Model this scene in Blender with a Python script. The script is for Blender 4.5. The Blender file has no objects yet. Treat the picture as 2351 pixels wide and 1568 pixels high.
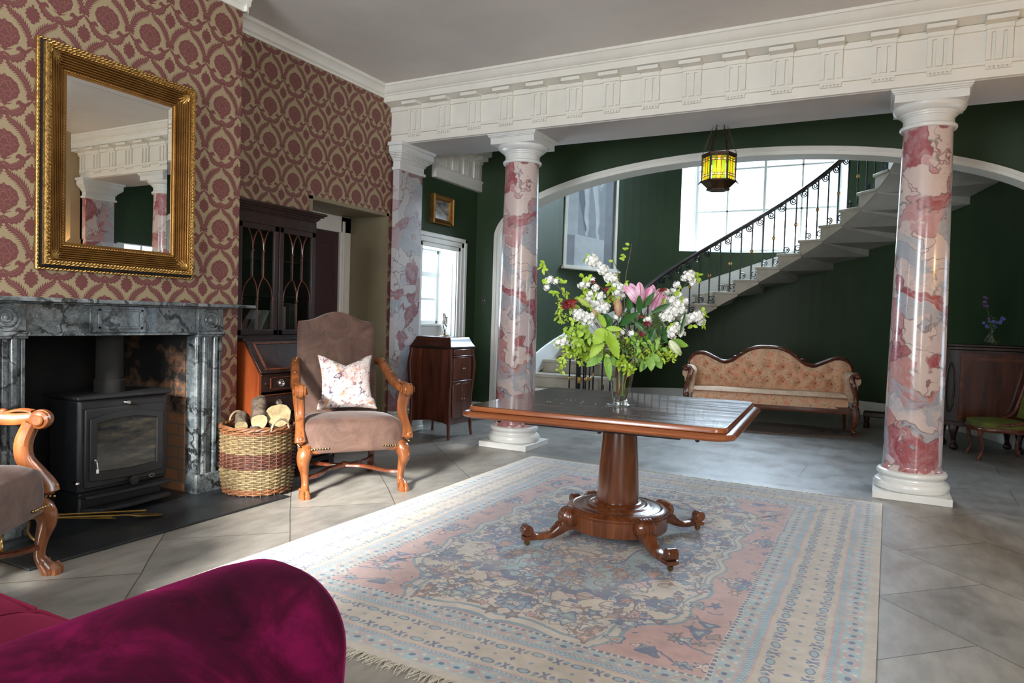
import bpy, math, random
import numpy as np
from mathutils import Vector, Matrix
R = math.radians
PI = math.pi
scene = bpy.context.scene
col = scene.collection

# ---------------------------------------------------------------- camera
cam_d = bpy.data.cameras.new('camera')
cam_d.sensor_width = 36; cam_d.sensor_fit = 'HORIZONTAL'; cam_d.lens = 24.4787
cam_d.clip_start = 0.05; cam_d.clip_end = 200
cam = bpy.data.objects.new('camera', cam_d); col.objects.link(cam)
rx = Vector((0.88367145, 0.46712564, 0.030305)); ux = Vector((-0.04243786, 0.01547133, 0.99897931)); fx = Vector((-0.46618, 0.88405558, -0.03349538))
cm = Matrix((( rx.x, ux.x, -fx.x, 0), (rx.y, ux.y, -fx.y, 0), (rx.z, ux.z, -fx.z, 1.25), (0, 0, 0, 1)))
cam.matrix_world = cm
scene.camera = cam

# ---------------------------------------------------------------- world, daylight, exposure
scene.view_settings.view_transform = 'Standard'
scene.view_settings.look = 'None'
scene.view_settings.gamma = 1
scene.view_settings.use_curve_mapping = False
scene.view_settings.exposure = 0.12
scene.cycles.use_denoising = True
scene.cycles.max_bounces = 10
scene.cycles.diffuse_bounces = 5
scene.cycles.glossy_bounces = 5
scene.cycles.transmission_bounces = 8
scene.cycles.transparent_max_bounces = 12
scene.cycles.sample_clamp_indirect = 6
scene.cycles.caustics_reflective = False
scene.cycles.caustics_refractive = False
w = bpy.data.worlds.new('overcast_sky'); scene.world = w; w.use_nodes = True
w.node_tree.nodes['Background'].inputs[0].default_value = (0.60, 0.81, 1.0, 1)
w.node_tree.nodes['Background'].inputs[1].default_value = 4.4

def area(name, loc, target, sx, sy, power, color):
    d = bpy.data.lights.new(name, 'AREA'); d.shape = 'RECTANGLE'; d.size = sx; d.size_y = sy
    d.energy = power; d.color = color
    o = bpy.data.objects.new(name, d); col.objects.link(o); o.location = loc
    o.rotation_euler = (Vector(target) - Vector(loc)).to_track_quat('-Z', 'Y').to_euler()
    return o
# daylight entering through the room's own windows (behind the camera, stair window, side bays)
area('daylight_back_left', (-2.1, -2.62, 1.95), (-2.5, 3, 1.2), 1.6, 2.5, 260, (0.97, 0.98, 1.0))
area('daylight_right', (2.05, -.6, 1.95), (-1.5, 2.0, 1.3), 1.8, 2.3, 150, (0.97, 0.98, 1.0))
area('daylight_stair', (-1.72, 12.75, 5.0), (-1.5, 8.6, 1.2), 2.4, 1.8, 980, (0.66, 0.83, 1.0))
area('daylight_bay_left', (-5.1, 6.65, 1.65), (0, 6.65, 1.0), .8, .9, 60, (0.75, 0.88, 1.0))
area('daylight_bay_right', (2.6, 6.7, 1.3), (0, 6.7, 1.2), 1.0, 1.7, 4, (0.9, 0.95, 1.0))
sd = bpy.data.lights.new('low_sun', 'SUN'); sd.energy = 21.0; sd.angle = R(9); sd.color = (1.0, 0.98, 0.94)
so = bpy.data.objects.new('low_sun', sd); col.objects.link(so)
so.rotation_euler = Vector((-0.20, 0.915, -0.385)).to_track_quat('-Z', 'Y').to_euler()
wl = bpy.data.lights.new('warm_wall_light', 'POINT'); wl.energy = 14; wl.color = (1.0, 0.62, 0.28); wl.shadow_soft_size = 0.08
wo = bpy.data.objects.new('warm_wall_light', wl); col.objects.link(wo); wo.location = (1.5, 5.0, 1.9)

# ---------------------------------------------------------------- helpers
def tag(o, label=None, cat=None, group=None, kind=None):
    if label: o['label'] = label
    if cat: o['category'] = cat
    if group: o['group'] = group
    if kind: o['kind'] = kind
    return o
def empty(name, loc=(0, 0, 0), rz=0.0, label=None, cat=None, group=None):
    o = bpy.data.objects.new(name, None); col.objects.link(o)
    o.location = loc; o.rotation_euler = (0, 0, rz); o.empty_display_size = 0.1
    return tag(o, label, cat, group)
def kids(o): return [c for c in bpy.data.objects if c.parent == o]
def copy_tree(o, parent=None):
    c = o.copy(); col.objects.link(c); c.parent = parent
    for k in kids(o): copy_tree(k, c)
    return c

class MB:
    def __init__(s): s.v = []; s.f = []
    def add(s, vs, fs):
        b = len(s.v); s.v += [tuple(p) for p in vs]; s.f += [tuple(b + i for i in q) for q in fs]; return s
    def box(s, x0, y0, z0, x1, y1, z1):
        return s.add([(x0,y0,z0),(x1,y0,z0),(x1,y1,z0),(x0,y1,z0),(x0,y0,z1),(x1,y0,z1),(x1,y1,z1),(x0,y1,z1)],
                     [(0,3,2,1),(4,5,6,7),(0,1,5,4),(1,2,6,5),(2,3,7,6),(3,0,4,7)])
    def prism(s, poly, a, b, axis='z'):
        # poly: 2-D points; axis z -> (x,y), y -> (x,z), x -> (y,z)
        def P(p, h):
            return (p[0], p[1], h) if axis == 'z' else (p[0], h, p[1]) if axis == 'y' else (h, p[0], p[1])
        n = len(poly)
        vs = [P(p, a) for p in poly] + [P(p, b) for p in poly]
        fs = [tuple(range(n)), tuple(range(2*n-1, n-1, -1))] + [(i, i+n, (i+1) % n + n, (i+1) % n) for i in range(n)]
        return s.add(vs, fs)
    def lathe(s, prof, c=(0, 0, 0), seg=40, cap=True):
        n = len(prof); vs = []
        for k in range(seg):
            a = 2*PI*k/seg
            vs += [(c[0]+r*math.cos(a), c[1]+r*math.sin(a), c[2]+z) for r, z in prof]
        fs = []
        for k in range(seg):
            k2 = (k+1) % seg
            for i in range(n-1): fs.append((k*n+i, k2*n+i, k2*n+i+1, k*n+i+1))
        if cap:
            fs.append(tuple(k*n for k in range(seg))[::-1]); fs.append(tuple(k*n+n-1 for k in range(seg)))
        return s.add(vs, fs)
    def loft(s, path, rad, seg=8, up=(0, 0, 1), cap=True, closed=False, e=1.0, fixed=False):
        # rad: number | list of numbers | list of (r_side, r_up); e<1 gives squarer sections
        P = [Vector(p) for p in path]; n = len(P); rings = []
        prev = None
        for i, p in enumerate(P):
            if closed: t = P[(i+1) % n] - P[i-1]
            else: t = P[min(i+1, n-1)] - P[max(i-1, 0)]
            if t.length < 1e-9: t = Vector((0, 0, 1))
            t.normalize()
            if prev is None or fixed:
                u = Vector(up); u = u - t*u.dot(t)
                if u.length < 1e-3:
                    u = Vector((1, 0, 0)); u = u - t*u.dot(t)
                    if u.length < 1e-3: u = Vector((0, 1, 0))
            else:
                u = prev - t*prev.dot(t)
            u.normalize(); prev = u; sd_ = t.cross(u)
            r = rad[i] if isinstance(rad, list) else rad
            a, b = (r if isinstance(r, (list, tuple)) else (r, r))
            ring = []
            for k in range(seg):
                th = 2*PI*(k+0.5)/seg; c_, s_ = math.cos(th), math.sin(th)
                if e != 1.0:
                    c_ = math.copysign(abs(c_)**e, c_); s_ = math.copysign(abs(s_)**e, s_)
                ring.append(p + sd_*(a*c_) + u*(b*s_))
            rings.append(ring)
        vs = [q for r_ in rings for q in r_]; fs = []
        m = n if closed else n-1
        for i in range(m):
            j = (i+1) % n
            for k in range(seg):
                k2 = (k+1) % seg
                fs.append((i*seg+k, i*seg+k2, j*seg+k2, j*seg+k))
        if cap and not closed:
            fs.append(tuple(range(seg))[::-1]); fs.append(tuple((n-1)*seg+k for k in range(seg)))
        return s.add(vs, fs)
    def grid(s, fn, nu, nv, cu=False, cv=False):
        vs = [fn(i/(nu if cu else nu-1), j/(nv if cv else nv-1)) for i in range(nu) for j in range(nv)]
        fs = []
        for i in range(nu if cu else nu-1):
            for j in range(nv if cv else nv-1):
                i2 = (i+1) % nu; j2 = (j+1) % nv
                fs.append((i*nv+j, i2*nv+j, i2*nv+j2, i*nv+j2))
        return s.add(vs, fs)
    def ball(s, c, r, seg=12, rings=8):
        rx_, ry_, rz_ = r if isinstance(r, (list, tuple)) else (r, r, r)
        vs = [(c[0], c[1], c[2]-rz_)]; fs = []
        for i in range(1, rings):
            ph = -PI/2 + PI*i/rings
            for k in range(seg):
                th = 2*PI*k/seg
                vs.append((c[0]+rx_*math.cos(ph)*math.cos(th), c[1]+ry_*math.cos(ph)*math.sin(th), c[2]+rz_*math.sin(ph)))
        vs.append((c[0], c[1], c[2]+rz_)); top = len(vs)-1
        for k in range(seg):
            k2 = (k+1) % seg
            fs.append((0, 1+k2, 1+k)); fs.append((top, top-seg+k, top-seg+k2))
            for i in range(rings-2):
                a = 1+i*seg; b = a+seg
                fs.append((a+k, a+k2, b+k2, b+k))
        return s.add(vs, fs)
    def xf(s, m, start=0):
        s.v[start:] = [tuple(m @ Vector(p)) for p in s.v[start:]]; return s
    def build(s, name, mat, parent=None, smooth=35, bevel=0, sub=0, label=None, kind=None, loc=None, rot=None, recalc=True):
        me = bpy.data.meshes.new(name); me.from_pydata(s.v, [], s.f)
        if recalc:
            import bmesh
            bm = bmesh.new(); bm.from_mesh(me); bmesh.ops.recalc_face_normals(bm, faces=bm.faces); bm.to_mesh(me); bm.free()
        me.materials.append(mat)
        if smooth:
            me.shade_smooth(); me.set_sharp_from_angle(angle=R(smooth))
        o = bpy.data.objects.new(name, me); col.objects.link(o)
        if parent: o.parent = parent
        if loc: o.location = loc
        if rot: o.rotation_euler = rot
        if bevel:
            m = o.modifiers.new('bevel', 'BEVEL'); m.width = bevel; m.segments = 2; m.limit_method = 'ANGLE'; m.angle_limit = R(35)
        if sub:
            m = o.modifiers.new('sub', 'SUBSURF'); m.levels = sub; m.render_levels = sub
        if label: o['label'] = label
        if kind: o['kind'] = kind
        return o
def struct(mb, name, mat, **k):
    return mb.build(name, mat, kind='structure', **k)

def spline(pts, n=6):
    # Catmull-Rom through points (any dimension)
    P = [tuple(p) for p in pts]; out = []
    for i in range(len(P)-1):
        a, b, c, d = P[max(i-1, 0)], P[i], P[i+1], P[min(i+2, len(P)-1)]
        for k in range(n):
            t = k/n
            out.append(tuple(0.5*((2*b[j]) + (-a[j]+c[j])*t + (2*a[j]-5*b[j]+4*c[j]-d[j])*t*t + (-a[j]+3*b[j]-3*c[j]+d[j])*t**3) for j in range(len(b))))
    out.append(P[-1]); return out
def rot2(x, y, a): return (x*math.cos(a)-y*math.sin(a), x*math.sin(a)+y*math.cos(a))

# ---------------------------------------------------------------- materials
class NT:
    def __init__(s, name):
        s.m = bpy.data.materials.new(name); s.m.use_nodes = True; s.t = s.m.node_tree; s.n = s.t.nodes
        s.b = s.n['Principled BSDF']
    def new(s, t, **k):
        n = s.n.new(t)
        for a, v in k.items(): setattr(n, a, v)
        return n
    def link(s, a, b): s.t.links.new(a, b)
    def coord(s, scale=(1, 1, 1), rot=(0, 0, 0), loc=(0, 0, 0), kind='Object'):
        tc = s.new('ShaderNodeTexCoord'); mp = s.new('ShaderNodeMapping')
        mp.inputs['Scale'].default_value = scale; mp.inputs['Rotation'].default_value = rot; mp.inputs['Location'].default_value = loc
        s.link(tc.outputs[kind], mp.inputs['Vector']); return mp.outputs[0]
    def noise(s, vec, scale=5, detail=4, rough=0.5, dist=0.0):
        n = s.new('ShaderNodeTexNoise'); n.inputs['Scale'].default_value = scale; n.inputs['Detail'].default_value = detail
        n.inputs['Roughness'].default_value = rough; n.inputs['Distortion'].default_value = dist
        if vec is not None: s.link(vec, n.inputs['Vector'])
        return n
    def voro(s, vec, scale=5, feature='F1', rnd=1.0):
        n = s.new('ShaderNodeTexVoronoi'); n.feature = feature; n.inputs['Scale'].default_value = scale; n.inputs['Randomness'].default_value = rnd
        if vec is not None: s.link(vec, n.inputs['Vector'])
        return n
    def ramp(s, fac, stops, interp='LINEAR'):
        r = s.new('ShaderNodeValToRGB'); r.color_ramp.interpolation = interp
        e = r.color_ramp.elements
        while len(e) < len(stops): e.new(0.5)
        for el, (p, c) in zip(e, stops): el.position = p; el.color = (*c, 1) if len(c) == 3 else c
        s.link(fac, r.inputs[0]); return r.outputs[0]
    def mix(s, fac, a, b, mode='MIX'):
        m = s.new('ShaderNodeMix', data_type='RGBA', blend_type=mode)
        for i, x in ((0, fac), (6, a), (7, b)):
            if hasattr(x, 'is_output'): s.link(x, m.inputs[i])
            elif i == 0: m.inputs[0].default_value = x
            else: m.inputs[i].default_value = (*x, 1)
        return m.outputs[2]
    def math(s, op, a, b=0.0, clamp=False):
        m = s.new('ShaderNodeMath', operation=op); m.use_clamp = clamp
        for i, x in ((0, a), (1, b)):
            if hasattr(x, 'is_output'): s.link(x, m.inputs[i])
            else: m.inputs[i].default_value = x
        return m.outputs[0]
    def bump(s, h, strength=0.2, dist=0.01):
        b = s.new('ShaderNodeBump'); b.inputs['Strength'].default_value = strength; b.inputs['Distance'].default_value = dist
        s.link(h, b.inputs['Height']); s.link(b.outputs[0], s.b.inputs['Normal']); return b
    def base(s, c):
        if hasattr(c, 'is_output'): s.link(c, s.b.inputs['Base Color'])
        else: s.b.inputs['Base Color'].default_value = (*c, 1)
    def set(s, **k):
        for a, v in k.items():
            i = s.b.inputs[a.replace('_', ' ')]
            if hasattr(v, 'is_output'): s.link(v, i)
            else: i.default_value = v
        return s

def mottled(name, c1, c2, scale=6, rough=0.5, bump=0.1, stretch=(1, 1, 1), detail=5, metal=0.0, bdist=0.004, fine=None, spec=0.5, lo=0.35, hi=0.65):
    t = NT(name); v = t.coord(stretch); n = t.noise(v, scale, detail, 0.6)
    t.base(t.ramp(n.outputs[0], [(lo, c1), (hi, c2)]))
    t.set(Roughness=rough, Metallic=metal, Specular_IOR_Level=spec)
    if bump:
        n2 = t.noise(v, fine or scale*6, 3, 0.6); t.bump(n2.outputs[0], bump, bdist)
    return t.m
def wood(name, c1, c2, c3, axis='z', rough=0.3, scale=1.0, coat=0.0, bump=0.05):
    t = NT(name)
    st = {'x': (1.2, 14, 14), 'y': (14, 1.2, 14), 'z': (14, 14, 1.2)}[axis]
    v = t.coord(tuple(q*scale for q in st)); n = t.noise(v, 1.6, 6, 0.62, 0.6)
    v2 = t.coord(tuple(q*scale*0.35 for q in st)); n2 = t.noise(v2, 1.5, 3, 0.5)
    c = t.ramp(n.outputs[0], [(0.3, c1), (0.5, c2), (0.72, c3)])
    c = t.mix(t.ramp(n2.outputs[0], [(0.35, (0, 0, 0)), (0.65, (0.55, 0.55, 0.55))]), c, c1)
    t.base(c); t.set(Roughness=rough, Coat_Weight=coat, Coat_Roughness=0.12)
    if bump: t.bump(n.outputs[0], bump, 0.002)
    return t.m

MAT = {}
MAT['white'] = mottled('white_paint', (0.76, 0.74, 0.67), (0.82, 0.80, 0.73), 3, 0.45, 0.08)
MAT['white_gloss'] = mottled('white_gloss_paint', (0.72, 0.73, 0.71), (0.78, 0.79, 0.77), 4, 0.28, 0.05)
MAT['ceiling'] = mottled('ceiling_plaster', (0.66, 0.63, 0.60), (0.74, 0.71, 0.67), 1.2, 0.9, 0.15, fine=14)
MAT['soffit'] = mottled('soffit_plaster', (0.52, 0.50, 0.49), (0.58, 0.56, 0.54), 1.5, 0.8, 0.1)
MAT['green'] = mottled('dark_green_paint', (0.023, 0.047, 0.019), (0.031, 0.060, 0.025), 1.4, 0.55, 0.12, fine=20, spec=0.4)
MAT['olive'] = mottled('olive_beige_paint', (0.20, 0.165, 0.10), (0.24, 0.195, 0.12), 2, 0.5, 0.05)
MAT['tan'] = mottled('tan_wall_paint', (0.36, 0.27, 0.15), (0.41, 0.31, 0.18), 2, 0.7, 0.05)
MAT['plum'] = mottled('plum_door_paint', (0.045, 0.018, 0.022), (0.06, 0.025, 0.03), 3, 0.35, 0.03)
MAT['mahogany'] = wood('mahogany', (0.035, 0.010, 0.007), (0.11, 0.030, 0.017), (0.20, 0.06, 0.03), 'z', 0.28, 1.0, 0.4)
MAT['mahogany_x'] = wood('mahogany_top', (0.030, 0.009, 0.006), (0.058, 0.017, 0.010), (0.085, 0.028, 0.016), 'x', 0.22, 1.0, 0.6, 0.03)
MAT['table_wood'] = wood('table_mahogany', (0.06, 0.016, 0.006), (0.17, 0.05, 0.016), (0.27, 0.095, 0.032), 'z', 0.25, 0.8, 0.5, 0.0)
MAT['table_edge'] = wood('table_edge_mahogany', (0.14, 0.034, 0.010), (0.27, 0.075, 0.020), (0.38, 0.12, 0.035), 'x', 0.25, 0.8, 0.5)
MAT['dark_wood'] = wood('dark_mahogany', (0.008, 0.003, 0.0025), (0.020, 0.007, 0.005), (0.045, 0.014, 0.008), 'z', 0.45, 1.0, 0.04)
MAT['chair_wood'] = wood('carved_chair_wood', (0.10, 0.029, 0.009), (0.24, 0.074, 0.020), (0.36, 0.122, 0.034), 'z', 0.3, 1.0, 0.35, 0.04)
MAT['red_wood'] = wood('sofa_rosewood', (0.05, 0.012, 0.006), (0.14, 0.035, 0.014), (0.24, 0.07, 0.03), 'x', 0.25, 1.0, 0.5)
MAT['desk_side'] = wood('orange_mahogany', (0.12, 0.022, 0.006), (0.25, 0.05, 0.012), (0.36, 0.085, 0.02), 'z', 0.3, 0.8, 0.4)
MAT['black'] = mottled('black_iron', (0.010, 0.011, 0.012), (0.016, 0.017, 0.019), 8, 0.5, 0.05, metal=0.0)
MAT['soot'] = mottled('sooty_brick', (0.003, 0.003, 0.003), (0.010, 0.008, 0.006), 5, 0.95, 0.3, fine=20)
MAT['chrome'] = mottled('chrome', (0.7, 0.7, 0.7), (0.8, 0.8, 0.8), 3, 0.15, 0, metal=1.0)
MAT['brass'] = mottled('brass', (0.45, 0.29, 0.08), (0.62, 0.42, 0.14), 9, 0.3, 0.05, metal=1.0)
MAT['old_brass'] = mottled('antique_brass', (0.20, 0.13, 0.05), (0.38, 0.26, 0.10), 30, 0.35, 0.1, metal=1.0)
MAT['iron'] = mottled('wrought_iron', (0.012, 0.014, 0.02), (0.03, 0.034, 0.045), 20, 0.35, 0.2, metal=0.3)
MAT['gold_paint'] = mottled('gold_paint', (0.55, 0.32, 0.08), (0.75, 0.48, 0.15), 20, 0.35, 0.2, metal=0.7)
MAT['slate'] = mottled('black_slate', (0.010, 0.012, 0.014), (0.032, 0.037, 0.042), 2.5, 0.38, 0.25, fine=9, bdist=0.006)
MAT['stone_step'] = mottled('stair_limestone', (0.40, 0.36, 0.29), (0.54, 0.49, 0.40), 5, 0.6, 0.15)
MAT['stone_under'] = mottled('stair_soffit_plaster', (0.55, 0.54, 0.50), (0.66, 0.65, 0.61), 3, 0.7, 0.25, fine=12)
def _m():
    t = NT('clear_glass'); t.set(Roughness=0.0, Transmission_Weight=1.0, IOR=1.45); t.base((1, 1, 1)); MAT['glass'] = t.m
    t = NT('window_glass'); n = t.n
    for x in list(n):
        if x.type == 'BSDF_PRINCIPLED': n.remove(x)
    out = [x for x in n if x.type == 'OUTPUT_MATERIAL'][0]
    tr = n.new('ShaderNodeBsdfTransparent'); gl = n.new('ShaderNodeBsdfGlossy'); gl.inputs['Roughness'].default_value = 0.02
    lw = n.new('ShaderNodeLayerWeight'); lw.inputs[0].default_value = 0.5; mx = n.new('ShaderNodeMixShader')
    t.link(t.math('ADD', t.math('MULTIPLY', t.math('POWER', lw.outputs['Facing'], 4.0), 0.7), 0.03), mx.inputs[0]); t.link(tr.outputs[0], mx.inputs[1]); t.link(gl.outputs[0], mx.inputs[2]); t.link(mx.outputs[0], out.inputs[0])
    MAT['pane'] = t.m
    t = NT('mirror_silver'); t.base((0.86, 0.87, 0.84)); t.set(Metallic=1.0, Roughness=0.0); MAT['mirror'] = t.m
    t = NT('thin_glass'); n = t.n
    for x in list(n):
        if x.type == 'BSDF_PRINCIPLED': n.remove(x)
    out = [x for x in n if x.type == 'OUTPUT_MATERIAL'][0]
    tr = n.new('ShaderNodeBsdfTransparent'); tr.inputs[0].default_value = (0.95, 0.97, 0.95, 1); gl = n.new('ShaderNodeBsdfGlossy'); gl.inputs['Roughness'].default_value = 0.02
    lw = n.new('ShaderNodeLayerWeight'); lw.inputs[0].default_value = 0.5; mx = n.new('ShaderNodeMixShader')
    t.link(t.math('ADD', t.math('MULTIPLY', t.math('POWER', lw.outputs['Facing'], 3.0), 0.8), 0.04), mx.inputs[0]); t.link(tr.outputs[0], mx.inputs[1]); t.link(gl.outputs[0], mx.inputs[2]); t.link(mx.outputs[0], out.inputs[0]); MAT['thin'] = t.m
    t = NT('vase_water'); n = t.n
    for x in list(n):
        if x.type == 'BSDF_PRINCIPLED': n.remove(x)
    out = [x for x in n if x.type == 'OUTPUT_MATERIAL'][0]
    tr = n.new('ShaderNodeBsdfTransparent'); tr.inputs[0].default_value = (0.93, 0.96, 0.90, 1); t.link(tr.outputs[0], out.inputs[0]); MAT['water'] = t.m
    # painted marble of the columns
    def marble(name, cool):
        t = NT(name)
        v = t.coord((1, 1, 1), (0.15, 0.75, 0.3))
        nz = t.noise(v, 1.6, 4, 0.6)
        va = t.new('ShaderNodeVectorMath', operation='MULTIPLY_ADD'); va.inputs[1].default_value = (0.9, 0.9, 0.9)
        t.link(nz.outputs['Color'], va.inputs[0]); t.link(v, va.inputs[2])
        mp = t.new('ShaderNodeMapping'); mp.inputs['Scale'].default_value = (6.4, 6.4, 2.9); t.link(va.outputs[0], mp.inputs[0])
        vo = t.voro(mp.outputs[0], 1.0); sep = t.new('ShaderNodeSeparateColor'); t.link(vo.outputs['Color'], sep.inputs[0])
        cream = (0.66, 0.54, 0.50); pink = (0.52, 0.27, 0.27); rose = (0.35, 0.085, 0.10); grey = (0.38, 0.41, 0.45); pale = (0.60, 0.49, 0.50); sal = (0.50, 0.22, 0.20)
        if cool: cream = (0.52, 0.50, 0.50); pink = (0.42, 0.32, 0.34); rose = (0.30, 0.15, 0.17); grey = (0.33, 0.37, 0.42); pale = (0.48, 0.48, 0.50); sal = (0.40, 0.27, 0.26)
        c = t.ramp(sep.outputs[0], [(0.0, cream), (0.19, rose), (0.28, pale), (0.44, pink), (0.53, cream), (0.68, sal), (0.76, grey), (0.86, cream)], 'CONSTANT')
        n3 = t.noise(mp.outputs[0], 2.2, 5, 0.65); c = t.mix(t.ramp(n3.outputs[0], [(0.42, (0, 0, 0)), (0.66, (0.42, 0.42, 0.42))]), c, pale)
        de = t.voro(mp.outputs[0], 1.0, 'DISTANCE_TO_EDGE')
        vein = t.ramp(de.outputs[0], [(0.0, (0.85, 0.85, 0.85)), (0.02, (0.45, 0.45, 0.45)), (0.05, (0, 0, 0))])
        n4 = t.noise(v, 5, 3, 0.5); vc = t.ramp(n4.outputs[0], [(0.42, (0.20, 0.05, 0.06)), (0.52, (0.13, 0.12, 0.14)), (0.62, (0.66, 0.54, 0.50))])
        c = t.mix(vein, c, vc)
        mp2 = t.new('ShaderNodeMapping'); mp2.inputs['Scale'].default_value = (11, 11, 6); t.link(va.outputs[0], mp2.inputs[0])
        de2 = t.voro(mp2.outputs[0], 1.0, 'DISTANCE_TO_EDGE'); n5 = t.noise(v, 2.4, 2, 0.5)
        v2 = t.math('MULTIPLY', t.ramp(de2.outputs[0], [(0.0, (0.6, 0.6, 0.6)), (0.028, (0, 0, 0))]), t.ramp(n5.outputs[0], [(0.5, (0, 0, 0)), (0.62, (0.8, 0.8, 0.8))]))
        c = t.mix(v2, c, (0.30, 0.10, 0.09))
        # drifting blue-grey clouds
        mp3 = t.new('ShaderNodeMapping'); mp3.inputs['Scale'].default_value = (3.5, 3.5, 1.3); mp3.inputs['Location'].default_value = (3, 1, 7); t.link(va.outputs[0], mp3.inputs[0])
        n6 = t.noise(mp3.outputs[0], 1.0, 5, 0.6); c = t.mix(t.ramp(n6.outputs[0], [(0.54, (0, 0, 0)), (0.62, (0.85, 0.85, 0.85)), (0.72, (0.3, 0.3, 0.3))]), c, (0.38, 0.42, 0.47))
        t.base(c); t.set(Roughness=0.22, Coat_Weight=0.5, Coat_Roughness=0.08); return t.m
    MAT['marble'] = marble('pink_scagliola', False); MAT['marble_cool'] = marble('cool_scagliola', True)
    # grey-green veined marble of the fireplace
    t = NT('grey_green_marble'); v = t.coord((1, 1, 1)); nz = t.noise(v, 3, 5, 0.65)
    va = t.new('ShaderNodeVectorMath', operation='MULTIPLY_ADD'); va.inputs[1].default_value = (0.5, 0.5, 0.5)
    t.link(nz.outputs['Color'], va.inputs[0]); t.link(v, va.inputs[2])
    n2 = t.noise(va.outputs[0], 9, 6, 0.7); c = t.ramp(n2.outputs[0], [(0.3, (0.035, 0.045, 0.050)), (0.5, (0.13, 0.15, 0.155)), (0.7, (0.28, 0.30, 0.30))])
    vo = t.voro(va.outputs[0], 4.5, 'DISTANCE_TO_EDGE'); n3 = t.noise(v, 4, 3, 0.6)
    ve = t.math('MULTIPLY', t.ramp(vo.outputs[0], [(0.0, (1, 1, 1)), (0.03, (0.9, 0.9, 0.9)), (0.075, (0, 0, 0))]), t.ramp(n3.outputs[0], [(0.38, (0, 0, 0)), (0.5, (1, 1, 1))]))
    c = t.mix(ve, c, (0.012, 0.014, 0.015))
    vo2 = t.voro(va.outputs[0], 11, 'DISTANCE_TO_EDGE'); c = t.mix(t.ramp(vo2.outputs[0], [(0.0, (0.8, 0.8, 0.8)), (0.05, (0, 0, 0))]), c, (0.03, 0.035, 0.038))
    t.base(c); t.set(Roughness=0.28, Coat_Weight=0.3); MAT['grey_marble'] = t.m
    # brown suede
    t = NT('worn_brown_suede'); v = t.coord((1, 1, 1)); n1 = t.noise(v, 5, 5, 0.65, 1.2); n2 = t.noise(v, 60, 4, 0.7); n3 = t.noise(v, 3.2, 5, 0.7, 0.6)
    c = t.ramp(n1.outputs[0], [(0.3, (0.070, 0.036, 0.025)), (0.5, (0.115, 0.062, 0.044)), (0.7, (0.17, 0.098, 0.070))])
    k = t.math('MULTIPLY', t.ramp(n3.outputs[0], [(0.55, (0, 0, 0)), (0.68, (1, 1, 1))]), t.ramp(n2.outputs[0], [(0.45, (0, 0, 0)), (0.6, (0.8, 0.8, 0.8))]))
    c = t.mix(k, c, (0.05, 0.036, 0.034)); t.base(c); t.set(Roughness=0.8, Sheen_Weight=0.15, Sheen_Roughness=0.4); t.bump(n1.outputs[0], 0.25, 0.01); MAT['suede'] = t.m
    # magenta velvet
    t = NT('crushed_magenta_velvet'); v = t.coord((1, 1, 1)); n1 = t.noise(v, 5, 6, 0.62, 0.8); n2 = t.noise(v, 14, 5, 0.65, 0.5)
    c = t.ramp(n1.outputs[0], [(0.34, (0.010, 0.0003, 0.003)), (0.5, (0.045, 0.001, 0.012)), (0.68, (0.13, 0.003, 0.038))])
    c = t.mix(t.ramp(n2.outputs[0], [(0.4, (0, 0, 0)), (0.62, (0.5, 0.5, 0.5))]), c, (0.030, 0.001, 0.010))
    t.base(c); t.set(Roughness=0.8, Specular_IOR_Level=0.08, Sheen_Weight=0.5, Sheen_Roughness=0.3, Sheen_Tint=(0.30, 0.01, 0.10, 1)); t.bump(n1.outputs[0], 0.2, 0.01); MAT['velvet'] = t.m
    t = NT('plain_magenta_velvet'); v = t.coord((1, 1, 1)); n1 = t.noise(v, 2.2, 3, 0.5); wv = t.noise(t.coord((160, 160, 160)), 1, 1, 0.5)
    c = t.ramp(n1.outputs[0], [(0.35, (0.085, 0.004, 0.016)), (0.65, (0.14, 0.009, 0.028))]); t.base(c)
    t.set(Roughness=0.8, Specular_IOR_Level=0.1, Sheen_Weight=0.3, Sheen_Tint=(0.4, 0.04, 0.12, 1)); t.bump(wv.outputs[0], 0.15, 0.002); MAT['velvet2'] = t.m
    # sofa brocade
    t = NT('apricot_floral_brocade'); v = t.coord((1, 1, 1)); n0 = t.noise(v, 6, 2, 0.5)
    va = t.new('ShaderNodeVectorMath', operation='MULTIPLY_ADD'); va.inputs[1].default_value = (0.12, 0.12, 0.12); t.link(n0.outputs['Color'], va.inputs[0]); t.link(v, va.inputs[2])
    vo = t.voro(va.outputs[0], 11); vo2 = t.voro(va.outputs[0], 30); wv = t.math('SINE', t.math('MULTIPLY', vo.outputs['Distance'], 42))
    c = t.mix(t.ramp(vo.outputs['Distance'], [(0.05, (1, 1, 1)), (0.55, (0, 0, 0))]), (0.74, 0.46, 0.29), (0.76, 0.27, 0.15))
    c = t.mix(t.math('MULTIPLY', t.math('GREATER_THAN', wv, 0.55), t.math('LESS_THAN', vo2.outputs['Distance'], 0.42)), c, (0.42, 0.26, 0.13))
    c = t.mix(t.math('LESS_THAN', vo2.outputs['Distance'], 0.16), c, (0.52, 0.12, 0.06))
    t.base(c); t.set(Roughness=0.8, Sheen_Weight=0.2); MAT['brocade'] = t.m
    t = NT('worn_apricot_brocade'); v = t.coord((1, 1, 1)); n0 = t.noise(v, 9, 5, 0.6); vo = t.voro(v, 26)
    c = t.ramp(n0.outputs[0], [(0.35, (0.58, 0.38, 0.24)), (0.6, (0.70, 0.49, 0.33))]); c = t.mix(t.math('MULTIPLY', t.math('LESS_THAN', vo.outputs['Distance'], 0.25), 0.5), c, (0.45, 0.17, 0.09))
    t.base(c); t.set(Roughness=0.8); MAT['brocade_worn'] = t.m
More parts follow.
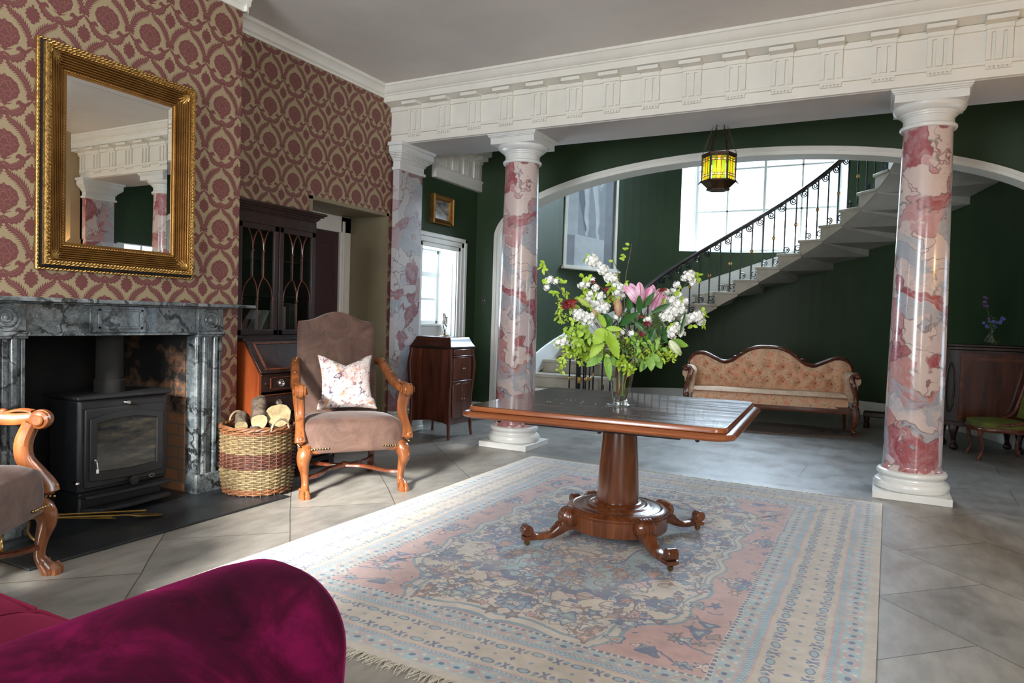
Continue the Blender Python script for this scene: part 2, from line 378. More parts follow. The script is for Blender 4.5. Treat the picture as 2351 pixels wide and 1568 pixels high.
    # printed cushion
    t = NT('floral_print_cotton'); v = t.coord((1, 1, 1)); n1 = t.noise(v, 26, 6, 0.75, 1.0); n2 = t.noise(v, 18, 5, 0.7, 0.8); n3 = t.noise(v, 11, 4, 0.7, 0.6)
    c = t.ramp(n2.outputs[0], [(0.48, (0.80, 0.75, 0.71)), (0.60, (0.66, 0.46, 0.42)), (0.70, (0.45, 0.14, 0.14))])
    c = t.mix(t.ramp(n3.outputs[0], [(0.58, (0, 0, 0)), (0.64, (1, 1, 1))]), c, (0.60, 0.34, 0.18)); c = t.mix(t.ramp(n1.outputs[0], [(0.55, (0, 0, 0)), (0.60, (1, 1, 1))]), c, (0.13, 0.09, 0.16))
    t.base(c); t.set(Roughness=0.85); MAT['print'] = t.m
    MAT['mustard'] = mottled('mustard_velvet', (0.35, 0.25, 0.03), (0.42, 0.30, 0.04), 10, 0.7, 0.05)
    MAT['green_velvet'] = mottled('olive_green_velvet', (0.075, 0.09, 0.008), (0.14, 0.15, 0.015), 9, 0.7, 0.1)
    # gilt
    t = NT('gilt'); v = t.coord((1, 1, 1)); n1 = t.noise(v, 60, 5, 0.7); c = t.ramp(n1.outputs[0], [(0.32, (0.13, 0.065, 0.018)), (0.5, (0.46, 0.27, 0.075)), (0.7, (0.70, 0.46, 0.16))])
    t.base(c); t.set(Metallic=0.85, Roughness=0.33); t.bump(n1.outputs[0], 0.3, 0.003); MAT['gilt'] = t.m
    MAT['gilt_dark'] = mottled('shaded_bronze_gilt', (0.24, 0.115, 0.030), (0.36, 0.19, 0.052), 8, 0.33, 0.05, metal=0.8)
    MAT['gloss_black'] = mottled('ebonised_black', (0.01, 0.01, 0.012), (0.014, 0.014, 0.016), 5, 0.2, 0)
    # floors
    def flags(name, rotz, sx, sy, c1, c2, off=0.5):
        t = NT(name); v = t.coord((1, 1, 1), (0, 0, rotz)); n0 = t.noise(v, 1.3, 2, 0.5)
        va = t.new('ShaderNodeVectorMath', operation='MULTIPLY_ADD'); va.inputs[1].default_value = (0.035, 0.035, 0); t.link(n0.outputs['Color'], va.inputs[0]); t.link(v, va.inputs[2])
        br = t.new('ShaderNodeTexBrick'); br.offset = off; br.inputs['Scale'].default_value = 1.0; br.inputs['Brick Width'].default_value = sx; br.inputs['Row Height'].default_value = sy
        br.inputs['Mortar Size'].default_value = 0.0035; br.inputs['Mortar Smooth'].default_value = 0.3; br.inputs['Bias'].default_value = 0.0
        br.inputs['Color1'].default_value = (*c1, 1); br.inputs['Color2'].default_value = (*c2, 1); br.inputs['Mortar'].default_value = (0.10, 0.088, 0.07, 1)
        t.link(va.outputs[0], br.inputs['Vector'])
        n1 = t.noise(v, 3.2, 7, 0.65, 0.4); n2 = t.noise(t.coord((14, 5, 1), (0, 0, rotz)), 1, 5, 0.6); n3 = t.noise(v, 40, 3, 0.7)
        c = t.mix(0.7, br.outputs[0], t.ramp(n1.outputs[0], [(0.3, (0.70, 0.69, 0.67)), (0.52, (1, 1, 1)), (0.72, (1.15, 1.12, 1.08))]), 'MULTIPLY')
        c = t.mix(0.45, c, t.ramp(n2.outputs[0], [(0.35, (0.6, 0.58, 0.55)), (0.6, (1.1, 1.1, 1.1))]), 'MULTIPLY')
        t.base(c); rg = t.ramp(n1.outputs[0], [(0.3, (0.30, 0.30, 0.30)), (0.7, (0.5, 0.5, 0.5))]); t.set(Roughness=rg)
        h = t.math('ADD', t.math('MULTIPLY', br.outputs[1], -1.0), t.math('MULTIPLY', n1.outputs[0], 0.7)); h = t.math('ADD', h, t.math('MULTIPLY', n3.outputs[0], 0.12))
        t.bump(h, 0.35, 0.006); return t.m
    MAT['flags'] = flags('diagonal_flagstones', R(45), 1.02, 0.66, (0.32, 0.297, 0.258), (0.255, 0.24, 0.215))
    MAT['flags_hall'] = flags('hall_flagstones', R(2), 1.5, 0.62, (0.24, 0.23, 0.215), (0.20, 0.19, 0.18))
    # brick
    t = NT('old_fire_brick'); v = t.coord((1, 1, 1), (0, R(90), R(90))); br = t.new('ShaderNodeTexBrick'); br.inputs['Scale'].default_value = 1
    br.inputs['Brick Width'].default_value = 0.225; br.inputs['Row Height'].default_value = 0.078; br.inputs['Mortar Size'].default_value = 0.005
    br.inputs['Color1'].default_value = (0.30, 0.13, 0.055, 1); br.inputs['Color2'].default_value = (0.20, 0.10, 0.055, 1); br.inputs['Mortar'].default_value = (0.12, 0.10, 0.08, 1)
    t.link(t.coord((1, 1, 1), (R(90), 0, 0)), br.inputs['Vector']); n1 = t.noise(t.coord(), 6, 5, 0.6); sx = t.new('ShaderNodeSeparateXYZ'); t.link(t.coord(), sx.inputs[0])
    so_ = t.math('ADD', t.math('MULTIPLY', sx.outputs[2], 0.5), n1.outputs[0]); c = t.mix(t.ramp(so_, [(0.78, (0, 0, 0)), (0.95, (1, 1, 1))]), br.outputs[0], (0.008, 0.007, 0.006))
    t.base(c); t.set(Roughness=0.9); t.bump(n1.outputs[0], 0.3, 0.005); MAT['brick'] = t.m
_m()
# ---------------------------------------------------------------- computed patterns (arrays written straight into image datablocks)
def to_image(name, rgb):
    h, w_ = rgb.shape[:2]
    im = bpy.data.images.new(name, w_, h, float_buffer=True); im.colorspace_settings.name = 'Linear Rec.709'
    px = np.ones((h, w_, 4), np.float32); px[..., :3] = rgb; im.pixels.foreach_set(px.ravel()); im.update(); im.pack(); return im
def vnoise(h, w_, cell, seed):
    r = np.random.RandomState(seed); gh, gw = int(h/cell)+3, int(w_/cell)+3; g = r.rand(gh, gw)
    y = np.arange(h)/cell; x = np.arange(w_)/cell; y0 = y.astype(int); x0 = x.astype(int)
    fy = (y-y0)[:, None]; fx_ = (x-x0)[None]; fy = fy*fy*(3-2*fy); fx_ = fx_*fx_*(3-2*fx_)
    a = g[y0][:, x0]; b = g[y0][:, x0+1]; c = g[y0+1][:, x0]; d = g[y0+1][:, x0+1]
    return a*(1-fy)*(1-fx_)+b*(1-fy)*fx_+c*fy*(1-fx_)+d*fy*fx_
def fbm(h, w_, cell, seed, o=4):
    s = 0; a = 1; t = 0
    for k in range(o): s = s+a*vnoise(h, w_, max(cell/2**k, 1.01), seed+k); t += a; a *= .55
    return s/t
def feather(U, V, pts, wd, teeth, asym=0.0, depth=0.32, taper=0.6):
    P = np.array(spline(pts, 8)); L = np.concatenate([[0], np.cumsum(np.hypot(*np.diff(P, axis=0).T))]); L /= L[-1]
    best = np.full(U.shape, 9.0); T = np.zeros(U.shape); S = np.zeros(U.shape)
    for i in range(len(P)-1):
        a, b = P[i], P[i+1]; ab = b-a; t = np.clip(((U-a[0])*ab[0]+(V-a[1])*ab[1])/(ab@ab), 0, 1)
        dx = U-a[0]-t*ab[0]; dy = V-a[1]-t*ab[1]; d = np.hypot(dx, dy); m = d < best
        best[m] = d[m]; T[m] = (L[i]+t*(L[i+1]-L[i]))[m]; S[m] = np.sign(ab[0]*dy-ab[1]*dx)[m]
    saw = np.mod(T*teeth-best*teeth*1.6, 1.0)
    w2 = wd*np.clip(np.sin(PI*np.clip(T*0.93+0.05, 0, 1)), 0, 1)**taper*(1-depth*saw)*(1+asym*S)
    return best < w2, best, T
def wallpaper():
    H, W_ = 568, 544
    v, u = np.mgrid[0:H, 0:W_]; u = (u+.5)/W_-.5; v = (v+.5)/H-.5
    M = np.zeros((H, W_), bool); Lt = np.zeros((H, W_), bool)
    for du in (0, 1):
        U = np.abs(u) if du == 0 else 1-np.abs(u)
        for dv in (-1, 0, 1):
            V = v+dv
            th = np.arctan2(V/.225, U/.262); r = np.hypot(U/.262, V/.225)
            Rr = 1+.075*np.abs(np.cos(5.5*th))-.03 + .14*np.exp(-((th-PI/2)/.12)**2)
            m = r < Rr; M |= m
            Lt |= m & (np.abs(r-.62-.10*np.cos(6*th)) < .035) | (m & (np.abs(r-.33-.08*np.cos(4*th+1)) < .04)) | (m & (r > .65) & (np.abs(np.mod(th*6/PI+.5, 1)-.5) < .06))
            m = (((U)/.05)**2+((V+.25)/.07)**2 < 1) | (np.hypot(U/.030, (V+.455)/.045) < 1) | ((U < .008) & (V > -.42) & (V < -.2)); M |= m
            for pts, wd in (([(.0, -.25), (.05, -.24), (.10, -.21), (.12, -.17)], .014), ([(.0, -.31), (.04, -.29), (.09, -.27), (.13, -.25)], .010)):
                M |= feather(U, V, pts, wd, 1, depth=0)[0]
            m, b, t = feather(U, V, [(.02, -.36), (.10, -.42), (.20, -.40), (.29, -.33), (.31, -.26), (.26, -.215), (.215, -.25)], .082, 9, -.2); M |= m; Lt |= m & (np.abs(b-.022) < .006) & (t < .75)
            M |= feather(U, V, [(.31, -.30), (.38, -.24), (.45, -.17), (.50, -.13)], .036, 5)[0]
            m, b, t = feather(U, V, [(.50, -.10), (.44, .05), (.36, .22), (.24, .35), (.12, .42), (.05, .50), (.09, .555)], .102, 16, 0.0, .62); M |= m; Lt |= m & (b < .006) & (t > .1) & (t < .9)
            M |= feather(U, V, [(.50, -.02), (.44, -.03), (.385, -.06)], .042, 3)[0] | feather(U, V, [(.49, -.05), (.43, -.09), (.405, -.13)], .036, 3)[0]
            Uh = 1-U if du == 0 else U
            x = np.abs(u) - .5; x = np.abs(x); y = V-.50
            th = np.arctan2(y/.17, x/.15); r = np.hypot(x/.15, y/.17); M |= (r < 1-.24*np.mod(th*6/PI+.3, 1)+.2*np.exp(-((th-PI/2)/.18)**2)) & (y > -.12)
            M |= (np.hypot(x/.045, (y+.14)/.03) < 1)
    n = fbm(H, W_, 8, 3, 3)
    g = np.array([0.34, 0.265, 0.155]); mo = np.array([0.160, 0.052, 0.048]); li = np.array([0.23, 0.100, 0.080])
    c = np.where(M[..., None], np.where(Lt[..., None], li, mo), g)*(0.88+.24*n[..., None])
    return to_image('damask', c)
def rug():
    S = 0.0025; H, W_ = int(3.63/S), int(2.8/S)
    y, x = np.mgrid[0:H, 0:W_]; x = (x+.5)*S-1.4; y = (y+.5)*S-1.815
    dn = fbm(H, W_, 40, 11, 3)-.5; dm = fbm(H, W_, 40, 15, 3)-.5; X = x+dn*.02; Y = y+dm*.02
    ax, ay = np.abs(X), np.abs(Y); d1 = 1.4-ax; d2 = (1.815-ay)*1.13; side = d1 < d2; d = np.minimum(d1, d2); s = np.where(side, Y, X)
    be = np.array([.53, .46, .37]); pk = np.array([.50, .31, .28]); te = np.array([.29, .38, .39]); nv = np.array([.12, .15, .24]); bl = np.array([.21, .29, .34]); ru = np.array([.46, .22, .14]); cr = np.array([.58, .52, .43]); br = np.array([.24, .16, .11])
    c = np.ones((H, W_, 3))*be; n1 = fbm(H, W_, 26, 21, 4); n2 = fbm(H, W_, 12, 31, 3); n3 = fbm(H, W_, 60, 41, 4)
    def put(m, k, a=1.0): c[m] = c[m]*(1-a)+k*a
    def band(a, b): return (d >= a) & (d < b)
    put(band(.0, .045), cr*.85)
    for a, b in ((.045, .125), (.44, .515)):
        m = band(a, b); put(m, te*1.15); q = (d-(a+b)/2)/(b-a)
        put(m & (np.abs(q-.32*np.sin(s*2*PI/.13)) < .09), pk); put(m & (np.hypot(np.mod(s, .065)-.032, q*.09) < .013), nv); put(m & (np.hypot(np.mod(s+.03, .065)-.032, (np.abs(q)-.3)*.09) < .009), cr)
    for a, b in ((.125, .165), (.39, .44)):
        m = band(a, b); put(m, bl*1.1); put(m & (np.mod(s*1.0+np.abs(d-(a+b)/2), .02) < .007), te*1.3); put(m & ((d < a+.008) | (d > b-.008)), pk)
    m = band(.165, .39); put(m, be*.95); q = d-.277; p = .155; ss = np.mod(s, p)-p/2; s2 = np.mod(s+p/2, p)-p/2
    put(m & (np.abs(ss)/.013+np.abs(q)/.016 < 1), nv); put(m & (np.abs(s2)/.011+np.abs(q)/.012 < 1), bl)
    for o in (-1, 1):
        qq = q-o*.068
        put(m & (np.abs(np.abs(ss)-.0-.5*np.abs(qq)) < .006) & (np.abs(qq) < .024), nv); put(m & (np.hypot(s2/1.0, qq*1.5) < .024), te); put(m & (np.abs(np.hypot(s2, qq*1.5)-.024) < .004), nv)
        put(m & (np.hypot((np.abs(ss)-.030)*1.2, qq) < .011), nv); put(m & (np.hypot((np.abs(s2)-.045), qq-o*.012) < .010), bl)
    put(band(.515, .535), cr); put(band(.517, .533) & (np.mod(s, .03) < .019), nv)
    F = d >= .535; put(F, pk)
    # field: cartouche and medallion, four-fold symmetric scrolls
    wob = .018*np.sin(np.arctan2(ay, ax)*18)+.020*np.sin(ay*19)*(ax > .45)
    f = np.maximum(np.maximum(ax/.70, ay/1.34), (ax/.70+ay/1.34)/1.62)+wob
    ca = F & (f < 1); put(ca, be*1.06); put(F & (np.abs(f-1) < .010), bl); put(F & (np.abs(f-.95) < .008), bl); put(F & (f > .958) & (f < .99), cr*.95)
    yy = ay/.98; xx = ax/.55; ang = np.arctan2(yy, xx); rr = np.hypot(xx, yy); md = rr+.09*np.abs(np.sin(ang*6))+.03*np.sin(ang*24)
    me = F & (md < 1); put(me, te); put(F & (np.abs(md-1) < .028), nv); put(F & (np.abs(md-1.05) < .012), pk)
    ce = F & (rr < .52+.05*np.cos(ang*8)); put(ce, be); put(F & (np.abs(rr-.52-.05*np.cos(ang*8)) < .014), nv)
    for (fx_, fy_, rad) in ((0, 0, .17), (0, .50, .10), (0, -.50, .10), (0, 1.12, .085), (0, -1.12, .085)):
        t = np.arctan2(Y-fy_, X-fx_); r = np.hypot(X-fx_, (Y-fy_)*1.1)/rad*(1+.10*np.cos(12*t)); put(r < 1, bl*1.25); put(np.abs(r-1) < .05, nv); put(r < .5, be); put(np.abs(r-.5) < .06, nv)
    rs = np.random.RandomState(5); cols = [nv, nv, bl, te, ru, pk, cr, br]
    for i in range(360):
        a, b = rs.uniform(0, .86), rs.uniform(0, 1.3); rad = rs.uniform(.010, .036); k = cols[rs.randint(8)]; k2 = cols[rs.randint(8)]; el = rs.uniform(.5, 1.6); pt = rs.randint(3, 7); th0 = rs.uniform(0, 6)
        for sx_ in (-1, 1):
            for sy_ in (-1, 1):
                cx, cy = a*sx_, b*sy_; i0, i1 = int((cy-.06+1.815)/S), int((cy+.06+1.815)/S); j0, j1 = int((cx-.06+1.4)/S), int((cx+.06+1.4)/S)
                sl = (slice(max(i0, 0), i1), slice(max(j0, 0), j1)); xx_ = (X[sl]-cx)*sx_; yy_ = (Y[sl]-cy)*sy_*el
                t = np.arctan2(yy_, xx_)+th0; r = np.hypot(xx_, yy_)/rad*(1+.28*np.cos(pt*t)); cc = c[sl]; Fm = F[sl] & ((f[sl] < .93) | (i % 3 == 0))
                m_ = Fm & (r < 1); cc[m_] = k; m_ = Fm & (np.abs(r-1) < .14); cc[m_] = nv*.9; m_ = Fm & (r < .42); cc[m_] = k2
    # vine scrolls: thin contours of a mirrored noise field
    q1 = fbm(H, W_, 55, 51, 2); q1 = (q1+q1[:, ::-1]+q1[::-1]+q1[::-1, ::-1])/4; q2 = fbm(H, W_, 38, 57, 2); q2 = (q2+q2[:, ::-1]+q2[::-1]+q2[::-1, ::-1])/4
    put(F & (f < .93) & (np.abs(q1-.5) < .006), br*.9); put(F & (f < .93) & (np.abs(q2-.47) < .006), bl*.8); put(F & (f > 1.03) & (np.abs(q2-.44) < .012) & (np.abs(q1-.5) < .05), nv)
    # wear, abrash and pile speckle
    wv = np.clip((n3-.45)*2.6, 0, 1)[..., None]; c = c*(1-.34*wv)+np.array([.52, .42, .32])*.34*wv
    c *= (.80+.40*n1)[..., None]; c *= (.90+.2*n2)[..., None]; c = c*.92+.03
    return to_image('rug_pattern', c)
def statue():
    H, W_ = 560, 330; v, u = np.mgrid[0:H, 0:W_]; u = (u+.5)/W_; v = (v+.5)/H
    n = fbm(H, W_, 30, 5, 4)[..., None]; c = np.ones((H, W_, 3))*np.array([.30, .33, .37])
    def shade(m, k): c[m] = k
    shade((u < .22), np.array([.46, .50, .54])); shade(u > .80, np.array([.22, .235, .27])); shade((v < .29) & (u < .16), np.array([.24, .25, .29]))
    sh = feather(u*W_/H, v, [(.17, .99), (.18, .7), (.22, .5), (.25, .30)], .055, 1, depth=0)[0]; shade(sh, np.array([.15, .165, .20]))
    shade((u > .18) & (u < .83) & (v < .30-.04*(u-.2)), np.array([.55, .59, .62])); shade((u > .80) & (u < .83) & (v < .28), np.array([.22, .25, .28]))
    def limb(pts, rad):
        P = spline([(a*W_/H, b) for a, b in pts], 10); Q = spline([(r_,) for r_ in rad], 10)
        for (a, b), (r_,) in zip(P, Q):
            d = np.hypot(u*W_/H-a, v-b); m = d < r_; k = np.clip(.74-.24*((u*W_/H-a)/r_)-.22*np.abs((u*W_/H-a)/r_), .28, .74); c[m] = (k[..., None]*np.array([.78, .84, .90])+.02)[m]
    limb([(.40, 1.0), (.40, .80), (.415, .63), (.42, .58), (.41, .47), (.44, .36), (.42, .32)], [.060, .052, .036, .034, .036, .020, .024])
    limb([(.56, 1.0), (.58, .80), (.62, .62), (.63, .57), (.66, .45), (.64, .34), (.67, .29)], [.064, .054, .036, .033, .034, .020, .024])
    for k in range(7): limb([(.66+.02*k, 1.0), (.68+.015*k, .88), (.66+.02*k, .76+.02*abs(k-3)), (.63+.02*k, .73+.02*abs(k-3))], [.014, .013, .012, .008])
    c *= (.86+.28*n); return to_image('painted_panel', c)
def img_mat(name, im, rough, scale, off, axes='xy', bump=0.1, sheen=0.0, ext='REPEAT', fine=400):
    t = NT(name); tc = t.new('ShaderNodeTexCoord'); sp = t.new('ShaderNodeSeparateXYZ'); t.link(tc.outputs['Object'], sp.inputs[0]); cb = t.new('ShaderNodeCombineXYZ')
    for i, a in enumerate(axes):
        k = t.math('MULTIPLY', t.math('SUBTRACT', sp.outputs['xyz'.index(a)], off[i]), 1.0/scale[i]); t.link(k, cb.inputs[i])
    it = t.new('ShaderNodeTexImage'); it.image = im; it.extension = ext; t.link(cb.outputs[0], it.inputs[0]); t.link(it.outputs[0], t.b.inputs['Base Color'])
    t.set(Roughness=rough, Sheen_Weight=sheen)
    if bump: n = t.noise(t.coord(), fine, 2, 0.6); t.bump(n.outputs[0], bump, 0.002)
    return t.m
MAT['damask'] = img_mat('red_damask_wallpaper', wallpaper(), 0.55, (0.272, 0.2835), (3.36-0.136, 2.943-0.142), 'yz', 0.03)
MAT['rug'] = img_mat('faded_persian_pattern', rug(), 0.9, (2.8, 3.63), (-1.4, -1.815), 'xy', 0.5, 0.3, 'EXTEND', 250)
MAT['statue'] = img_mat('grisaille_painting', statue(), 0.6, (0.98, 1.66), (-0.49, 0.0), 'xz', 0, 0, 'EXTEND')
# ---------------------------------------------------------------- room shell
CZ = 3.54                     # ceiling height
LX, RX = -4.52, 1.72          # left wall, right wall
BX = -4.10                    # face of the chimney breast
YF, YB = 5.78, 6.42           # front and back of the colonnade entablature
YA, YA2 = 7.50, 7.80          # arch wall
SC = (-1.414, 8.826); SR = 2.80   # stair hall centre and radius
struct(MB().box(LX-1.3, -2.6, -0.12, RX+1.0, 5.80, 0), 'floor', MAT['flags'], smooth=0)
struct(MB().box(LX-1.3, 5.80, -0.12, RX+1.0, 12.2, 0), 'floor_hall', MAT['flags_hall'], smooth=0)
struct(MB().box(LX-0.3, -2.6, CZ, RX+0.3, YF+0.1, CZ+0.1), 'ceiling', MAT['ceiling'], smooth=0)
struct(MB().box(LX-0.3, YB-0.1, CZ+0.05, RX+0.3, YA2, CZ+0.15), 'ceiling_hall', MAT['ceiling'], smooth=0)
# left wall: papered recess with the door embrasure cut out, chimney breast with the fireplace cut out
D0, D1, DZ = 4.67, 5.72, 2.255
m = MB(); m.box(LX-0.3, 3.3, 0, LX, D0, CZ); m.box(LX-0.3, D0, DZ, LX, D1, CZ); m.box(LX-0.3, D1, 0, LX, YF+.3, CZ); m.box(LX-0.3, -2.6, 0, LX, 1.8, CZ)
struct(m, 'wall_left', MAT['damask'], smooth=0)
F0, F1, FZ = 2.02, 3.15, 1.10
m = MB(); m.box(LX, 1.60, 0, BX, F0, CZ); m.box(LX, F1, 0, BX, 3.52, CZ); m.box(LX, F0, FZ, BX, F1, CZ)
struct(m, 'wall_chimney_breast', MAT['damask'], smooth=0)
m = MB(); m.box(LX-.32, F0-.1, 0, LX-.30, F1+.1, 1.3); m.box(LX-.30, F0-.1, 1.25, LX+.1, F1+.1, 1.3); m.box(LX-.32, F0-.1, 0, BX-.12, F0-.002, 1.28)
struct(m, 'wall_fireplace_back', MAT['soot'], smooth=0)
struct(MB().box(LX-.30, F1-.05, 0, BX-.005, F1+.06, 1.25), 'wall_fireplace_right', MAT['brick'], smooth=0)
# embrasure of the side door
m = MB(); m.box(LX-0.55, D1-.004, 0, LX+0.004, D1+.03, DZ+.025); m.box(LX-0.55, D0-.03, DZ-.004, LX+.004, D1+.03, DZ+.025); m.box(LX-.55, D0-.03, 0, LX+.004, D0+.004, DZ+.025); m.box(LX-.62, D0-.1, 0, LX-.53, D1+.1, DZ+.1)
struct(m, 'wall_door_embrasure', MAT['olive'], smooth=0)
m = MB(); m.box(LX-.004, D0-.035, 0, LX+.012, D0, DZ+.03); m.box(LX-.004, D1, 0, LX+.012, D1+.035, DZ+.03); m.box(LX-.004, D0-.035, DZ, LX+.012, D1+.035, DZ+.03)
struct(m, 'trim_4', MAT['olive'], smooth=0)
dr = empty('door_1', (LX-.50, D0+.05, 0)); dr['kind'] = 'structure'
m = MB(); m.box(-.02, 0, 0, .02, .84, 2.08); m.build('door_leaf', MAT['plum'], dr, smooth=0)
m = MB()
for z0, z1 in ((.2, .95), (1.1, 1.95)):
    for y0, y1 in ((.1, .38), (.46, .74)): m.box(.02, y0, z0, .028, y1, z1)
m.build('door_panel', MAT['plum'], dr, bevel=.006)
m = MB(); m.box(-.03, .84, 0, .05, .996, 2.251); m.box(-.03, -.05, 2.08, .05, .996, 2.251); m.box(-.03, .86, 0, .07, .89, 2.2); m.build('door_frame', MAT['white'], dr, bevel=.008)
m = MB(); m.ball((.06, .76, 1.0), .028); m.build('door_knob', MAT['brass'], dr)
# back wall behind the camera with two tall windows, right wall
def wall_with_openings(name, mat, x0, x1, y0, y1, zt, ops, axis='x'):
    m = MB(); cur = x0
    for a, b, z0, z1 in ops:
        for (p, q, r, s_) in ((cur, a, 0, zt), (a, b, 0, z0), (a, b, z1, zt)):
            if q-p > 1e-4 and s_-r > 1e-4:
                if axis == 'x': m.box(p, y0, r, q, y1, s_)
                else: m.box(y0, p, r, y1, q, s_)
        cur = b
    if axis == 'x': m.box(cur, y0, 0, x1, y1, zt)
    else: m.box(y0, cur, 0, y1, x1, zt)
    return struct(m, name, mat, smooth=0)
wall_with_openings('wall_back', MAT['tan'], LX-.3, RX+.3, -2.55, -2.30, CZ, [(-3.0, -1.2, .55, 3.2)])
def sash(name, x0, x1, z0, z1, y, nx, nz, mat, d=.05, meet=None, axis='x', fw=.07):
    root = empty(name); root['kind'] = 'structure'
    def B(m, a, b, c, e, dd=d):
        if axis == 'x': m.box(a, y-dd/2, c, b, y+dd/2, e)
        else: m.box(y-dd/2, a, c, y+dd/2, b, e)
    m = MB(); B(m, x0, x0+fw, z0, z1); B(m, x1-fw, x1, z0, z1); B(m, x0, x1, z0, z0+fw); B(m, x0, x1, z1-fw, z1); m.build('window_frame', mat, root, bevel=.006)
    m = MB()
    for k in range(1, nx): xx = x0+(x1-x0)*k/nx; B(m, xx-.014, xx+.014, z0+fw, z1-fw, d*.5)
    for k in range(1, nz): zz = z0+(z1-z0)*k/nz; hh = .03 if meet == k else .014; B(m, x0+fw, x1-fw, zz-hh, zz+hh, d*.5)
    m.build('glazing_bars', mat, root, smooth=0)
    m = MB(); B(m, x0+fw, x1-fw, z0+fw, z1-fw, .004); m.build('window_pane', MAT['pane'], root, smooth=0)
    return root
sash('window_3', -3.0, -1.2, .55, 3.2, -2.45, 3, 4, MAT['white'], meet=2)
wall_with_openings('wall_right', MAT['tan'], -2.6, YF+.1, RX, RX+.25, CZ, [(-1.5, .3, .8, 3.1)], 'y')
sash('window_4', -1.5, .3, .8, 3.1, RX+.12, 3, 4, MAT['white'], meet=2, axis='y')
# cornice of the papered room
def run_profile(m, prof, p0, p1, out, up=(0, 0, 1)):
    # prof (o, z): o measured along 'out'
    out = Vector(out); n = len(prof); vs = []
    for P in (Vector(p0), Vector(p1)):
        vs += [tuple(P+out*o+Vector((0, 0, z))) for o, z in prof]
    fs = [tuple(range(n)), tuple(range(2*n-1, n-1, -1))]+[(i, (i+1) % n, (i+1) % n+n, i+n) for i in range(n)]
    m.add(vs, fs)
CORN = [(0, -.115), (.012, -.115), (.012, -.095), (.03, -.085), (.035, -.06), (.06, -.03), (.075, -.025), (.075, -.012), (.085, 0), (0, 0)]
m = MB(); run_profile(m, CORN, (LX, 3.52, CZ), (LX, YF-.02, CZ), (1, 0, 0)); struct(m, 'trim_1', MAT['white'])
m = MB(); run_profile(m, [(o*1.2, z*1.5) for o, z in CORN], (BX, 1.6, CZ), (BX, 3.56, CZ), (1, 0, 0)); run_profile(m, [(o*1.2, z*1.5) for o, z in CORN], (BX+.04, 3.52, CZ), (LX, 3.52, CZ), (0, 1, 0)); struct(m, 'trim_5', MAT['white'])
# ---------------------------------------------------------------- entablature over the columns
m = MB()
m.box(LX-.1, YF, 3.0, RX+.1, YB, 3.085)                      # architrave
m.box(LX-.1, YF-.018, 3.085, RX+.1, YF+.2, 3.112)             # taenia
m.box(LX-.1, YF-.004, 3.112, RX+.1, YB, CZ+.06)                   # frieze body
m.box(LX-.1, YF-.026, 3.315, RX+.1, YF+.1, 3.362)
struct(m, 'trim_2', MAT['white'], bevel=.003)
m = MB()
PR = [(0, 3.362), (.06, 3.372), (.135, 3.385), (.135, 3.44), (.15, 3.446), (.15, 3.456), (.165, 3.462), (.185, 3.487), (.205, 3.515), (.215, 3.518), (.215, CZ), (0, CZ)]
run_profile(m, PR, (LX, YF-.0, 0), (RX, YF-.0, 0), (0, -1, 0)); struct(m, 'trim_3', MAT['white'])
m = MB()
for k in range(-8, 11):
    xc = -1.793+.347*k
    if xc < LX or xc > RX: continue
    h = .076
    # triglyph block with channels, cap, mutule, guttae
    m.box(xc-h, YF-.004, 3.112, xc+h, YF-.012, 3.315)
    for a, b in ((-1.0, -.62), (-.30, .30-.05), (.57, 1.0)): m.box(xc+a*h, YF-.012, 3.112, xc+b*h, YF-.028, 3.298)
    m.box(xc-h, YF-.012, 3.298, xc+h, YF-.028, 3.315)
    m.box(xc-h-.004, YF-.026, 3.315, xc+h+.004, YF-.042, 3.362)
    m.box(xc-h-.012, YF-.128, 3.345, xc+h+.012, YF-.02, 3.374)
    m.box(xc-h, YF-.014, 3.072, xc+h, YF, 3.085)
    for g in range(6):
        gx = xc-h+.013+g*(2*h-.026)/5; m.add([(gx-.011, YF-.016, 3.052), (gx+.011, YF-.016, 3.052), (gx+.006, YF-.012, 3.074), (gx-.006, YF-.012, 3.074), (gx-.011, YF, 3.052), (gx+.011, YF, 3.052), (gx+.006, YF, 3.074), (gx-.006, YF, 3.074)], [(0,1,2,3),(0,4,5,1),(1,5,6,2),(2,6,7,3),(3,7,4,0)])
struct(m, 'trim_6', MAT['white'], smooth=0)
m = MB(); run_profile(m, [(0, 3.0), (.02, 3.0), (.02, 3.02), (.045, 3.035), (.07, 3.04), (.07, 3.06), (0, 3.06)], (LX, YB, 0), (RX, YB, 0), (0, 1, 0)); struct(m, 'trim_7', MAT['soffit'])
m = MB(); m.box(LX, YF+.03, 2.994, RX, YB-.01, 3.001); struct(m, 'trim_8', MAT['soffit'], smooth=0)
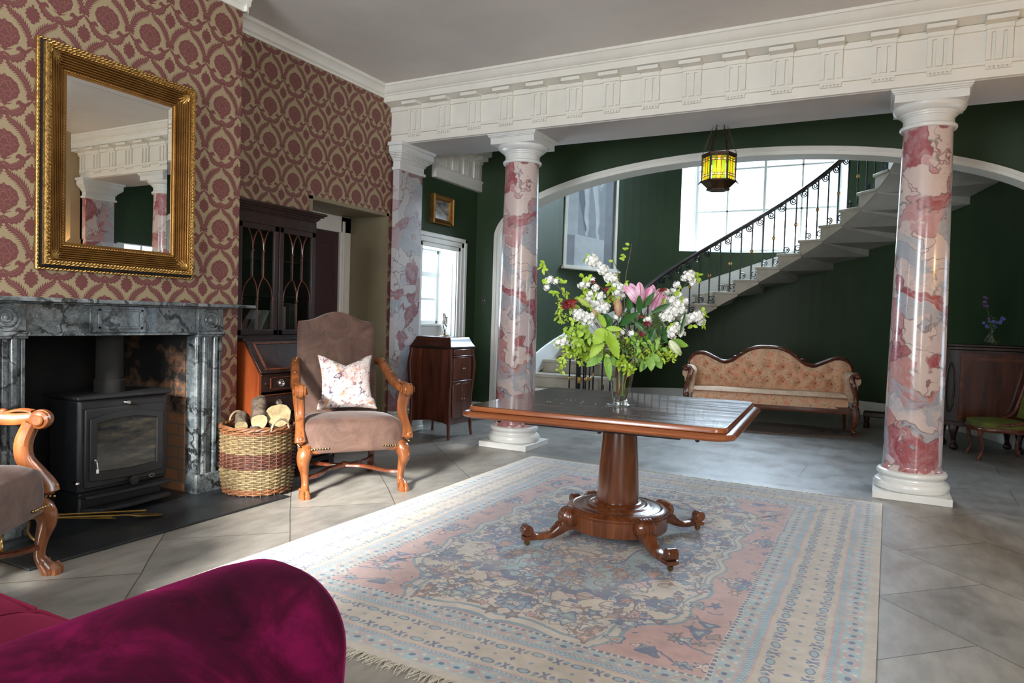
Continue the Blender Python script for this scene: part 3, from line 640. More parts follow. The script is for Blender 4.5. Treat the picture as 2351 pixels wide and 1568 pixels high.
# ---------------------------------------------------------------- columns
def column(x, y, label, cool=False):
    r = empty('column', (x, y, 0), 0, label, 'column', 'marbled columns under the white entablature')
    MB().box(-.255, -.255, 0, .255, .255, .055).build('plinth', MAT['white_gloss'], r, bevel=.004)
    P = [(.235, .055), (.245, .06), (.253, .078), (.253, .098), (.243, .118), (.228, .124), (.228, .131), (.217, .137), (.214, .147), (.219, .157), (.227, .160), (.235, .170), (.236, .183), (.228, .197), (.214, .203), (.2, .205)]
    MB().lathe(P, seg=64).build('base_mouldings', MAT['white_gloss'], r)
    S = [(.205, .205), (.206, .215), (.196, .232)]+[(.196-(.196-.162)*((k/14)**1.35), .24+k/14*2.50) for k in range(15)]
    MB().lathe(S, seg=64).build('shaft', MAT['marble_cool' if cool else 'marble'], r)
    P = [(.15, 2.735), (.182, 2.735), (.188, 2.745), (.188, 2.757), (.18, 2.766), (.167, 2.770), (.167, 2.822), (.176, 2.826), (.178, 2.836), (.187, 2.838), (.190, 2.850), (.208, 2.856), (.232, 2.875), (.240, 2.892), (.238, 2.905), (.2, 2.906)]
    MB().lathe(P, seg=64).build('capital', MAT['white_gloss'], r)
    m = MB()
    for (h, z0, z1) in ((.232, 2.903, 2.962), (.240, 2.962, 2.972), (.250, 2.972, 2.985), (.256, 2.985, 3.0)): m.box(-h, -h, z0, h, h, z1)
    m.build('abacus', MAT['white_gloss'], r, bevel=.003)
    return r
column(-3.14, 6.06, 'round pink and cream marble column left of the flower arrangement, behind the pedestal table')
column(.255, 6.06, 'round pink and cream marble column on the right, beside the rug corner')
def pilaster(x, sgn, label):
    r = empty('pilaster', (x, 6.0, 0), 0, label, 'pilaster')
    def B(m, w_, h, z0, z1): m.box(min(sgn*.0225, sgn*w_), -h, z0, max(sgn*.0225, sgn*w_), h, z1)
    m = MB(); B(m, .10, .205, .24, 2.735); m.build('shaft', MAT['marble_cool' if sgn > 0 else 'marble'], r, smooth=0)
    m = MB(); B(m, .16, .26, 0, .06); B(m, .155, .25, .06, .13); B(m, .125, .225, .13, .16); B(m, .14, .24, .16, .215); B(m, .115, .215, .215, .245); m.build('base_mouldings', MAT['white_gloss'], r, bevel=.012)
    m = MB(); B(m, .125, .23, 2.735, 2.765); B(m, .112, .212, 2.765, 2.825); B(m, .125, .225, 2.825, 2.84)
    for k in range(5): B(m, .130+.014*k, .232+.013*k, 2.84+.013*k, 2.853+.013*k)
    B(m, .185, .29, 2.905, 2.965); B(m, .20, .31, 2.965, 3.0); m.build('capital', MAT['white_gloss'], r, bevel=.004)
pilaster(LX, 1, 'flat blue and pink marbled pilaster against the papered left wall')
pilaster(RX, -1, 'flat marbled pilaster against the right wall, seen in the mirror')
# ---------------------------------------------------------------- hall behind the columns
wall_with_openings('wall_hall_left', MAT['green'], YB-.3, YA2, LX-.3, LX+.02, CZ+.1, [(6.33, 7.06, 0, 2.04)], 'y')
wall_with_openings('wall_hall_right', MAT['green'], YF, YA2, RX, RX+.25, CZ+.1, [(6.40, 7.10, .0, 2.04)], 'y')
HX = LX+.02
def architrave(name, x, sgn, y0, y1, z):
    m = MB()
    for (o, i, t) in ((0, .05, .020), (.05, .11, .032), (.11, .16, .045)):
        for a, b in ((y0-i, y0-o), (y1+o, y1+i)): m.box(min(x, x+sgn*t), a, 0, max(x, x+sgn*t), b, z+i)
        m.box(min(x, x+sgn*t), y0-i, z+o, max(x, x+sgn*t), y1+i, z+i)
    return struct(m, name, MAT['white_gloss'], bevel=.006)
architrave('trim_9', HX, 1, 6.33, 7.06, 2.02)
architrave('trim_10', RX, -1, 6.40, 7.10, 2.02)
# bay beyond the hall door: white panelled reveal and a sash window
m = MB(); m.box(HX-.32, 7.050, 0, HX-.001, 7.061, 2.04); m.box(HX-.32, 6.329, 0, HX-.001, 6.34, 2.04); m.box(HX-.32, 6.33, 2.03, HX-.001, 7.06, 2.045)
m.box(HX-.32, 6.33, 0, HX-.24, 7.06, 1.13); m.box(HX-.32, 6.33, 1.13, HX-.19, 7.06, 1.155); m.box(HX-.20, 7.040, .2, HX-.05, 7.052, 1.9)
struct(m, 'wall_bay_left', MAT['white_gloss'], bevel=.006)
sash('window_2', 6.34, 7.05, 1.155, 2.03, HX-.28, 2, 3, MAT['white_gloss'], meet=2, axis='y', fw=.04)
sash('window_5', 6.40, 7.10, .55, 2.04, RX+.12, 2, 4, MAT['white_gloss'], meet=2, axis='y')
m = MB(); m.box(RX+.02, 6.4, 0, RX+.2, 7.1, .55); struct(m, 'wall_bay_right', MAT['white_gloss'])
# entablature returning along the hall's left wall
m = MB(); ents = [(0, 2.80), (.06, 2.80), (.06, 2.90), (.075, 2.905), (.075, 2.925), (.05, 2.935), (.05, 3.13), (.07, 3.14), (.07, 3.18), (.13, 3.21), (.19, 3.22), (.19, 3.28), (.21, 3.30), (.26, 3.38), (.27, 3.42), (0, 3.42)]
run_profile(m, ents, (HX, YB+.07, 0), (HX, YA, 0), (1, 0, 0))
for k in range(5):
    yc = YB+.22+.24*k
    for a, b in ((-.06, -.036), (-.014, .014), (.036, .06)): m.box(HX+.05, yc+a, 2.935, HX+.066, yc+b, 3.11)
    m.box(HX+.05, yc-.065, 3.11, HX+.072, yc+.065, 3.15); m.box(HX+.06, yc-.07, 3.15, HX+.18, yc+.07, 3.20)
struct(m, 'trim_11', MAT['white'])
# arch wall
AC, AW, AS, AH = -1.40, 2.82, 2.23, .82
def archpts(w_, s0, h, n=48): return [(AC+w_*math.cos(PI*k/n), s0+h*math.sin(PI*k/n)) for k in range(n+1)]
out = archpts(AW, AS, AH)
m = MB(); n = len(out)
for y in (YA, YA2):
    pass
zt = CZ+.1
vs = []; fs = []
for y in (YA, YA2):
    vs += [(x, y, z) for x, z in out]+[(x, y, zt) for x, z in out]
for k in range(n-1):
    fs.append((k, k+1, n+k+1, n+k)); fs.append((2*n+k, 3*n+k, 3*n+k+1, 2*n+k+1)); fs.append((k, 2*n+k, 2*n+k+1, k+1))
m.add(vs, fs); m.box(LX-.1, YA, 0, AC-AW, YA2, zt); m.box(AC+AW, YA, 0, RX+.1, YA2, zt)
struct(m, 'wall_arch', MAT['green'], smooth=0, recalc=False)
# white moulded architrave and reveal of the arch
full = lambda w_, h: [(AC+w_, 0)]+archpts(w_, AS, h)+[(AC-w_, 0)]
def ring(m, w0, h0, w1, h1, y0, y1):
    a, b = full(w0, h0), full(w1, h1); k = len(a); vs = [(x, y0, z) for x, z in a]+[(x, y0, z) for x, z in b]+[(x, y1, z) for x, z in a]+[(x, y1, z) for x, z in b]
    fs = []
    for i in range(k-1):
        fs += [(i, i+1, k+i+1, k+i), (2*k+i, 3*k+i, 3*k+i+1, 2*k+i+1), (i, 2*k+i, 2*k+i+1, i+1), (k+i, k+i+1, 3*k+i+1, 3*k+i)]
    m.add(vs, fs)
m = MB(); ring(m, AW+.015, AH+.015, AW-.03, AH-.03, YA-.03, YA+.01); ring(m, AW-.02, AH-.02, AW-.065, AH-.065, YA-.018, YA+.02); ring(m, AW+.0, AH+.0, AW-.05, AH-.05, YA-.01, YA2+.01)
struct(m, 'trim_12', MAT['white'], smooth=30)
# apse wall of the staircase with the window opening
TW0, TW1, WZ = R(71.3), R(122.3), 2.41
HT = 5.2
def seg(m, t0, t1, z0, z1, nn):
    for k in range(nn):
        a, b = t0+(t1-t0)*k/nn, t0+(t1-t0)*(k+1)/nn
        q = [(SC[0]+rr*math.cos(t), SC[1]+rr*math.sin(t)) for rr, t in ((SR, a), (SR, b), (SR+.25, b), (SR+.25, a))]
        m.add([(x, y, z0) for x, y in q]+[(x, y, z1) for x, y in q], [(0,1,5,4),(2,3,7,6),(0,3,2,1),(4,5,6,7)]+([(1,2,6,5)] if k == nn-1 else [])+([(3,0,4,7)] if k == 0 else []))
m = MB(); seg(m, 0, TW0, 0, HT, 24); seg(m, TW1, PI, 0, HT, 20); seg(m, TW0, TW1, 0, WZ, 16); seg(m, TW0, TW1, 4.75, HT, 16)
m.box(SC[0]-SR-.25, YA2, 0, SC[0]-SR, SC[1], HT); m.box(SC[0]+SR, YA2, 0, SC[0]+SR+.25, SC[1], HT); m.box(SC[0]-SR-.25, YA2-.02, CZ, SC[0]+SR+.25, YA2+.05, HT)
struct(m, 'wall_stair', MAT['green'], smooth=30)
struct(MB().box(SC[0]-SR-.3, YA2-.05, HT, SC[0]+SR+.3, SC[1]+SR+.3, HT+.1), 'ceiling_stair', MAT['ceiling'], smooth=0)
# reveal and window
WY = 11.78; WX0, WX1 = -2.82, -.62
def cp(t, r_=SR): return (SC[0]+r_*math.cos(t), SC[1]+r_*math.sin(t))
m = MB(); a = cp(TW1); b = cp(TW0)
arc = [cp(TW1+(TW0-TW1)*k/16) for k in range(17)]
m.add([(*a, WZ), (*a, 4.75), (WX0, WY, 4.75), (WX0, WY, WZ+.03)], [(0, 1, 2, 3)]); m.add([(*b, WZ), (*b, 4.75), (WX1, WY, 4.75), (WX1, WY, WZ+.03)], [(3, 2, 1, 0)])
bk = [(WX0+(WX1-WX0)*k/16, WY) for k in range(17)]
m.add([(*p, WZ+.005) for p in arc]+[(*p, WZ+.03) for p in bk]+[(*p, 4.745) for p in arc]+[(*p, 4.745) for p in bk], [(k, k+1, 17+k+1, 17+k) for k in range(16)]+[(34+k, 51+k, 52+k, 35+k) for k in range(16)])
struct(m, 'trim_13', MAT['white_gloss'], recalc=False)
root = empty('window_1'); root['kind'] = 'structure'
m = MB(); fwid = .05; z0, z1 = WZ+.03, 4.75
m.box(WX0, WY, z0, WX0+fwid, WY+.06, z1); m.box(WX1-fwid, WY, z0, WX1, WY+.06, z1); m.box(WX0, WY, z0, WX1, WY+.06, z0+.04); m.box(-1.745, WY, z0, -1.70, WY+.06, z1); m.build('window_frame', MAT['white_gloss'], root, bevel=.008)
m = MB()
for x in (-2.30, -1.165): m.box(x-.014, WY+.015, z0, x+.014, WY+.045, z1)
for z in (3.11, 3.79, 4.47): m.box(WX0, WY+.015, z-.014, WX1, WY+.045, z+.014)
m.build('glazing_bars', MAT['white_gloss'], root, smooth=0)
MB().box(WX0+fwid, WY+.028, z0+.04, WX1-fwid, WY+.032, z1-.02).build('window_pane', MAT['pane'], root, smooth=0)
# small bit of the world outside the stair window: pale rendered outbuilding with a coping
m = MB(); m.box(-9, 17, 0, 6, 19, 3.55); bd = empty('building', (0, 0, 0), 0, 'pale rendered building with a flat stone coping outside the stair window', 'building')
m.build('wall', MAT['white'], bd, smooth=0); m = MB(); m.box(-9.1, 16.85, 3.55, 6.1, 19.1, 3.72); m.build('coping', MAT['stone_step'], bd, smooth=0)
# skirtings
def skirt(name, pts, hgt=.19, t=.022, inward=1):
    m = MB(); n = len(pts)
    nr = []
    for i in range(n):
        a = Vector(pts[max(i-1, 0)]); b = Vector(pts[min(i+1, n-1)]); d = (b-a).normalized(); nr.append(Vector((-d.y, d.x))*inward)
    PRF = [(0, 0), (t, 0), (t, hgt*.8), (t*.6, hgt*.88), (t*.5, hgt), (0, hgt)]
    vs = []; k = len(PRF)
    for p, q in zip(pts, nr): vs += [(p[0]+q.x*o, p[1]+q.y*o, z) for o, z in PRF]
    fs = [tuple(range(k)), tuple(range((n-1)*k+k-1, (n-1)*k-1, -1))]
    for i in range(n-1):
        for j in range(k): fs.append((i*k+j, i*k+(j+1) % k, (i+1)*k+(j+1) % k, (i+1)*k+j))
    m.add(vs, fs); return struct(m, name, MAT['white_gloss'])
arcp = [cp(R(150)-R(150)*k/40, SR-.001) for k in range(41)]+[(SC[0]+SR-.001, YA2)]
skirt('baseboard_stair', arcp, .20, .025, -1)
skirt('baseboard_hall_left', [(HX+.001, 7.24), (HX+.001, YA-.001)], .19, .02, -1)
skirt('baseboard_arch_left', [(HX, YA-.001), (AC-AW-.02, YA-.001)], .19, .02, -1)
skirt('baseboard_arch_right', [(AC+AW+.02, YA-.001), (RX, YA-.001)], .19, .02, -1)
# painted panel on the curved wall
r = empty('wall_painting', (-3.945, 9.92, 2.03), math.atan2(10.43-9.37, -3.70+4.17), 'tall grey painted panel of bare legs on a pedestal, on the green stair wall', 'painting')
MB().box(-.49, -.012, 0.03, .49, .012, 1.70).build('canvas', MAT['statue'], r, smooth=0)
m = MB(); m.box(-.56, -.035, 0, -.50, .02, 1.75); m.box(.50, -.035, 0, .56, .02, 1.75); m.box(-.56, -.035, 1.70, .56, .02, 1.76); m.build('frame', MAT['white'], r, bevel=.008)
m = MB(); m.box(-.60, -.09, -.03, .60, .02, .0); m.box(-.58, -.06, 0, .58, .02, .03); m.build('ledge', MAT['white'], r, bevel=.006)
# ---------------------------------------------------------------- fireplace, hearth, stove
r = empty('fireplace_surround', (BX, 2.585, 0), 0, 'grey veined marble chimneypiece with round bosses and a long shelf under the gilt mirror', 'fireplace')
G = MAT['grey_marble']
for s_ in (-1, 1):
    y0, y1 = sorted((s_*.525, s_*.725))
    m = MB(); m.box(0.002, y0, .13, .085, y1, 1.08)
    for a, b, t in ((.0, .022, .10), (.045, .075, .112), (.085, .115, .100), (.125, .155, .112), (.178, .20, .10)): m.box(.08, y0+a, .13, t, y0+b, 1.08)
    m.build('jamb', G, r, bevel=.006)
    MB().box(-.14, min(s_*.525, s_*.57), 0, .004, max(s_*.525, s_*.57), 1.08).build('jamb_return', G, r, smooth=0)
    MB().box(.002, y0-.008, .001, .122, y1+.008, .14).build('plinth_block', G, r, bevel=.004)
    m = MB(); m.box(.002, y0, 1.098, .105, y1, 1.252); m.box(.002, y0-.012, 1.078, .125, y1+.012, 1.098); m.box(.002, y0-.006, 1.064, .115, y1+.006, 1.078); b = m.build('corner_block', G, r, bevel=.003)
    m = MB(); P = [(0, .008), (.022, .012), (.026, .002), (.034, .002), (.037, .010), (.047, .012), (.052, .004), (.060, .002), (.064, .012), (.072, .010), (.075, 0)]
    m.lathe(P, seg=32, cap=False); m.ball((0, 0, .008), (.016, .016, .010)); m.xf(Matrix.Translation((.105, (y0+y1)/2, 1.175)) @ Matrix.Rotation(R(90), 4, 'Y')); m.build('round_boss', G, b)
m = MB(); m.box(.002, -.525, 1.088, .08, .525, 1.252); m.box(.002, -.525, 1.076, .10, .525, 1.090); m.build('frieze', G, r, bevel=.003)
m = MB(); m.box(.08, -.182, 1.094, .094, .182, 1.250)
for a, b, c, d in ((-.14, -.12, 1.115, 1.232), (.12, .14, 1.115, 1.232), (-.14, .14, 1.115, 1.13), (-.14, .14, 1.218, 1.232)): m.box(.094, a, c, .104, b, d)
m.build('centre_tablet', G, r, bevel=.003)
m = MB(); m.box(.002, -.86, 1.262, .215, .91, 1.285); m.box(.002, -.755, 1.252, .13, .755, 1.263); m.build('mantel_shelf', G, r, bevel=.005)
r = empty('hearth_slab', (-3.78, 2.0, 0), 0, 'black slate hearth slab in front of the wood stove', 'hearth')
MB().box(-.70, -.20, .001, .32, 1.42, .014).build('slab', MAT['slate'], r, bevel=.004)
MB().box(-.27, -.9, .001, -.02, -.17, .014).build('slab', MAT['slate'], r, bevel=.004)
# stove
r = empty('wood_stove', (-4.035, 2.645, .014), 0, 'black cast iron wood burning stove with a glass door standing in the fireplace', 'stove')
K = MAT['black']
m = MB(); m.box(-.30, -.285, .14, -.004, .285, .69); m.build('body', K, r, bevel=.02)
m = MB(); m.box(-.34, -.30, .688, .015, .30, .708); m.build('top_plate', K, r, bevel=.006)
m = MB(); m.box(-.28, -.26, 0, -.03, .26, .14); m.build('base', K, r, bevel=.01)
# ash shelf
m = MB(); m.prism([(0, -.28), (.055, -.27), (.065, -.22), (.065, .22), (.055, .27), (0, .28)], .118, .135); m.build('ash_shelf', K, r, bevel=.003)
m = MB(); m.prism([(-.02, -.26), (.09, -.20), (.10, .0), (.07, .26), (-.02, .26)], .035, .055); m.build('ash_lip', K, r, bevel=.003)
def arched(h, z0, z1, rise, n=14): return [(-h, z0+rise*.4)]+[(-h+2*h*k/n, z0-rise*.0+rise*.4-rise*.4*math.sin(PI*k/n)) for k in range(1, n)]+[(h, z0+rise*.4)]+[(h-2*h*k/n, z1-rise+rise*math.sin(PI*k/n)) for k in range(0, n+1)]
m = MB(); m.box(-.005, -.255, .17, .012, .255, .635); d = m.build('door', K, r, bevel=.008)
def frame(m, o, i, x0, x1):
    n = len(o); vs = [(x, *p) for x in (x0, x1) for q in (o, i) for p in q]; fs = []
    for k in range(n):
        j = (k+1) % n; fs += [(k, j, n+j, n+k), (2*n+k, 3*n+k, 3*n+j, 2*n+j), (k, 2*n+k, 2*n+j, j), (n+k, n+j, 3*n+j, 3*n+k)]
    m.add(vs, fs)
m = MB(); frame(m, arched(.232, .20, .605, .03), arched(.190, .255, .568, .022), .010, .026); m.build('door_moulding', K, d, bevel=.004)
t = NT('sooty_stove_glass'); n1 = t.noise(t.coord((2, 5, 26)), 1, 5, 0.65); t.base(t.ramp(n1.outputs[0], [(0.35, (0.012, 0.014, 0.016)), (0.55, (0.045, 0.040, 0.030)), (0.7, (0.10, 0.08, 0.05))])); t.set(Roughness=0.12); MAT['stove_glass'] = t.m
m = MB(); m.prism(arched(.192, .25, .57, .02), .008, .014, 'x'); m.build('glass', MAT['stove_glass'], d, smooth=0)
m = MB(); m.loft(spline([(.012, -.215, .335), (.045, -.218, .34), (.052, -.212, .33), (.050, -.205, .28)]), .007); m.loft([(.050, -.205, .285), (.050, -.204, .262)], .010); m.build('door_handle', MAT['chrome'], d)
m = MB(); m.lathe([(.028, 0), (.028, .012), (0.001, .014)], seg=24); m.xf(Matrix.Translation((.026, .035, .175)) @ Matrix.Rotation(R(90), 4, 'Y')); m.box(.026, .014, .165, .046, .058, .178); m.build('air_dial', K, d)
m = MB(); m.lathe([(.010, 0), (.010, .018), (.006, .02), (.006, .03), (.009, .032), (.0, .036)], seg=16); m.xf(Matrix.Translation((0, .0, .655)) @ Matrix.Rotation(R(90), 4, 'Y')); m.box(0, -.02, .65, .006, .02, .66); m.build('air_knob', MAT['chrome'], r)
m = MB(); m.loft([(-.01, -.30, .22), (.04, -.315, .22)], .008); m.ball((.045, -.317, .22), .013); m.build('riddling_knob', MAT['chrome'], r)
m = MB(); m.loft([(.0125, .165+.018*math.cos(a), .178+.008*math.sin(a)) for a in [2*PI*k/16 for k in range(16)]], .0015, closed=True, seg=6); m.build('oval_badge', MAT['chrome'], d)
m = MB(); m.lathe([(.085, .70), (.085, .78), (.076, .785), (.074, 1.24)], (-.17, .0, 0)); m.build('flue_pipe', MAT['soot'], r)
# brass fire irons resting on firedogs
B = MAT['brass']
for (x, y, rz, lab) in ((-3.86, 1.93, .2, 'small brass firedog on curved legs on the hearth, beside the near armchair'),):
    r = empty('firedog', (x, y, .014), rz, lab, 'firedog')
    for s_ in (-1, 1):
        m = MB(); m.loft(spline([(.0, 0, .125), (.02*1, s_*.03, .13), (.03, s_*.065, .11), (.02, s_*.07, .05), (.04, s_*.085, .012), (.07, s_*.095, .008)]), [.007]*30+[.009]); m.build('leg', B, r)
    m = MB(); m.loft(spline([(-.02, -.05, .115), (0, 0, .135), (-.02, .05, .115)]), .009); m.loft([(0, 0, .12), (-.12, 0, .10)], .006); m.build('cradle', B, r)
for k, (p0, p1, nm, lab) in enumerate((((-3.87, 1.90, .165), (-3.80, 2.62, .045), 'poker', 'long thin brass poker lying across the hearth, nearest the stove'), ((-3.84, 1.88, .165), (-3.74, 2.58, .040), 'fire_shovel', 'brass fire shovel lying across the hearth, nearest the stone floor'), ((-3.90, 1.92, .155), (-3.84, 2.45, .035), 'fire_tongs', 'brass fire tongs with ringed handle lying at the back of the hearth'))):
    a, b = Vector(p0), Vector(p1); d = b-a; r = empty(nm, p0, 0, lab, nm.replace('_', ' '))
    m = MB()
    if k == 2:
        for s_ in (-.012, .012): m.loft([(s_, 0, 0), (d.x+s_*1.5, d.y, d.z)], .0045)
    else: m.loft([(0, 0, 0), (d.x, d.y, d.z)], .0055)
    m.build('shaft', B, r)
    m = MB(); m.loft([tuple(-d*.0), tuple(d*.05), tuple(d*.08), tuple(d*.12), tuple(d*.16), tuple(d*.17)], [.010, .013, .008, .012, .009, .006]); m.build('handle', B, r)
    if k == 1: m = MB(); m.loft([tuple(d*.86), tuple(d*.92), tuple(d*1.06), tuple(d*1.12)], [(.006, .004), (.035, .006), (.045, .006), (.03, .005)], seg=12); m.build('pan', B, r)
# ---------------------------------------------------------------- gilt mirror over the mantel
r = empty('wall_mirror', (BX, 2.635, 2.07), 0, 'large rectangular mirror in a heavy gilt frame above the fireplace', 'mirror')
PW, PH = .488, .628
def rectring(m, w0, h0, x0, w1, h1, x1):
    a = [(-w0, -h0), (w0, -h0), (w0, h0), (-w0, h0)]; b = [(-w1, -h1), (w1, -h1), (w1, h1), (-w1, h1)]
    m.add([(x0, *p) for p in a]+[(x1, *p) for p in b], [(k, (k+1) % 4, 4+(k+1) % 4, 4+k) for k in range(4)])
def prof_frame(pts):
    m = MB()
    for (o0, x0), (o1, x1) in zip(pts, pts[1:]): rectring(m, PW-o0, PH-o0, x0, PW-o1, PH-o1, x1)
    return m
prof_frame([(0, .002), (0, .022), (.004, .027), (.010, .027), (.013, .020)]).build('outer_moulding', MAT['gilt'], r, smooth=0, recalc=False)
prof_frame([(.012, .018), (.014, .032), (.024, .034), (.026, .030)]).build('black_band', MAT['gloss_black'], r, smooth=0, recalc=False)
prof_frame([(.025, .028), (.026, .055), (.032, .066), (.040, .068), (.044, .060), (.050, .060)]).build('raised_moulding', MAT['gilt'], r, smooth=0, recalc=False)
pts = [(.050, .060)]
for k in range(6): o = .056+k*.0128; x = .056-.033*(k/5)**.8; pts += [(o, x-.004), (o+.003, x+.005), (o+.008, x+.0045), (o+.0105, x-.006)]
pts += [(.134, .020), (.138, .026), (.146, .024), (.150, .016), (.160, .014), (.163, .010)]
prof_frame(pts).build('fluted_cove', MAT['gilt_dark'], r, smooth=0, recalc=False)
def rope(name, o, x, rad, pitch, mat, seg=6):
    m = MB(); w_, h_ = PW-o, PH-o
    for (a, b) in (((-w_, -h_), (w_, -h_)), ((w_, -h_), (w_, h_)), ((w_, h_), (-w_, h_)), ((-w_, h_), (-w_, -h_))):
        L = math.hypot(b[0]-a[0], b[1]-a[1]); n = max(2, int(L/pitch)); dx, dz = (b[0]-a[0])/n, (b[1]-a[1])/n; l = math.hypot(dx, dz); ux_, uz_ = dx/l, dz/l
        for k in range(n):
            cx, cz = a[0]+dx*(k+.5), a[1]+dz*(k+.5)
            q = Vector((0, ux_, uz_))*pitch*.62+Vector((0, -uz_, ux_))*rad*.75
            m.loft([tuple(Vector((x, cx, cz))-q), (x+rad*.5, cx, cz), tuple(Vector((x, cx, cz))+q)], [rad*.25, rad*.8, rad*.25], seg=seg)
    return m.build(name, mat, r)
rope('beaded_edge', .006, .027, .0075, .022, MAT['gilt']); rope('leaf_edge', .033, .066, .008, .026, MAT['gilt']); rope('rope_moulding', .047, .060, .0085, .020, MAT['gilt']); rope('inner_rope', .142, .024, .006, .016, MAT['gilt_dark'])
for sy in (-1, 1):
    for sz in (-1, 1):
        m = MB()
        for k in range(5):
            a = R(45+(k-2)*13); p = Vector((.058, sy*(PW-.055), sz*(PH-.055))); q = p-Vector((.030, sy*math.sin(a)*.085, sz*math.cos(a)*.085)); m.loft([tuple(p), tuple((p+q)/2+Vector((.006, 0, 0))), tuple(q)], [.004, .0075, .004], seg=6)
        m.build('corner_leaf', MAT['gilt'], r)
MB().box(.006, -(PW-.160), -(PH-.160), .012, PW-.160, PH-.160).build('mirror_glass', MAT['mirror'], r, smooth=0)
m = MB(); W2, H2 = PW-.160, PH-.160; rectring(m, W2-.026, H2-.026, .0135, W2, H2, .0122); m.build('bevelled_edge', MAT['mirror'], r, smooth=0, recalc=False)
# ---------------------------------------------------------------- log basket with logs
def wicker(name, c1, c2): return mottled(name, c1, c2, 40, 0.5, 0.1)
WK = [wicker('pale_willow', (.08, .055, .022), (.21, .16, .08)), wicker('dark_willow', (.035, .012, .008), (.09, .03, .016)), wicker('buff_willow', (.085, .055, .022), (.20, .15, .07)), wicker('brown_willow', (.10, .04, .015), (.2, .08, .03))]
r = empty('log_basket', (-3.765, 3.425, .014), R(20), 'round wicker log basket in banded willow on the hearth beside the armchair', 'basket')
bx, by = .262, .262
NS = 30
def brow(m, z, ph, rad, R0):
    pts = []
    for k in range(NS*4):
        a = 2*PI*k/(NS*4); rr = R0+.0075*math.sin(NS/2*a*1.0+ph); pts.append((rr*math.cos(a), rr*math.sin(a), z))
    m.loft(pts, rad, seg=5, closed=True)
RZ = lambda z: .218+.020*min(1, z/.15)
rows = int(.43/.0125); bands = [MB(), MB(), MB(), MB(), MB()]
for k in range(rows):
    z = .012+k*.0125; b = 3 if k < 3 else 4 if k > rows-3 else 0 if z < .185 else 1 if z < .285 else 2
    brow(bands[b], z, PI*(k % 2), .0068, RZ(z))
for mb_, mt, nm in zip(bands, WK+[WK[3]], ('lower_weave', 'dark_band', 'upper_weave', 'base_border', 'top_border')): mb_.build(nm, mt, r)
m = MB()
for k in range(NS//2*2):
    a = 2*PI*(k+.25)/(NS/1.0)*1.0; m.loft([(RZ(z)*math.cos(a), RZ(z)*math.sin(a), z) for z in (.0, .08, .16, .3, .44)], .004, seg=5)
m.build('stakes', WK[3], r); 
m = MB()
for t in range(3): m.loft([((.241+.008*math.cos(10*a+t*2.1))*math.cos(a), (.241+.008*math.cos(10*a+t*2.1))*math.sin(a), .442+.008*math.sin(10*a+t*2.1)+t*.004) for a in [2*PI*k/120 for k in range(120)]], .009, seg=6, closed=True)
m.build('rim', WK[3], r)
m = MB(); m.lathe([(.0, .01), (.213, .01), (.228, .43), (.22, .43), (.206, .02), (0, .02)], cap=False); m.build('lining', WK[1], r)
for s_, an in ((1, R(-28)), (-1, R(-28))):
    m = MB()
    for t in range(3): m.loft([(s_*(.240+.012*math.sin(b)+.004*math.cos(9*b+t*2.1)), .068*math.cos(b), .44+.075*math.sin(b)+.004*math.sin(9*b+t*2.1)) for b in [PI*k/24 for k in range(25)]], .0055, seg=5)
    m.xf(Matrix.Rotation(an, 4, 'Z')); m.build('handle', mottled('twisted_rope_willow', (.22, .15, .09), (.34, .25, .16), 50, .7, .2), r)
MAT['bark'] = mottled('rough_bark', (.035, .024, .016), (.15, .11, .075), 28, .95, .8, fine=70, bdist=.012)
MAT['log_end'] = None
t = NT('cut_log_end'); v = t.coord(); n1 = t.noise(v, 12, 4, .6); wv = t.new('ShaderNodeTexWave', wave_type='RINGS'); wv.rings_direction = 'Z'; wv.inputs['Scale'].default_value = 28; wv.inputs['Distortion'].default_value = 2; t.link(v, wv.inputs[0])
t.base(t.mix(t.ramp(wv.outputs[0], [(0, (0, 0, 0)), (1, (.35, .35, .35))]), t.ramp(n1.outputs[0], [(.35, (.42, .29, .15)), (.65, (.58, .43, .25))]), (.24, .14, .06))); t.set(Roughness=.85); MAT['log_end'] = t.m
t = NT('weathered_log_end'); v = t.coord(); n1 = t.noise(v, 14, 5, .6); t.base(t.ramp(n1.outputs[0], [(.35, (.16, .12, .055)), (.65, (.32, .25, .13))])); t.set(Roughness=.9); t.bump(n1.outputs[0], .4, .004); MAT['log_old'] = t.m
def log(lab, p0, p1, rad, end, seed, sq=1.0):
    rs = random.Random(seed); a, b = Vector(p0), Vector(p1); L = (b-a).length
    r_ = empty('log', p0, 0, lab, 'log', 'logs in the wicker basket'); r_.rotation_euler = (b-a).to_track_quat('Z', 'Y').to_euler()
    w_ = [1+rs.uniform(-.05, .05) for _ in range(20)]
    m = MB(); n = 20; K_ = 7; vs = []
    for i in range(K_):
        z = L*i/(K_-1)
        for k in range(n): q = rad*w_[k]*(1+.05*math.sin(i*1.3+k)); th = 2*PI*k/n; vs.append((q*math.cos(th)*sq, q*math.sin(th), z))
    m.add(vs, [(i*n+k, i*n+(k+1) % n, (i+1)*n+(k+1) % n, (i+1)*n+k) for i in range(K_-1) for k in range(n)]); m.build('bark', MAT['bark'], r_, smooth=60)
    for z, s_, i in ((0, -1, 0), (L, 1, K_-1)):
        m = MB(); m.add([(vs[i*n+k][0]*.97, vs[i*n+k][1]*.97, z+s_*.002) for k in range(n)], [tuple(range(n))]); m.build('cut_end', end, r_, smooth=0)
log('small dark log at the left of the wicker basket', (-3.83, 3.335, .455), (-3.96, 3.45, .50), .042, MAT['log_old'], 3)
log('middle log with a pale fresh cut end facing the room, leaning in the basket', (-3.715, 3.385, .492), (-3.875, 3.53, .595), .062, MAT['log_end'], 4, .9)
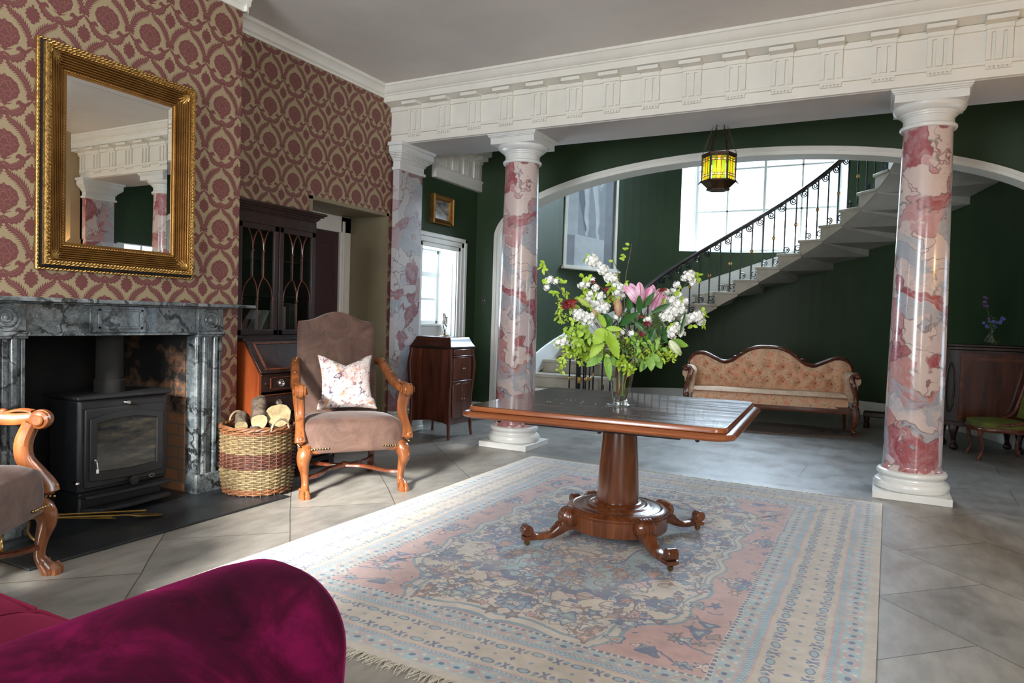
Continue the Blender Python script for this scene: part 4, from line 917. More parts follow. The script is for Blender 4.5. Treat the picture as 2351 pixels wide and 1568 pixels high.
log('thick weathered log at the right of the basket, its round sawn end greyed', (-3.655, 3.500, .530), (-3.82, 3.65, .43), .084, MAT['log_old'], 6, 1.0)
log('bark covered log lying low inside the wicker basket under the others', (-3.655, 3.275, .40), (-3.875, 3.535, .40), .06, MAT['log_old'], 9)
log('bark covered log lying low at the back of the wicker basket', (-3.615, 3.435, .36), (-3.875, 3.385, .36), .06, MAT['log_old'], 12)
# ---------------------------------------------------------------- carved open armchairs
CW = MAT['chair_wood']
def armchair(loc, rz, label):
    r = empty('armchair', loc, rz, label, 'armchair', 'matching high backed carved armchairs by the fire')
    # seat: upholstered block, domed, wider at the front
    def seatf(u, v):
        a = u*2*PI; ca, sa = math.cos(a), math.sin(a); e = .28; x = math.copysign(abs(ca)**e, ca); y = math.copysign(abs(sa)**e, sa)
        sec = [(.295, .0), (.292, .95), (.302, 1.0), (.40, 1.0), (.455, .985), (.492, .93), (.518, .80), (.532, .5), (.538, .0)]
        t = v*(len(sec)-1); i = min(int(t), len(sec)-2); f = t-i; z = sec[i][0]*(1-f)+sec[i+1][0]*f; s_ = sec[i][1]*(1-f)+sec[i+1][1]*f
        wd = .345+.040*(y*s_); return (x*s_*wd, y*s_*.315, z-.02*(y < -.5)*(z > .4))
    m = MB(); m.grid(seatf, 56, 25, cu=True); m.build('seat', MAT['suede'], r, smooth=60)
    # backrest: tall padded slab with a shaped top, reclined
    n = 26; front = []
    def top(x): q = abs(x)/.30; return 1.183+.075*(.5+.5*math.cos(PI*q/.78)) if q < .78 else 1.183-.012*((q-.78)/.22)**2
    def bf(u, v):
        q_ = (u*2) % 2; x = (1-2*q_) if q_ <= 1 else (2*q_-3); y = math.sqrt(max(0, 1-abs(x)**14))*(1 if q_ <= 1 else -1)
        zt = v; xx = x*.30
        edge = 1.0 if 0.02 < v < .98 else .9
        z = .34+(top(xx*edge)-.34)*v
        yc = -.27-.16*(z-.4); th = .048*(.75 if v in (0, 1) else 1)
        return (xx*(.985 if v < 1 else .97)*(1.0+.02*math.sin(v*3)), yc+y*th+(.020*(1-x*x) if y > 0 else 0), z)
    m = MB(); m.grid(bf, 64, 22, cu=True); nb = 22
    # cap the top with a strip
    vs = m.v; topring = [i*nb+nb-1 for i in range(64)]; m.f.append(tuple(topring)); m.f.append(tuple(i*nb for i in range(64))[::-1])
    m.build('backrest', MAT['suede'], r, smooth=50)
    for s_ in (-1, 1):
        # arm: from the back, sweeping down and forward to a scroll
        p = spline([(s_*.305, -.33, .88), (s_*.325, -.26, .875), (s_*.345, -.12, .80), (s_*.365, .02, .735), (s_*.372, .14, .715), (s_*.374, .24, .725)], 5)
        k = len(p); m = MB(); m.loft(p, [(.024+.012*math.sin(PI*i/(k-1)), .026+.010*math.sin(PI*i/(k-1))) for i in range(k)], seg=10, e=.8)
        # rolled scroll end (axis across the chair) with turned rings
        m2 = MB(); m2.lathe([(.001, -.050), (.020, -.050), (.026, -.045), (.020, -.040), (.032, -.036), (.041, -.03), (.043, -.02), (.039, -.016), (.046, -.012), (.046, .012), (.039, .016), (.043, .02), (.041, .03), (.032, .036), (.020, .04), (.026, .045), (.020, .05), (.001, .05)], seg=20)
        m2.xf(Matrix.Translation((s_*.374, .262, .715)) @ Matrix.Rotation(R(90), 4, 'Y')); m.add(m2.v, m2.f)
        for q in range(5): m.loft(spline([(s_*.374+(q-2)*.008, .225-.02*q*0, .752), (s_*.374+(q-2)*.010, .17, .757), (s_*.374+(q-2)*.007, .10, .742)]), [.006]*12+[.003], seg=6)
        m.ball((s_*.352, -.09, .815), (.018, .022, .014)); m.ball((s_*.372, .10, .752), (.016, .02, .012))
        a_ = m.build('arm', CW, r)
        p = spline([(s_*.374, .225, .70), (s_*.372, .205, .66), (s_*.364, .19, .60), (s_*.362, .20, .53), (s_*.368, .25, .46), (s_*.372, .29, .405), (s_*.370, .300, .375)], 5); k = len(p)
        m = MB(); m.loft(p, [(.030+.014*(abs(i/(k-1)-.2) < .2)*0+.012*abs(math.cos(2.6*i/(k-1))), .032+.010*(i/(k-1))) for i in range(k)], seg=10, e=.75)
        m.ball((s_*.371, .298, .395), (.034, .034, .036)); m.ball((s_*.372, .322, .398), (.020, .018, .024))
        for q in (-1, 1): m.loft([(x+q*.018, y+.028, z) for x, y, z in p[4:-5]], .006, seg=6)
        m.build('arm_post', CW, r)
        # front leg: cabriole with carved knee and cloven hoof
        p = spline([(s_*.315, .25, .335), (s_*.338, .288, .300), (s_*.350, .300, .245), (s_*.338, .285, .165), (s_*.332, .278, .09), (s_*.337, .295, .05), (s_*.342, .312, .022), (s_*.342, .318, .0)], 5); k = len(p)
        rr = spline([(.046,), (.050,), (.042,), (.028,), (.024,), (.030,), (.036,), (.034,)], 5)
        m = MB(); m.loft(p, [q[0] for q in rr], seg=12, e=.85)
        for q in range(5): m.loft([(s_*(.338+.004)+(q-2)*.014, .325-.004*abs(q-2), .315), (s_*.352+(q-2)*.010, .338-.003*abs(q-2), .26), (s_*.345+(q-2)*.004, .318, .185)], [.007, .008, .003], seg=6)
        # ear bracket below the seat rail, side and front
        m.loft(spline([(s_*.335, .30, .318), (s_*.26, .298, .308), (s_*.20, .296, .318)]), [(.016, .022)]*4+[(.014, .018)]*5+[(.010, .012)]*3+[(.006, .004)], seg=8)
        for q in (-1, 1): m.loft([(s_*.342+q*.014, .335, .05), (s_*.342+q*.016, .352, .025), (s_*.342+q*.015, .350, .0)], [.012, .018, .020], seg=8)
        for q in (-1, 1): m.ball((s_*.342+q*.026, .295, .058), (.011, .014, .011))
        l = m.build('leg', CW, r)
        # rear leg, plain, raked
        m = MB(); m.loft(spline([(s_*.27, -.28, .40), (s_*.27, -.29, .28), (s_*.272, -.31, .12), (s_*.278, -.36, .0)]), .022, seg=8, e=.5); m.build('leg', MAT['red_wood'], r)
        # nail trim
        m = MB()
        for q in range(5): m.ball((s_*.380, .245+.018*q, .352+.0*q), .007, 8, 5)
        m.build('side_nail_trim', MAT['old_brass'], r); m = MB()
        for q in range(8): m.ball((s_*(.318+.012*math.sin(q*.4)), -.226+.002*q, .83+.012*q), .006, 8, 5)
        m.build('back_nail_trim', MAT['old_brass'], r); m = MB()
        for q in range(10): m.ball((s_*(.352-.018*q), .318+.004*math.sin(q), .322+.001*q), .0075, 8, 5)
        m.build('nail_trim', MAT['old_brass'], r)
    m = MB()
    for s_ in (-1, 1):
        m.loft(spline([(s_*.325, .275, .130), (s_*.24, .22, .130), (s_*.13, .06, .135), (0, -.01, .137), (-s_*.13, -.09, .135), (-s_*.25, -.24, .130), (-s_*.272, -.31, .130)], 5), (.020, .013), seg=8, e=.6, fixed=True)
    m.ball((0, -.01, .150), (.03, .03, .014)); m.build('stretcher', MAT['red_wood'], r)
    return r
ctr = Vector((-3.16, 3.735, 0)); fw = Vector((.81, -.59, 0))
c0 = ctr-fw*.318
armchair((c0.x, c0.y, 0), R(-126), 'high backed brown suede armchair beyond the log basket, with a floral cushion on it')
armchair((c0.x, 5.30-c0.y, 0), R(-54), 'high backed brown suede armchair at the left picture edge, its carved arm before the stove')
# printed cushion on the far armchair
def cushf(sgn):
    def f(u, v):
        x, y = u*2-1, v*2-1
        px, py = x*(1-.13*(1-y*y)), y*(1-.10*(1-x*x))
        if y > 0: py -= .30*y*y*max(0, 1-abs(x)*1.25)**1.0
        if abs(x) > .7 and y < -.6: px *= 1+.10*(abs(x)-.7)/.3
        th = .075*((1-x**4)*(1-y**4))**.55*(1-.35*max(0, y)*max(0, 1-abs(x)*2.2))
        return (px*.205, sgn*th, py*.205+.205)
    return f
q = empty('cushion', (0, 0, 0), 0, 'square floral print scatter cushion chopped at the top, on the far armchair', 'cushion')
m = MB(); m.grid(cushf(1), 34, 34); m.build('printed_cover', MAT['print'], q, smooth=80)
m = MB(); m.grid(cushf(-1), 34, 34); m.build('back_cover', MAT['mustard'], q, smooth=80, label='plain mustard back of the cushion')
side = Vector((-.59, -.81, 0))
pos = Vector((c0.x, c0.y, 0))+fw*(-.06)+side*(-.02); q.location = (pos.x, pos.y, .536); q.rotation_euler = (R(13), 0, R(-124))
# ---------------------------------------------------------------- magenta velvet sofa in the foreground
r = empty('velvet_sofa', (-1.985, .55, 0), 0, 'magenta crushed velvet sofa with a rolled arm in the near left corner', 'sofa')
# local: x across (arm at +), y forward; arm centre line at world x -1.07
def arm_mesh(s_):
    m = MB(); ys = [-.50, -.45, -.2, .1, .35, .50, .575, .605, .615]; sc = [1, 1, 1, 1, 1, .99, .95, .86, .70]
    prof = [(-.165, .0), (-.17, .25), (-.165, .42), (-.19, .50), (-.205, .56), (-.195, .625), (-.150, .665), (-.08, .694), (.0, .702), (.08, .686), (.14, .648), (.178, .592), (.19, .53), (.185, .44), (.18, .25), (.175, .0)]
    P = spline(prof, 3); n = len(P); vs = []
    for y, k in zip(ys, sc):
        cz = .50
        for a, b in P: vs.append((s_*a*(k if b > .3 else 1-(1-k)*.5), y-(0 if b > .05 else 0), (cz+(b-cz)*k) if b > cz else b))
    fs = [(i*n+k, i*n+(k+1) % n, (i+1)*n+(k+1) % n, (i+1)*n+k) for i in range(len(ys)-1) for k in range(n)]+[tuple(range(n))[::-1], tuple((len(ys)-1)*n+k for k in range(n))]
    m.add(vs, fs); return m
m = arm_mesh(1); m.xf(Matrix.Translation((.83, 0, .0))); m.v = [(x, y, max(z, .05)) for x, y, z in m.v]; m.build('arm', MAT['velvet'], r, smooth=70)
m = arm_mesh(-1); m.xf(Matrix.Translation((-.83, 0, .0))); m.v = [(x, y, max(z, .05)) for x, y, z in m.v]; m.build('arm', MAT['velvet'], r, smooth=70)
m = MB(); m.box(-.7, -.5, .06, .7, .50, .30); m.build('base', MAT['velvet'], r, bevel=.02)
for s_ in (-1, 1):
    def cf(u, v, s_=s_):
        a = v*2*PI; ca, sa = math.cos(a), math.sin(a); y = math.copysign(abs(ca)**.35, ca); z = math.copysign(abs(sa)**.7, sa); x = u*2-1
        e = 1-.04*abs(x)**8; return (s_*.335+x*.33, .10+y*.43*e, .375+z*(.072+.018*(1-x*x)*(1-y*y))*e)
    m = MB(); m.grid(cf, 20, 40, cv=True); m.f.append(tuple(range(40))[::-1]); m.f.append(tuple(19*40+k for k in range(40))); c_ = m.build('seat_cushion', MAT['velvet2'], r, smooth=60)
    m = MB()
    pth = []
    for cx_, cy_, a0_ in ((.315, .494, 0), (-.315, .494, 90), (-.315, -.290, 180), (.315, -.290, 270)):
        for k in range(5): a = R(a0_+22.5*k); pth.append((s_*.335+cx_+.015*math.cos(a), cy_+.015*math.sin(a), .419))
    m.loft(pth, .006, seg=6, closed=True); m.build('piping', MAT['velvet2'], c_)
def bk(u, v):
    a = v*2*PI; ca, sa = math.cos(a), math.sin(a); return ((u*2-1)*.78, -.40+math.copysign(abs(ca)**.5, ca)*.13, .47+math.copysign(abs(sa)**.4, sa)*.36)
m = MB(); m.grid(bk, 12, 36, cv=True); m.f.append(tuple(range(36))[::-1]); m.f.append(tuple(11*36+k for k in range(36))); m.build('backrest', MAT['velvet'], r, smooth=60)
for sx_ in (-1, 1):
    for sy_ in (-1, 1): m = MB(); m.lathe([(.018, 0), (.028, .07)], (sx_*.78, sy_*.42, 0), 12); m.build('leg', MAT['dark_wood'], r)
# ---------------------------------------------------------------- persian rug
RC = (-1.35, 3.805)
r = empty('rug', (*RC, .001), R(-.6), 'large faded pink and blue persian rug with a fringe, under the pedestal table', 'rug')
def rf(u, v):
    x = (u-.5)*2.8; y = (v-.5)*3.63; return (x, y, .009+.002*math.sin(x*7+y*3)*math.sin(y*5))
m = MB(); m.grid(rf, 60, 76); n = 76; ed = [i*n for i in range(60)]+[59*n+j for j in range(76)]+[i*n+75 for i in range(59, -1, -1)]+[j for j in range(75, -1, -1)]
b = len(m.v); m.v += [(m.v[i][0], m.v[i][1], 0) for i in ed]; m.f += [(ed[k], ed[k+1], b+k+1, b+k) for k in range(len(ed)-1)]; m.build('pile', MAT['rug'], r, smooth=60)
MAT['fringe'] = mottled('cotton_fringe', (.50, .45, .36), (.62, .57, .47), 60, .9, .1)
rs = random.Random(2); m = MB()
for s_ in (-1, 1):
    for k in range(520):
        x = -1.4+2.8*k/519+rs.uniform(-.003, .003); L = rs.uniform(.035, .075)*(1 if s_ < 0 else .5); dx = rs.uniform(-.03, .03); y = s_*1.813
        m.loft([(x, y, .006), (x+dx*.4, y+s_*L*.5, .006+rs.uniform(0, .006)), (x+dx, y+s_*L, .003+rs.uniform(0, .004))], [.0022, .0018, .0012], seg=4, cap=False)
m.build('fringe', MAT['fringe'], r, smooth=0, kind='stuff')
# ---------------------------------------------------------------- pedestal table
T = MAT['table_wood']; r = empty('pedestal_table', (-1.288, 3.80, .010), R(3.2), 'square mahogany tilt-top table on a turned pedestal, carrying the flower arrangement', 'table')
def rrect(hx, hy, rad, n=8):
    o = []
    for cx, cy, a0 in ((hx-rad, hy-rad, 0), (-hx+rad, hy-rad, 90), (-hx+rad, -hy+rad, 180), (hx-rad, -hy+rad, 270)):
        for k in range(n+1): a = R(a0+90*k/n); o.append((cx+rad*math.cos(a), cy+rad*math.sin(a)))
    return o
def stack(levels):
    m = MB(); n = 36; vs = []
    for hx, hy, z in levels: vs += [(x, y, z) for x, y in rrect(hx, hy, max(.02, hx-.69+.09))]
    L = len(levels); m.add(vs, [(i*n+k, i*n+(k+1) % n, (i+1)*n+(k+1) % n, (i+1)*n+k) for i in range(L-1) for k in range(n)]+[tuple(range(n))[::-1], tuple((L-1)*n+k for k in range(n))]); return m
hx, hy = .69, .66
stack([(hx-.07, hy-.07, .712), (hx-.01, hy-.01, .712), (hx+.010, hy+.010, .717), (hx+.015, hy+.015, .727), (hx+.008, hy+.008, .738), (hx-.012, hy-.012, .744), (hx-.034, hy-.034, .746)]).build('edge_moulding', MAT['table_edge'], r, smooth=50)
stack([(hx-.034, hy-.034, .745), (hx-.026, hy-.026, .748), (hx-.026, hy-.026, .766), (hx-.030, hy-.030, .770), (hx-.034, hy-.034, .7715)]).build('top_edge', MAT['table_edge'], r, smooth=50)
t = NT('polished_mahogany_top'); v = t.coord((1.5, 16, 16)); n1 = t.noise(v, 1.4, 6, .62, .5); n2 = t.noise(t.coord(), 3, 4, .6); n3 = t.noise(t.coord(), 30, 4, .7)
t.base(t.ramp(n1.outputs[0], [(.3, (.045, .013, .008)), (.5, (.085, .024, .013)), (.7, (.13, .040, .022))])); t.set(Roughness=t.ramp(n1.outputs[0], [(.3, (.15, .15, .15)), (.7, (.30, .30, .30))]), Coat_Weight=.5, Coat_Roughness=.05); MAT['table_top'] = t.m
m = MB(); m.add([(x, y, .7725) for x, y in rrect(hx-.035, hy-.035, .06)], [tuple(range(36))]); m.add([(x, y, .770) for x, y in rrect(hx-.035, hy-.035, .06)], [tuple(range(36))]); m.build('top_surface', MAT['table_top'], r, smooth=0)
m = MB(); m.box(-.42, -.42, .665, .42, -.36, .712); m.box(-.42, .36, .665, .42, .42, .712); m.box(-.16, -.16, .66, .16, .16, .712); m.build('bearer', MAT['dark_wood'], r, bevel=.006)
for sx_, sy_ in ((-.52, -.52), (.52, -.52), (-.52, .5), (.05, -.56)): m = MB(); m.box(sx_-.03, sy_-.02, .694, sx_+.03, sy_+.02, .713); m.ball((sx_, sy_, .692), .012); m.build('top_catch', MAT['dark_wood'], r)
P = [(.118, .215), (.119, .24), (.117, .30), (.109, .45), (.097, .60), (.092, .66), (.10, .668)]
MB().lathe(P, seg=10 if False else 48).build('pedestal', T, r)
P = [(.27, .072), (.283, .075), (.285, .085), (.285, .155), (.280, .160), (.288, .166), (.288, .174), (.275, .184), (.255, .190), (.245, .186), (.236, .188), (.215, .196), (.200, .194), (.190, .197), (.180, .204), (.165, .206), (.155, .203), (.146, .206), (.138, .214), (.128, .218), (.118, .218)]
MB().lathe(P, seg=64).build('turned_base', T, r)
for k in range(4):
    a = R(45+90*k); m = MB()
    # leg in local plane: x outwards
    p = spline([(.20, 0, .115), (.27, 0, .118), (.33, 0, .10), (.375, 0, .072), (.42, 0, .052), (.47, 0, .046), (.51, 0, .050), (.545, 0, .066)], 5)
    hh = spline([(.034,), (.045,), (.036,), (.027,), (.019,), (.017,), (.018,), (.022,)], 5)
    m.loft(p, [(.036-.010*i/len(p), hh[i][0]) for i in range(len(p))], seg=12, e=.5, fixed=True)
    m2 = MB(); m2.lathe([(.001, -.062), (.022, -.060), (.036, -.052), (.042, -.040), (.048, -.036), (.053, -.030), (.053, -.020), (.048, -.016), (.053, -.010), (.053, 0), (.048, .0035), (.053, .007), (.053, .019), (.048, .022), (.053, .028), (.053, .034), (.042, .040), (.036, .052), (.022, .060), (.001, .062)], seg=28)
    m2.xf(Matrix.Translation((.305, 0, .142)) @ Matrix.Rotation(R(90), 4, 'X')); m.add(m2.v, m2.f)
    m2 = MB(); m2.lathe([(.001, -.030), (.026, -.030), (.030, -.026), (.030, .026), (.026, .030), (.001, .030)], seg=20); m2.xf(Matrix.Translation((.556, 0, .086)) @ Matrix.Rotation(R(90), 4, 'X')); m.add(m2.v, m2.f)
    m.loft([(.36, -.03, .098), (.36, .03, .098)], .017, seg=10)
    m.prism([(.515, -.033), (.575, -.033), (.585, 0), (.575, .033), (.515, .033)], .036, .056)
    m.xf(Matrix.Rotation(a, 4, 'Z')); l = m.build('leg', T, r)
    m = MB(); m.loft([(.545, 0, .04), (.55, 0, .022)], .010); m2 = MB(); m2.lathe([(.001, -.009), (.015, -.009), (.016, 0), (.015, .009), (.001, .009)], seg=16); m2.xf(Matrix.Translation((.552, 0, .016)) @ Matrix.Rotation(R(90), 4, 'X')); m.add(m2.v, m2.f)
    m.xf(Matrix.Rotation(a, 4, 'Z')); m.build('castor', MAT['old_brass'], l)
# petals fallen on the table
MAT['petal'] = mottled('white_petals', (.78, .78, .72), (.88, .88, .84), 30, .6, 0)
rs = random.Random(8)
for k in range(12):
    a, b = (-1.50+rs.uniform(-.16, .13), 3.66+rs.uniform(-.14, .14))
    m = MB(); s_ = rs.uniform(.002, .0045); m.ball((0, 0, 0), (s_*1.4, s_, .0008), 8, 4); o = m.build('fallen_petal', MAT['petal']); o.location = (a, b, .7840); o.rotation_euler = (0, 0, rs.uniform(0, 3)); tag(o, 'tiny white petal fallen on the table top left of the glass vase', 'petal', 'fallen petals on the table')
# ---------------------------------------------------------------- bureau bookcase in the alcove
MH, DW = MAT['mahogany'], MAT['dark_wood']
r = empty('bureau_bookcase', (-4.515, 3.96, 0), 0, 'tall dark mahogany bureau bookcase with arched glazing bars in the alcove beside the chimney breast', 'bookcase')
hw = .40
# lower bureau: carcase, sloped fall, drawers
m = MB(); m.prism([(.02, .08), (.60, .08), (.60, .79), (.43, 1.02), (.02, 1.02)], -hw, -hw+.02, 'y'); m.build('side_panel', MAT['desk_side'], r, label='orange mahogany side panel')
m = MB(); m.prism([(.02, .08), (.60, .08), (.60, .79), (.43, 1.02), (.02, 1.02)], hw-.02, hw, 'y'); m.build('side_panel', MAT['desk_side'], r)
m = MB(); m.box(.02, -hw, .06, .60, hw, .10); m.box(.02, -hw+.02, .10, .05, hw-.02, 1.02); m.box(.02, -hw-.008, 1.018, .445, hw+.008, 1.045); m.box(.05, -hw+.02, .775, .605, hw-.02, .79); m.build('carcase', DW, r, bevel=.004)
m = MB(); a = (.604, .792); b = (.434, 1.02); m.prism([(a[0], a[1]), (a[0]+.014, a[1]+.008), (b[0]+.014, b[1]+.004), (b[0], b[1])], -hw+.004, hw-.004, 'y'); f = m.build('fall_front', DW, r, bevel=.003)
m = MB(); dx, dz = b[0]-a[0], b[1]-a[1]
def onf(u, o=.019): return (a[0]+dx*u+o*.8, a[1]+dz*u+o*.6)
for u0, u1, y0, y1 in ((.08, .12, -.33, .33), (.88, .92, -.33, .33)): p, q, p2, q2 = onf(u0), onf(u1), onf(u0, .010), onf(u1, .010); m.prism([p2, p, q, q2], y0, y1, 'y')
for y0, y1 in ((-.345, -.325), (.325, .345)): p, q, p2, q2 = onf(.08), onf(.92), onf(.08, .010), onf(.92, .010); m.prism([p2, p, q, q2], y0, y1, 'y')
m.build('fall_moulding', MAT['red_wood'], f)
def drawer(y0, y1, z0, z1, rings, cat='drawer'):
    m = MB(); m.box(.585, y0, z0, .606, y1, z1); d = m.build(cat, DW, r, bevel=.003)
    m = MB()
    for (p, q, s_, t_) in ((y0, y1, z0, z0+.006), (y0, y1, z1-.006, z1), (y0, y0+.006, z0, z1), (y1-.006, y1, z0, z1)): m.box(.603, p, s_, .611, q, t_)
    m.build('cock_bead', MAT['red_wood'], d, smooth=0)
    for y in rings:
        m = MB(); m.lathe([(.001, 0), (.026, 0), (.028, .004), (.022, .007), (.014, .006), (.010, .010), (.001, .011)], seg=24); m.xf(Matrix.Translation((.606, y, (z0+z1)/2)) @ Matrix.Rotation(R(90), 4, 'Y'))
        m.loft([(.618, y+.020*math.sin(k), (z0+z1)/2-.004-.020*math.cos(k)) for k in [2*PI*j/20 for j in range(20)]], .0035, closed=True, seg=6); m.build('ring_handle', MAT['chrome'], d)
m = MB(); m.box(.52, -hw+.022, .66, .602, hw-.022, .778); m.build('frieze_rail', DW, r)
drawer(-.30, .30, .675, .765, (-.20, .20)); drawer(-.37, .37, .50, .64, (-.22, .22)); drawer(-.37, .37, .31, .48, (-.22, .22)); drawer(-.37, .37, .115, .29, (-.22, .22))
for s_ in (-1, 1):
    m = MB(); m.box(.59, s_*.345-.022, .675, .604, s_*.345+.022, .765); m.lathe([(.001, 0), (.010, 0), (.011, .005), (.001, .012)], seg=12); m.v[8:] = [(.604+z, s_*.345+x, .72+y) for x, y, z in m.v[8:]]; m.build('loper', DW, r)
    m = MB(); m.box(.50, s_*.37-.03, .0, .60, s_*.37+.03, .07); m.build('bracket_foot', DW, r, bevel=.01); m = MB(); m.box(.03, s_*.37-.03, .0, .10, s_*.37+.03, .07); m.build('bracket_foot', DW, r, bevel=.01)
# upper case
x0, x1 = .04, .34
m = MB(); m.box(x0, -hw+.01, 1.045, x1, -hw+.03, 1.98); m.box(x0, hw-.03, 1.045, x1, hw-.01, 1.98); m.box(x0, -hw+.01, 1.045, x0+.02, hw-.01, 1.98); m.box(x0, -hw+.01, 1.045, x1, hw-.01, 1.07); m.box(x0, -hw+.01, 1.93, x1, hw-.01, 1.98)
for z in (1.36, 1.64): m.box(x0, -hw+.03, z, x1-.05, hw-.03, z+.015)
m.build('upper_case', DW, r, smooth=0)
m = MB()
for o, z0, z1 in ((.0, 1.975, 2.0), (.012, 2.0, 2.012), (.022, 2.012, 2.03), (.045, 2.03, 2.045), (.062, 2.045, 2.062)): m.box(x0, -hw-o, z0, x1+o+.01, hw+o, z1)
for k in range(34): y = -hw+.012+k*(2*hw-.024)/33; m.box(x1+.01, y-.006, 1.985, x1+.018, y+.006, 1.999)
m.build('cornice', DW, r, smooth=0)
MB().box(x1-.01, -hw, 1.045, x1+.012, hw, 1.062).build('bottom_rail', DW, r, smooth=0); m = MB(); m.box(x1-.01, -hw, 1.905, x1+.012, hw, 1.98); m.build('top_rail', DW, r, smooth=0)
t = NT('old_cabinet_glass'); n = t.n
for x in list(n):
    if x.type == 'BSDF_PRINCIPLED': n.remove(x)
out_ = [x for x in n if x.type == 'OUTPUT_MATERIAL'][0]; tr = n.new('ShaderNodeBsdfTransparent'); tr.inputs[0].default_value = (.8, .85, .85, 1); gl = n.new('ShaderNodeBsdfGlossy'); gl.inputs['Roughness'].default_value = 0.04; mx = n.new('ShaderNodeMixShader'); mx.inputs[0].default_value = .14
t.link(tr.outputs[0], mx.inputs[1]); t.link(gl.outputs[0], mx.inputs[2]); t.link(mx.outputs[0], out_.inputs[0]); MAT['cab_glass'] = t.m
for s_ in (-1, 1):
    yc = s_*.20; y0, y1 = yc-.195, yc+.195; z0, z1 = 1.064, 1.903; fw_ = .042
    m = MB(); m.box(x1-.008, y0, z0, x1+.014, y0+fw_, z1); m.box(x1-.008, y1-fw_, z0, x1+.014, y1, z1); m.box(x1-.008, y0, z0, x1+.014, y1, z0+fw_); m.box(x1-.008, y0, z1-fw_, x1+.014, y1, z1); d = m.build('glazed_door', DW, r, bevel=.004)
    MB().box(x1, y0+fw_, z0+fw_, x1+.003, y1-fw_, z1-fw_).build('glass', MAT['cab_glass'], d, smooth=0)
    m = MB(); X = x1+.008; W3 = (y1-y0-2*fw_); a0 = y0+fw_; zt, zb = z1-fw_, z0+fw_; zm = (zt+zb)/2+.02
    def ogee(ya, yb, za, zb_, m=m): m.loft(spline([(X, ya, za), (X, ya+(yb-ya)*.15, za+(zb_-za)*.45), (X, ya+(yb-ya)*.55, za+(zb_-za)*.80), (X, yb, zb_)]), .0045, seg=6)
    b1, b2 = a0+W3*.33, a0+W3*.67
    m.loft([(X, b1, zt-.16), (X, b1, zm-.0)], .0045, seg=6); m.loft([(X, b2, zt-.16), (X, b2, zm-.0)], .0045, seg=6)
    ogee(b1, a0+W3*.5, zt-.16, zt); ogee(b2, a0+W3*.5, zt-.16, zt); ogee(b1, a0+W3*.17, zt-.16, zt); ogee(b2, a0+W3*.83, zt-.16, zt)
    for yy in (a0+W3*.17, a0+W3*.83): pass
    ogee(a0+W3*.02, b1, zm-.17, zm); ogee(a0+W3*.5, b1, zm-.17, zm); ogee(a0+W3*.5, b2, zm-.17, zm); ogee(a0+W3*.98, b2, zm-.17, zm)
    for yy in (a0+W3*.02, a0+W3*.5, a0+W3*.98): m.loft([(X, yy, zm-.17), (X, yy, zb)], .0045, seg=6); m.ball((X, yy, zm-.17), .010, 8, 6)
    for yy in (b1, b2): m.ball((X, yy, zt-.16), .010, 8, 6)
    m.build('glazing_bars', MH, d)
# contents behind the glass
rs = random.Random(4)
bookc = [(.05, .02, .02), (.08, .07, .05), (.03, .05, .04), (.16, .12, .08), (.10, .03, .02), (.30, .27, .22)]
bm_ = [mottled('book_cloth_%d' % k, c, tuple(min(1, q*1.3) for q in c), 20, .7, .05) for k, c in enumerate(bookc)]
def book(y, z, h_, t_, d_, k, lab, tilt=0, grp='books behind the bookcase glass'):
    b = empty('book', (-4.515+x1-.06, 3.96+y, z), 0, lab, 'book', grp); b.rotation_euler = (tilt, 0, 0)
    m = MB(); m.box(-d_, -t_/2, 0, 0, t_/2, h_); m.build('cover', bm_[k % 6], b, bevel=.003)
    m = MB(); m.box(-d_+.004, -t_/2+.003, h_-.004, -.006, t_/2-.003, h_+.0005); m.build('pages', bm_[5], b, smooth=0)
y = .04
for k in range(8): tt = rs.uniform(.022, .036); book(y+tt/2, 1.073, rs.uniform(.17, .25), tt, .14, k+rs.randint(0, 3), 'upright book standing on the lowest shelf behind the right bookcase door'); y += tt+.002
book(-.12, 1.073, .20, .02, .14, 5, 'pale book leaning alone behind the left bookcase door', R(-28), None)
b = empty('book', (-4.515+x1-.06, 3.96-.20, 1.073), 0, 'flat pale book lying at the foot of the left bookcase door', 'book'); MB().box(-.14, -.09, 0, 0, .09, .03).build('cover', bm_[3], b, bevel=.003); MB().box(-.138, -.088, .004, .0005, .088, .026).build('pages', bm_[5], b, smooth=0)
# ---------------------------------------------------------------- gramophone cabinet beside the pilaster
r = empty('gramophone_cabinet', (-3.795, 6.115, 0), 0, 'upright mahogany gramophone cabinet with a domed lid beside the marbled pilaster', 'cabinet')
# local: front at x=0 facing +x, width along y (+-.225), depth to -.50
m = MB(); m.box(-.49, -.215, .19, -.015, .215, .925); m.prism([(-.49, .15), (-.42, .165), (-.25, .185), (-.08, .165), (-.015, .145), (-.015, .2), (-.49, .2)], -.215, .215, 'y'); m.build('body', MH, r, bevel=.004)
for sx_, xx in ((-1, -.485), (1, -.02)):
    for sy_ in (-1, 1):
        y = sy_*.212; bow = [(0, 0), (.0, .0), (.010, 0), (.014, 0), (.006, 0), (-.006, 0), (-.010, 0), (-.004, 0), (.0, 0), (.008, 0)]
        zz = [.925, .87, .80, .72, .60, .45, .30, .16, .07, .0]
        m = MB(); m.loft([(xx+(.006+bw)*(1 if sx_ > 0 else -1), y+sy_*bw*.9, z) for (bw, _), z in zip(bow, zz)], [.020, .020, .021, .021, .020, .018, .019, .017, .013, .015], seg=8, e=.5); m.build('leg', MH, r)
m = MB(); m.box(-.505, -.238, .925, .012, .238, .940); m.box(-.498, -.23, .915, .006, .23, .927); m.build('lid_rim', DW, r, bevel=.004)
lv = [(.245, .232, .940), (.238, .225, .952), (.226, .212, .975), (.214, .196, 1.005), (.205, .186, 1.028), (.200, .180, 1.036), (.19, .17, 1.038)]
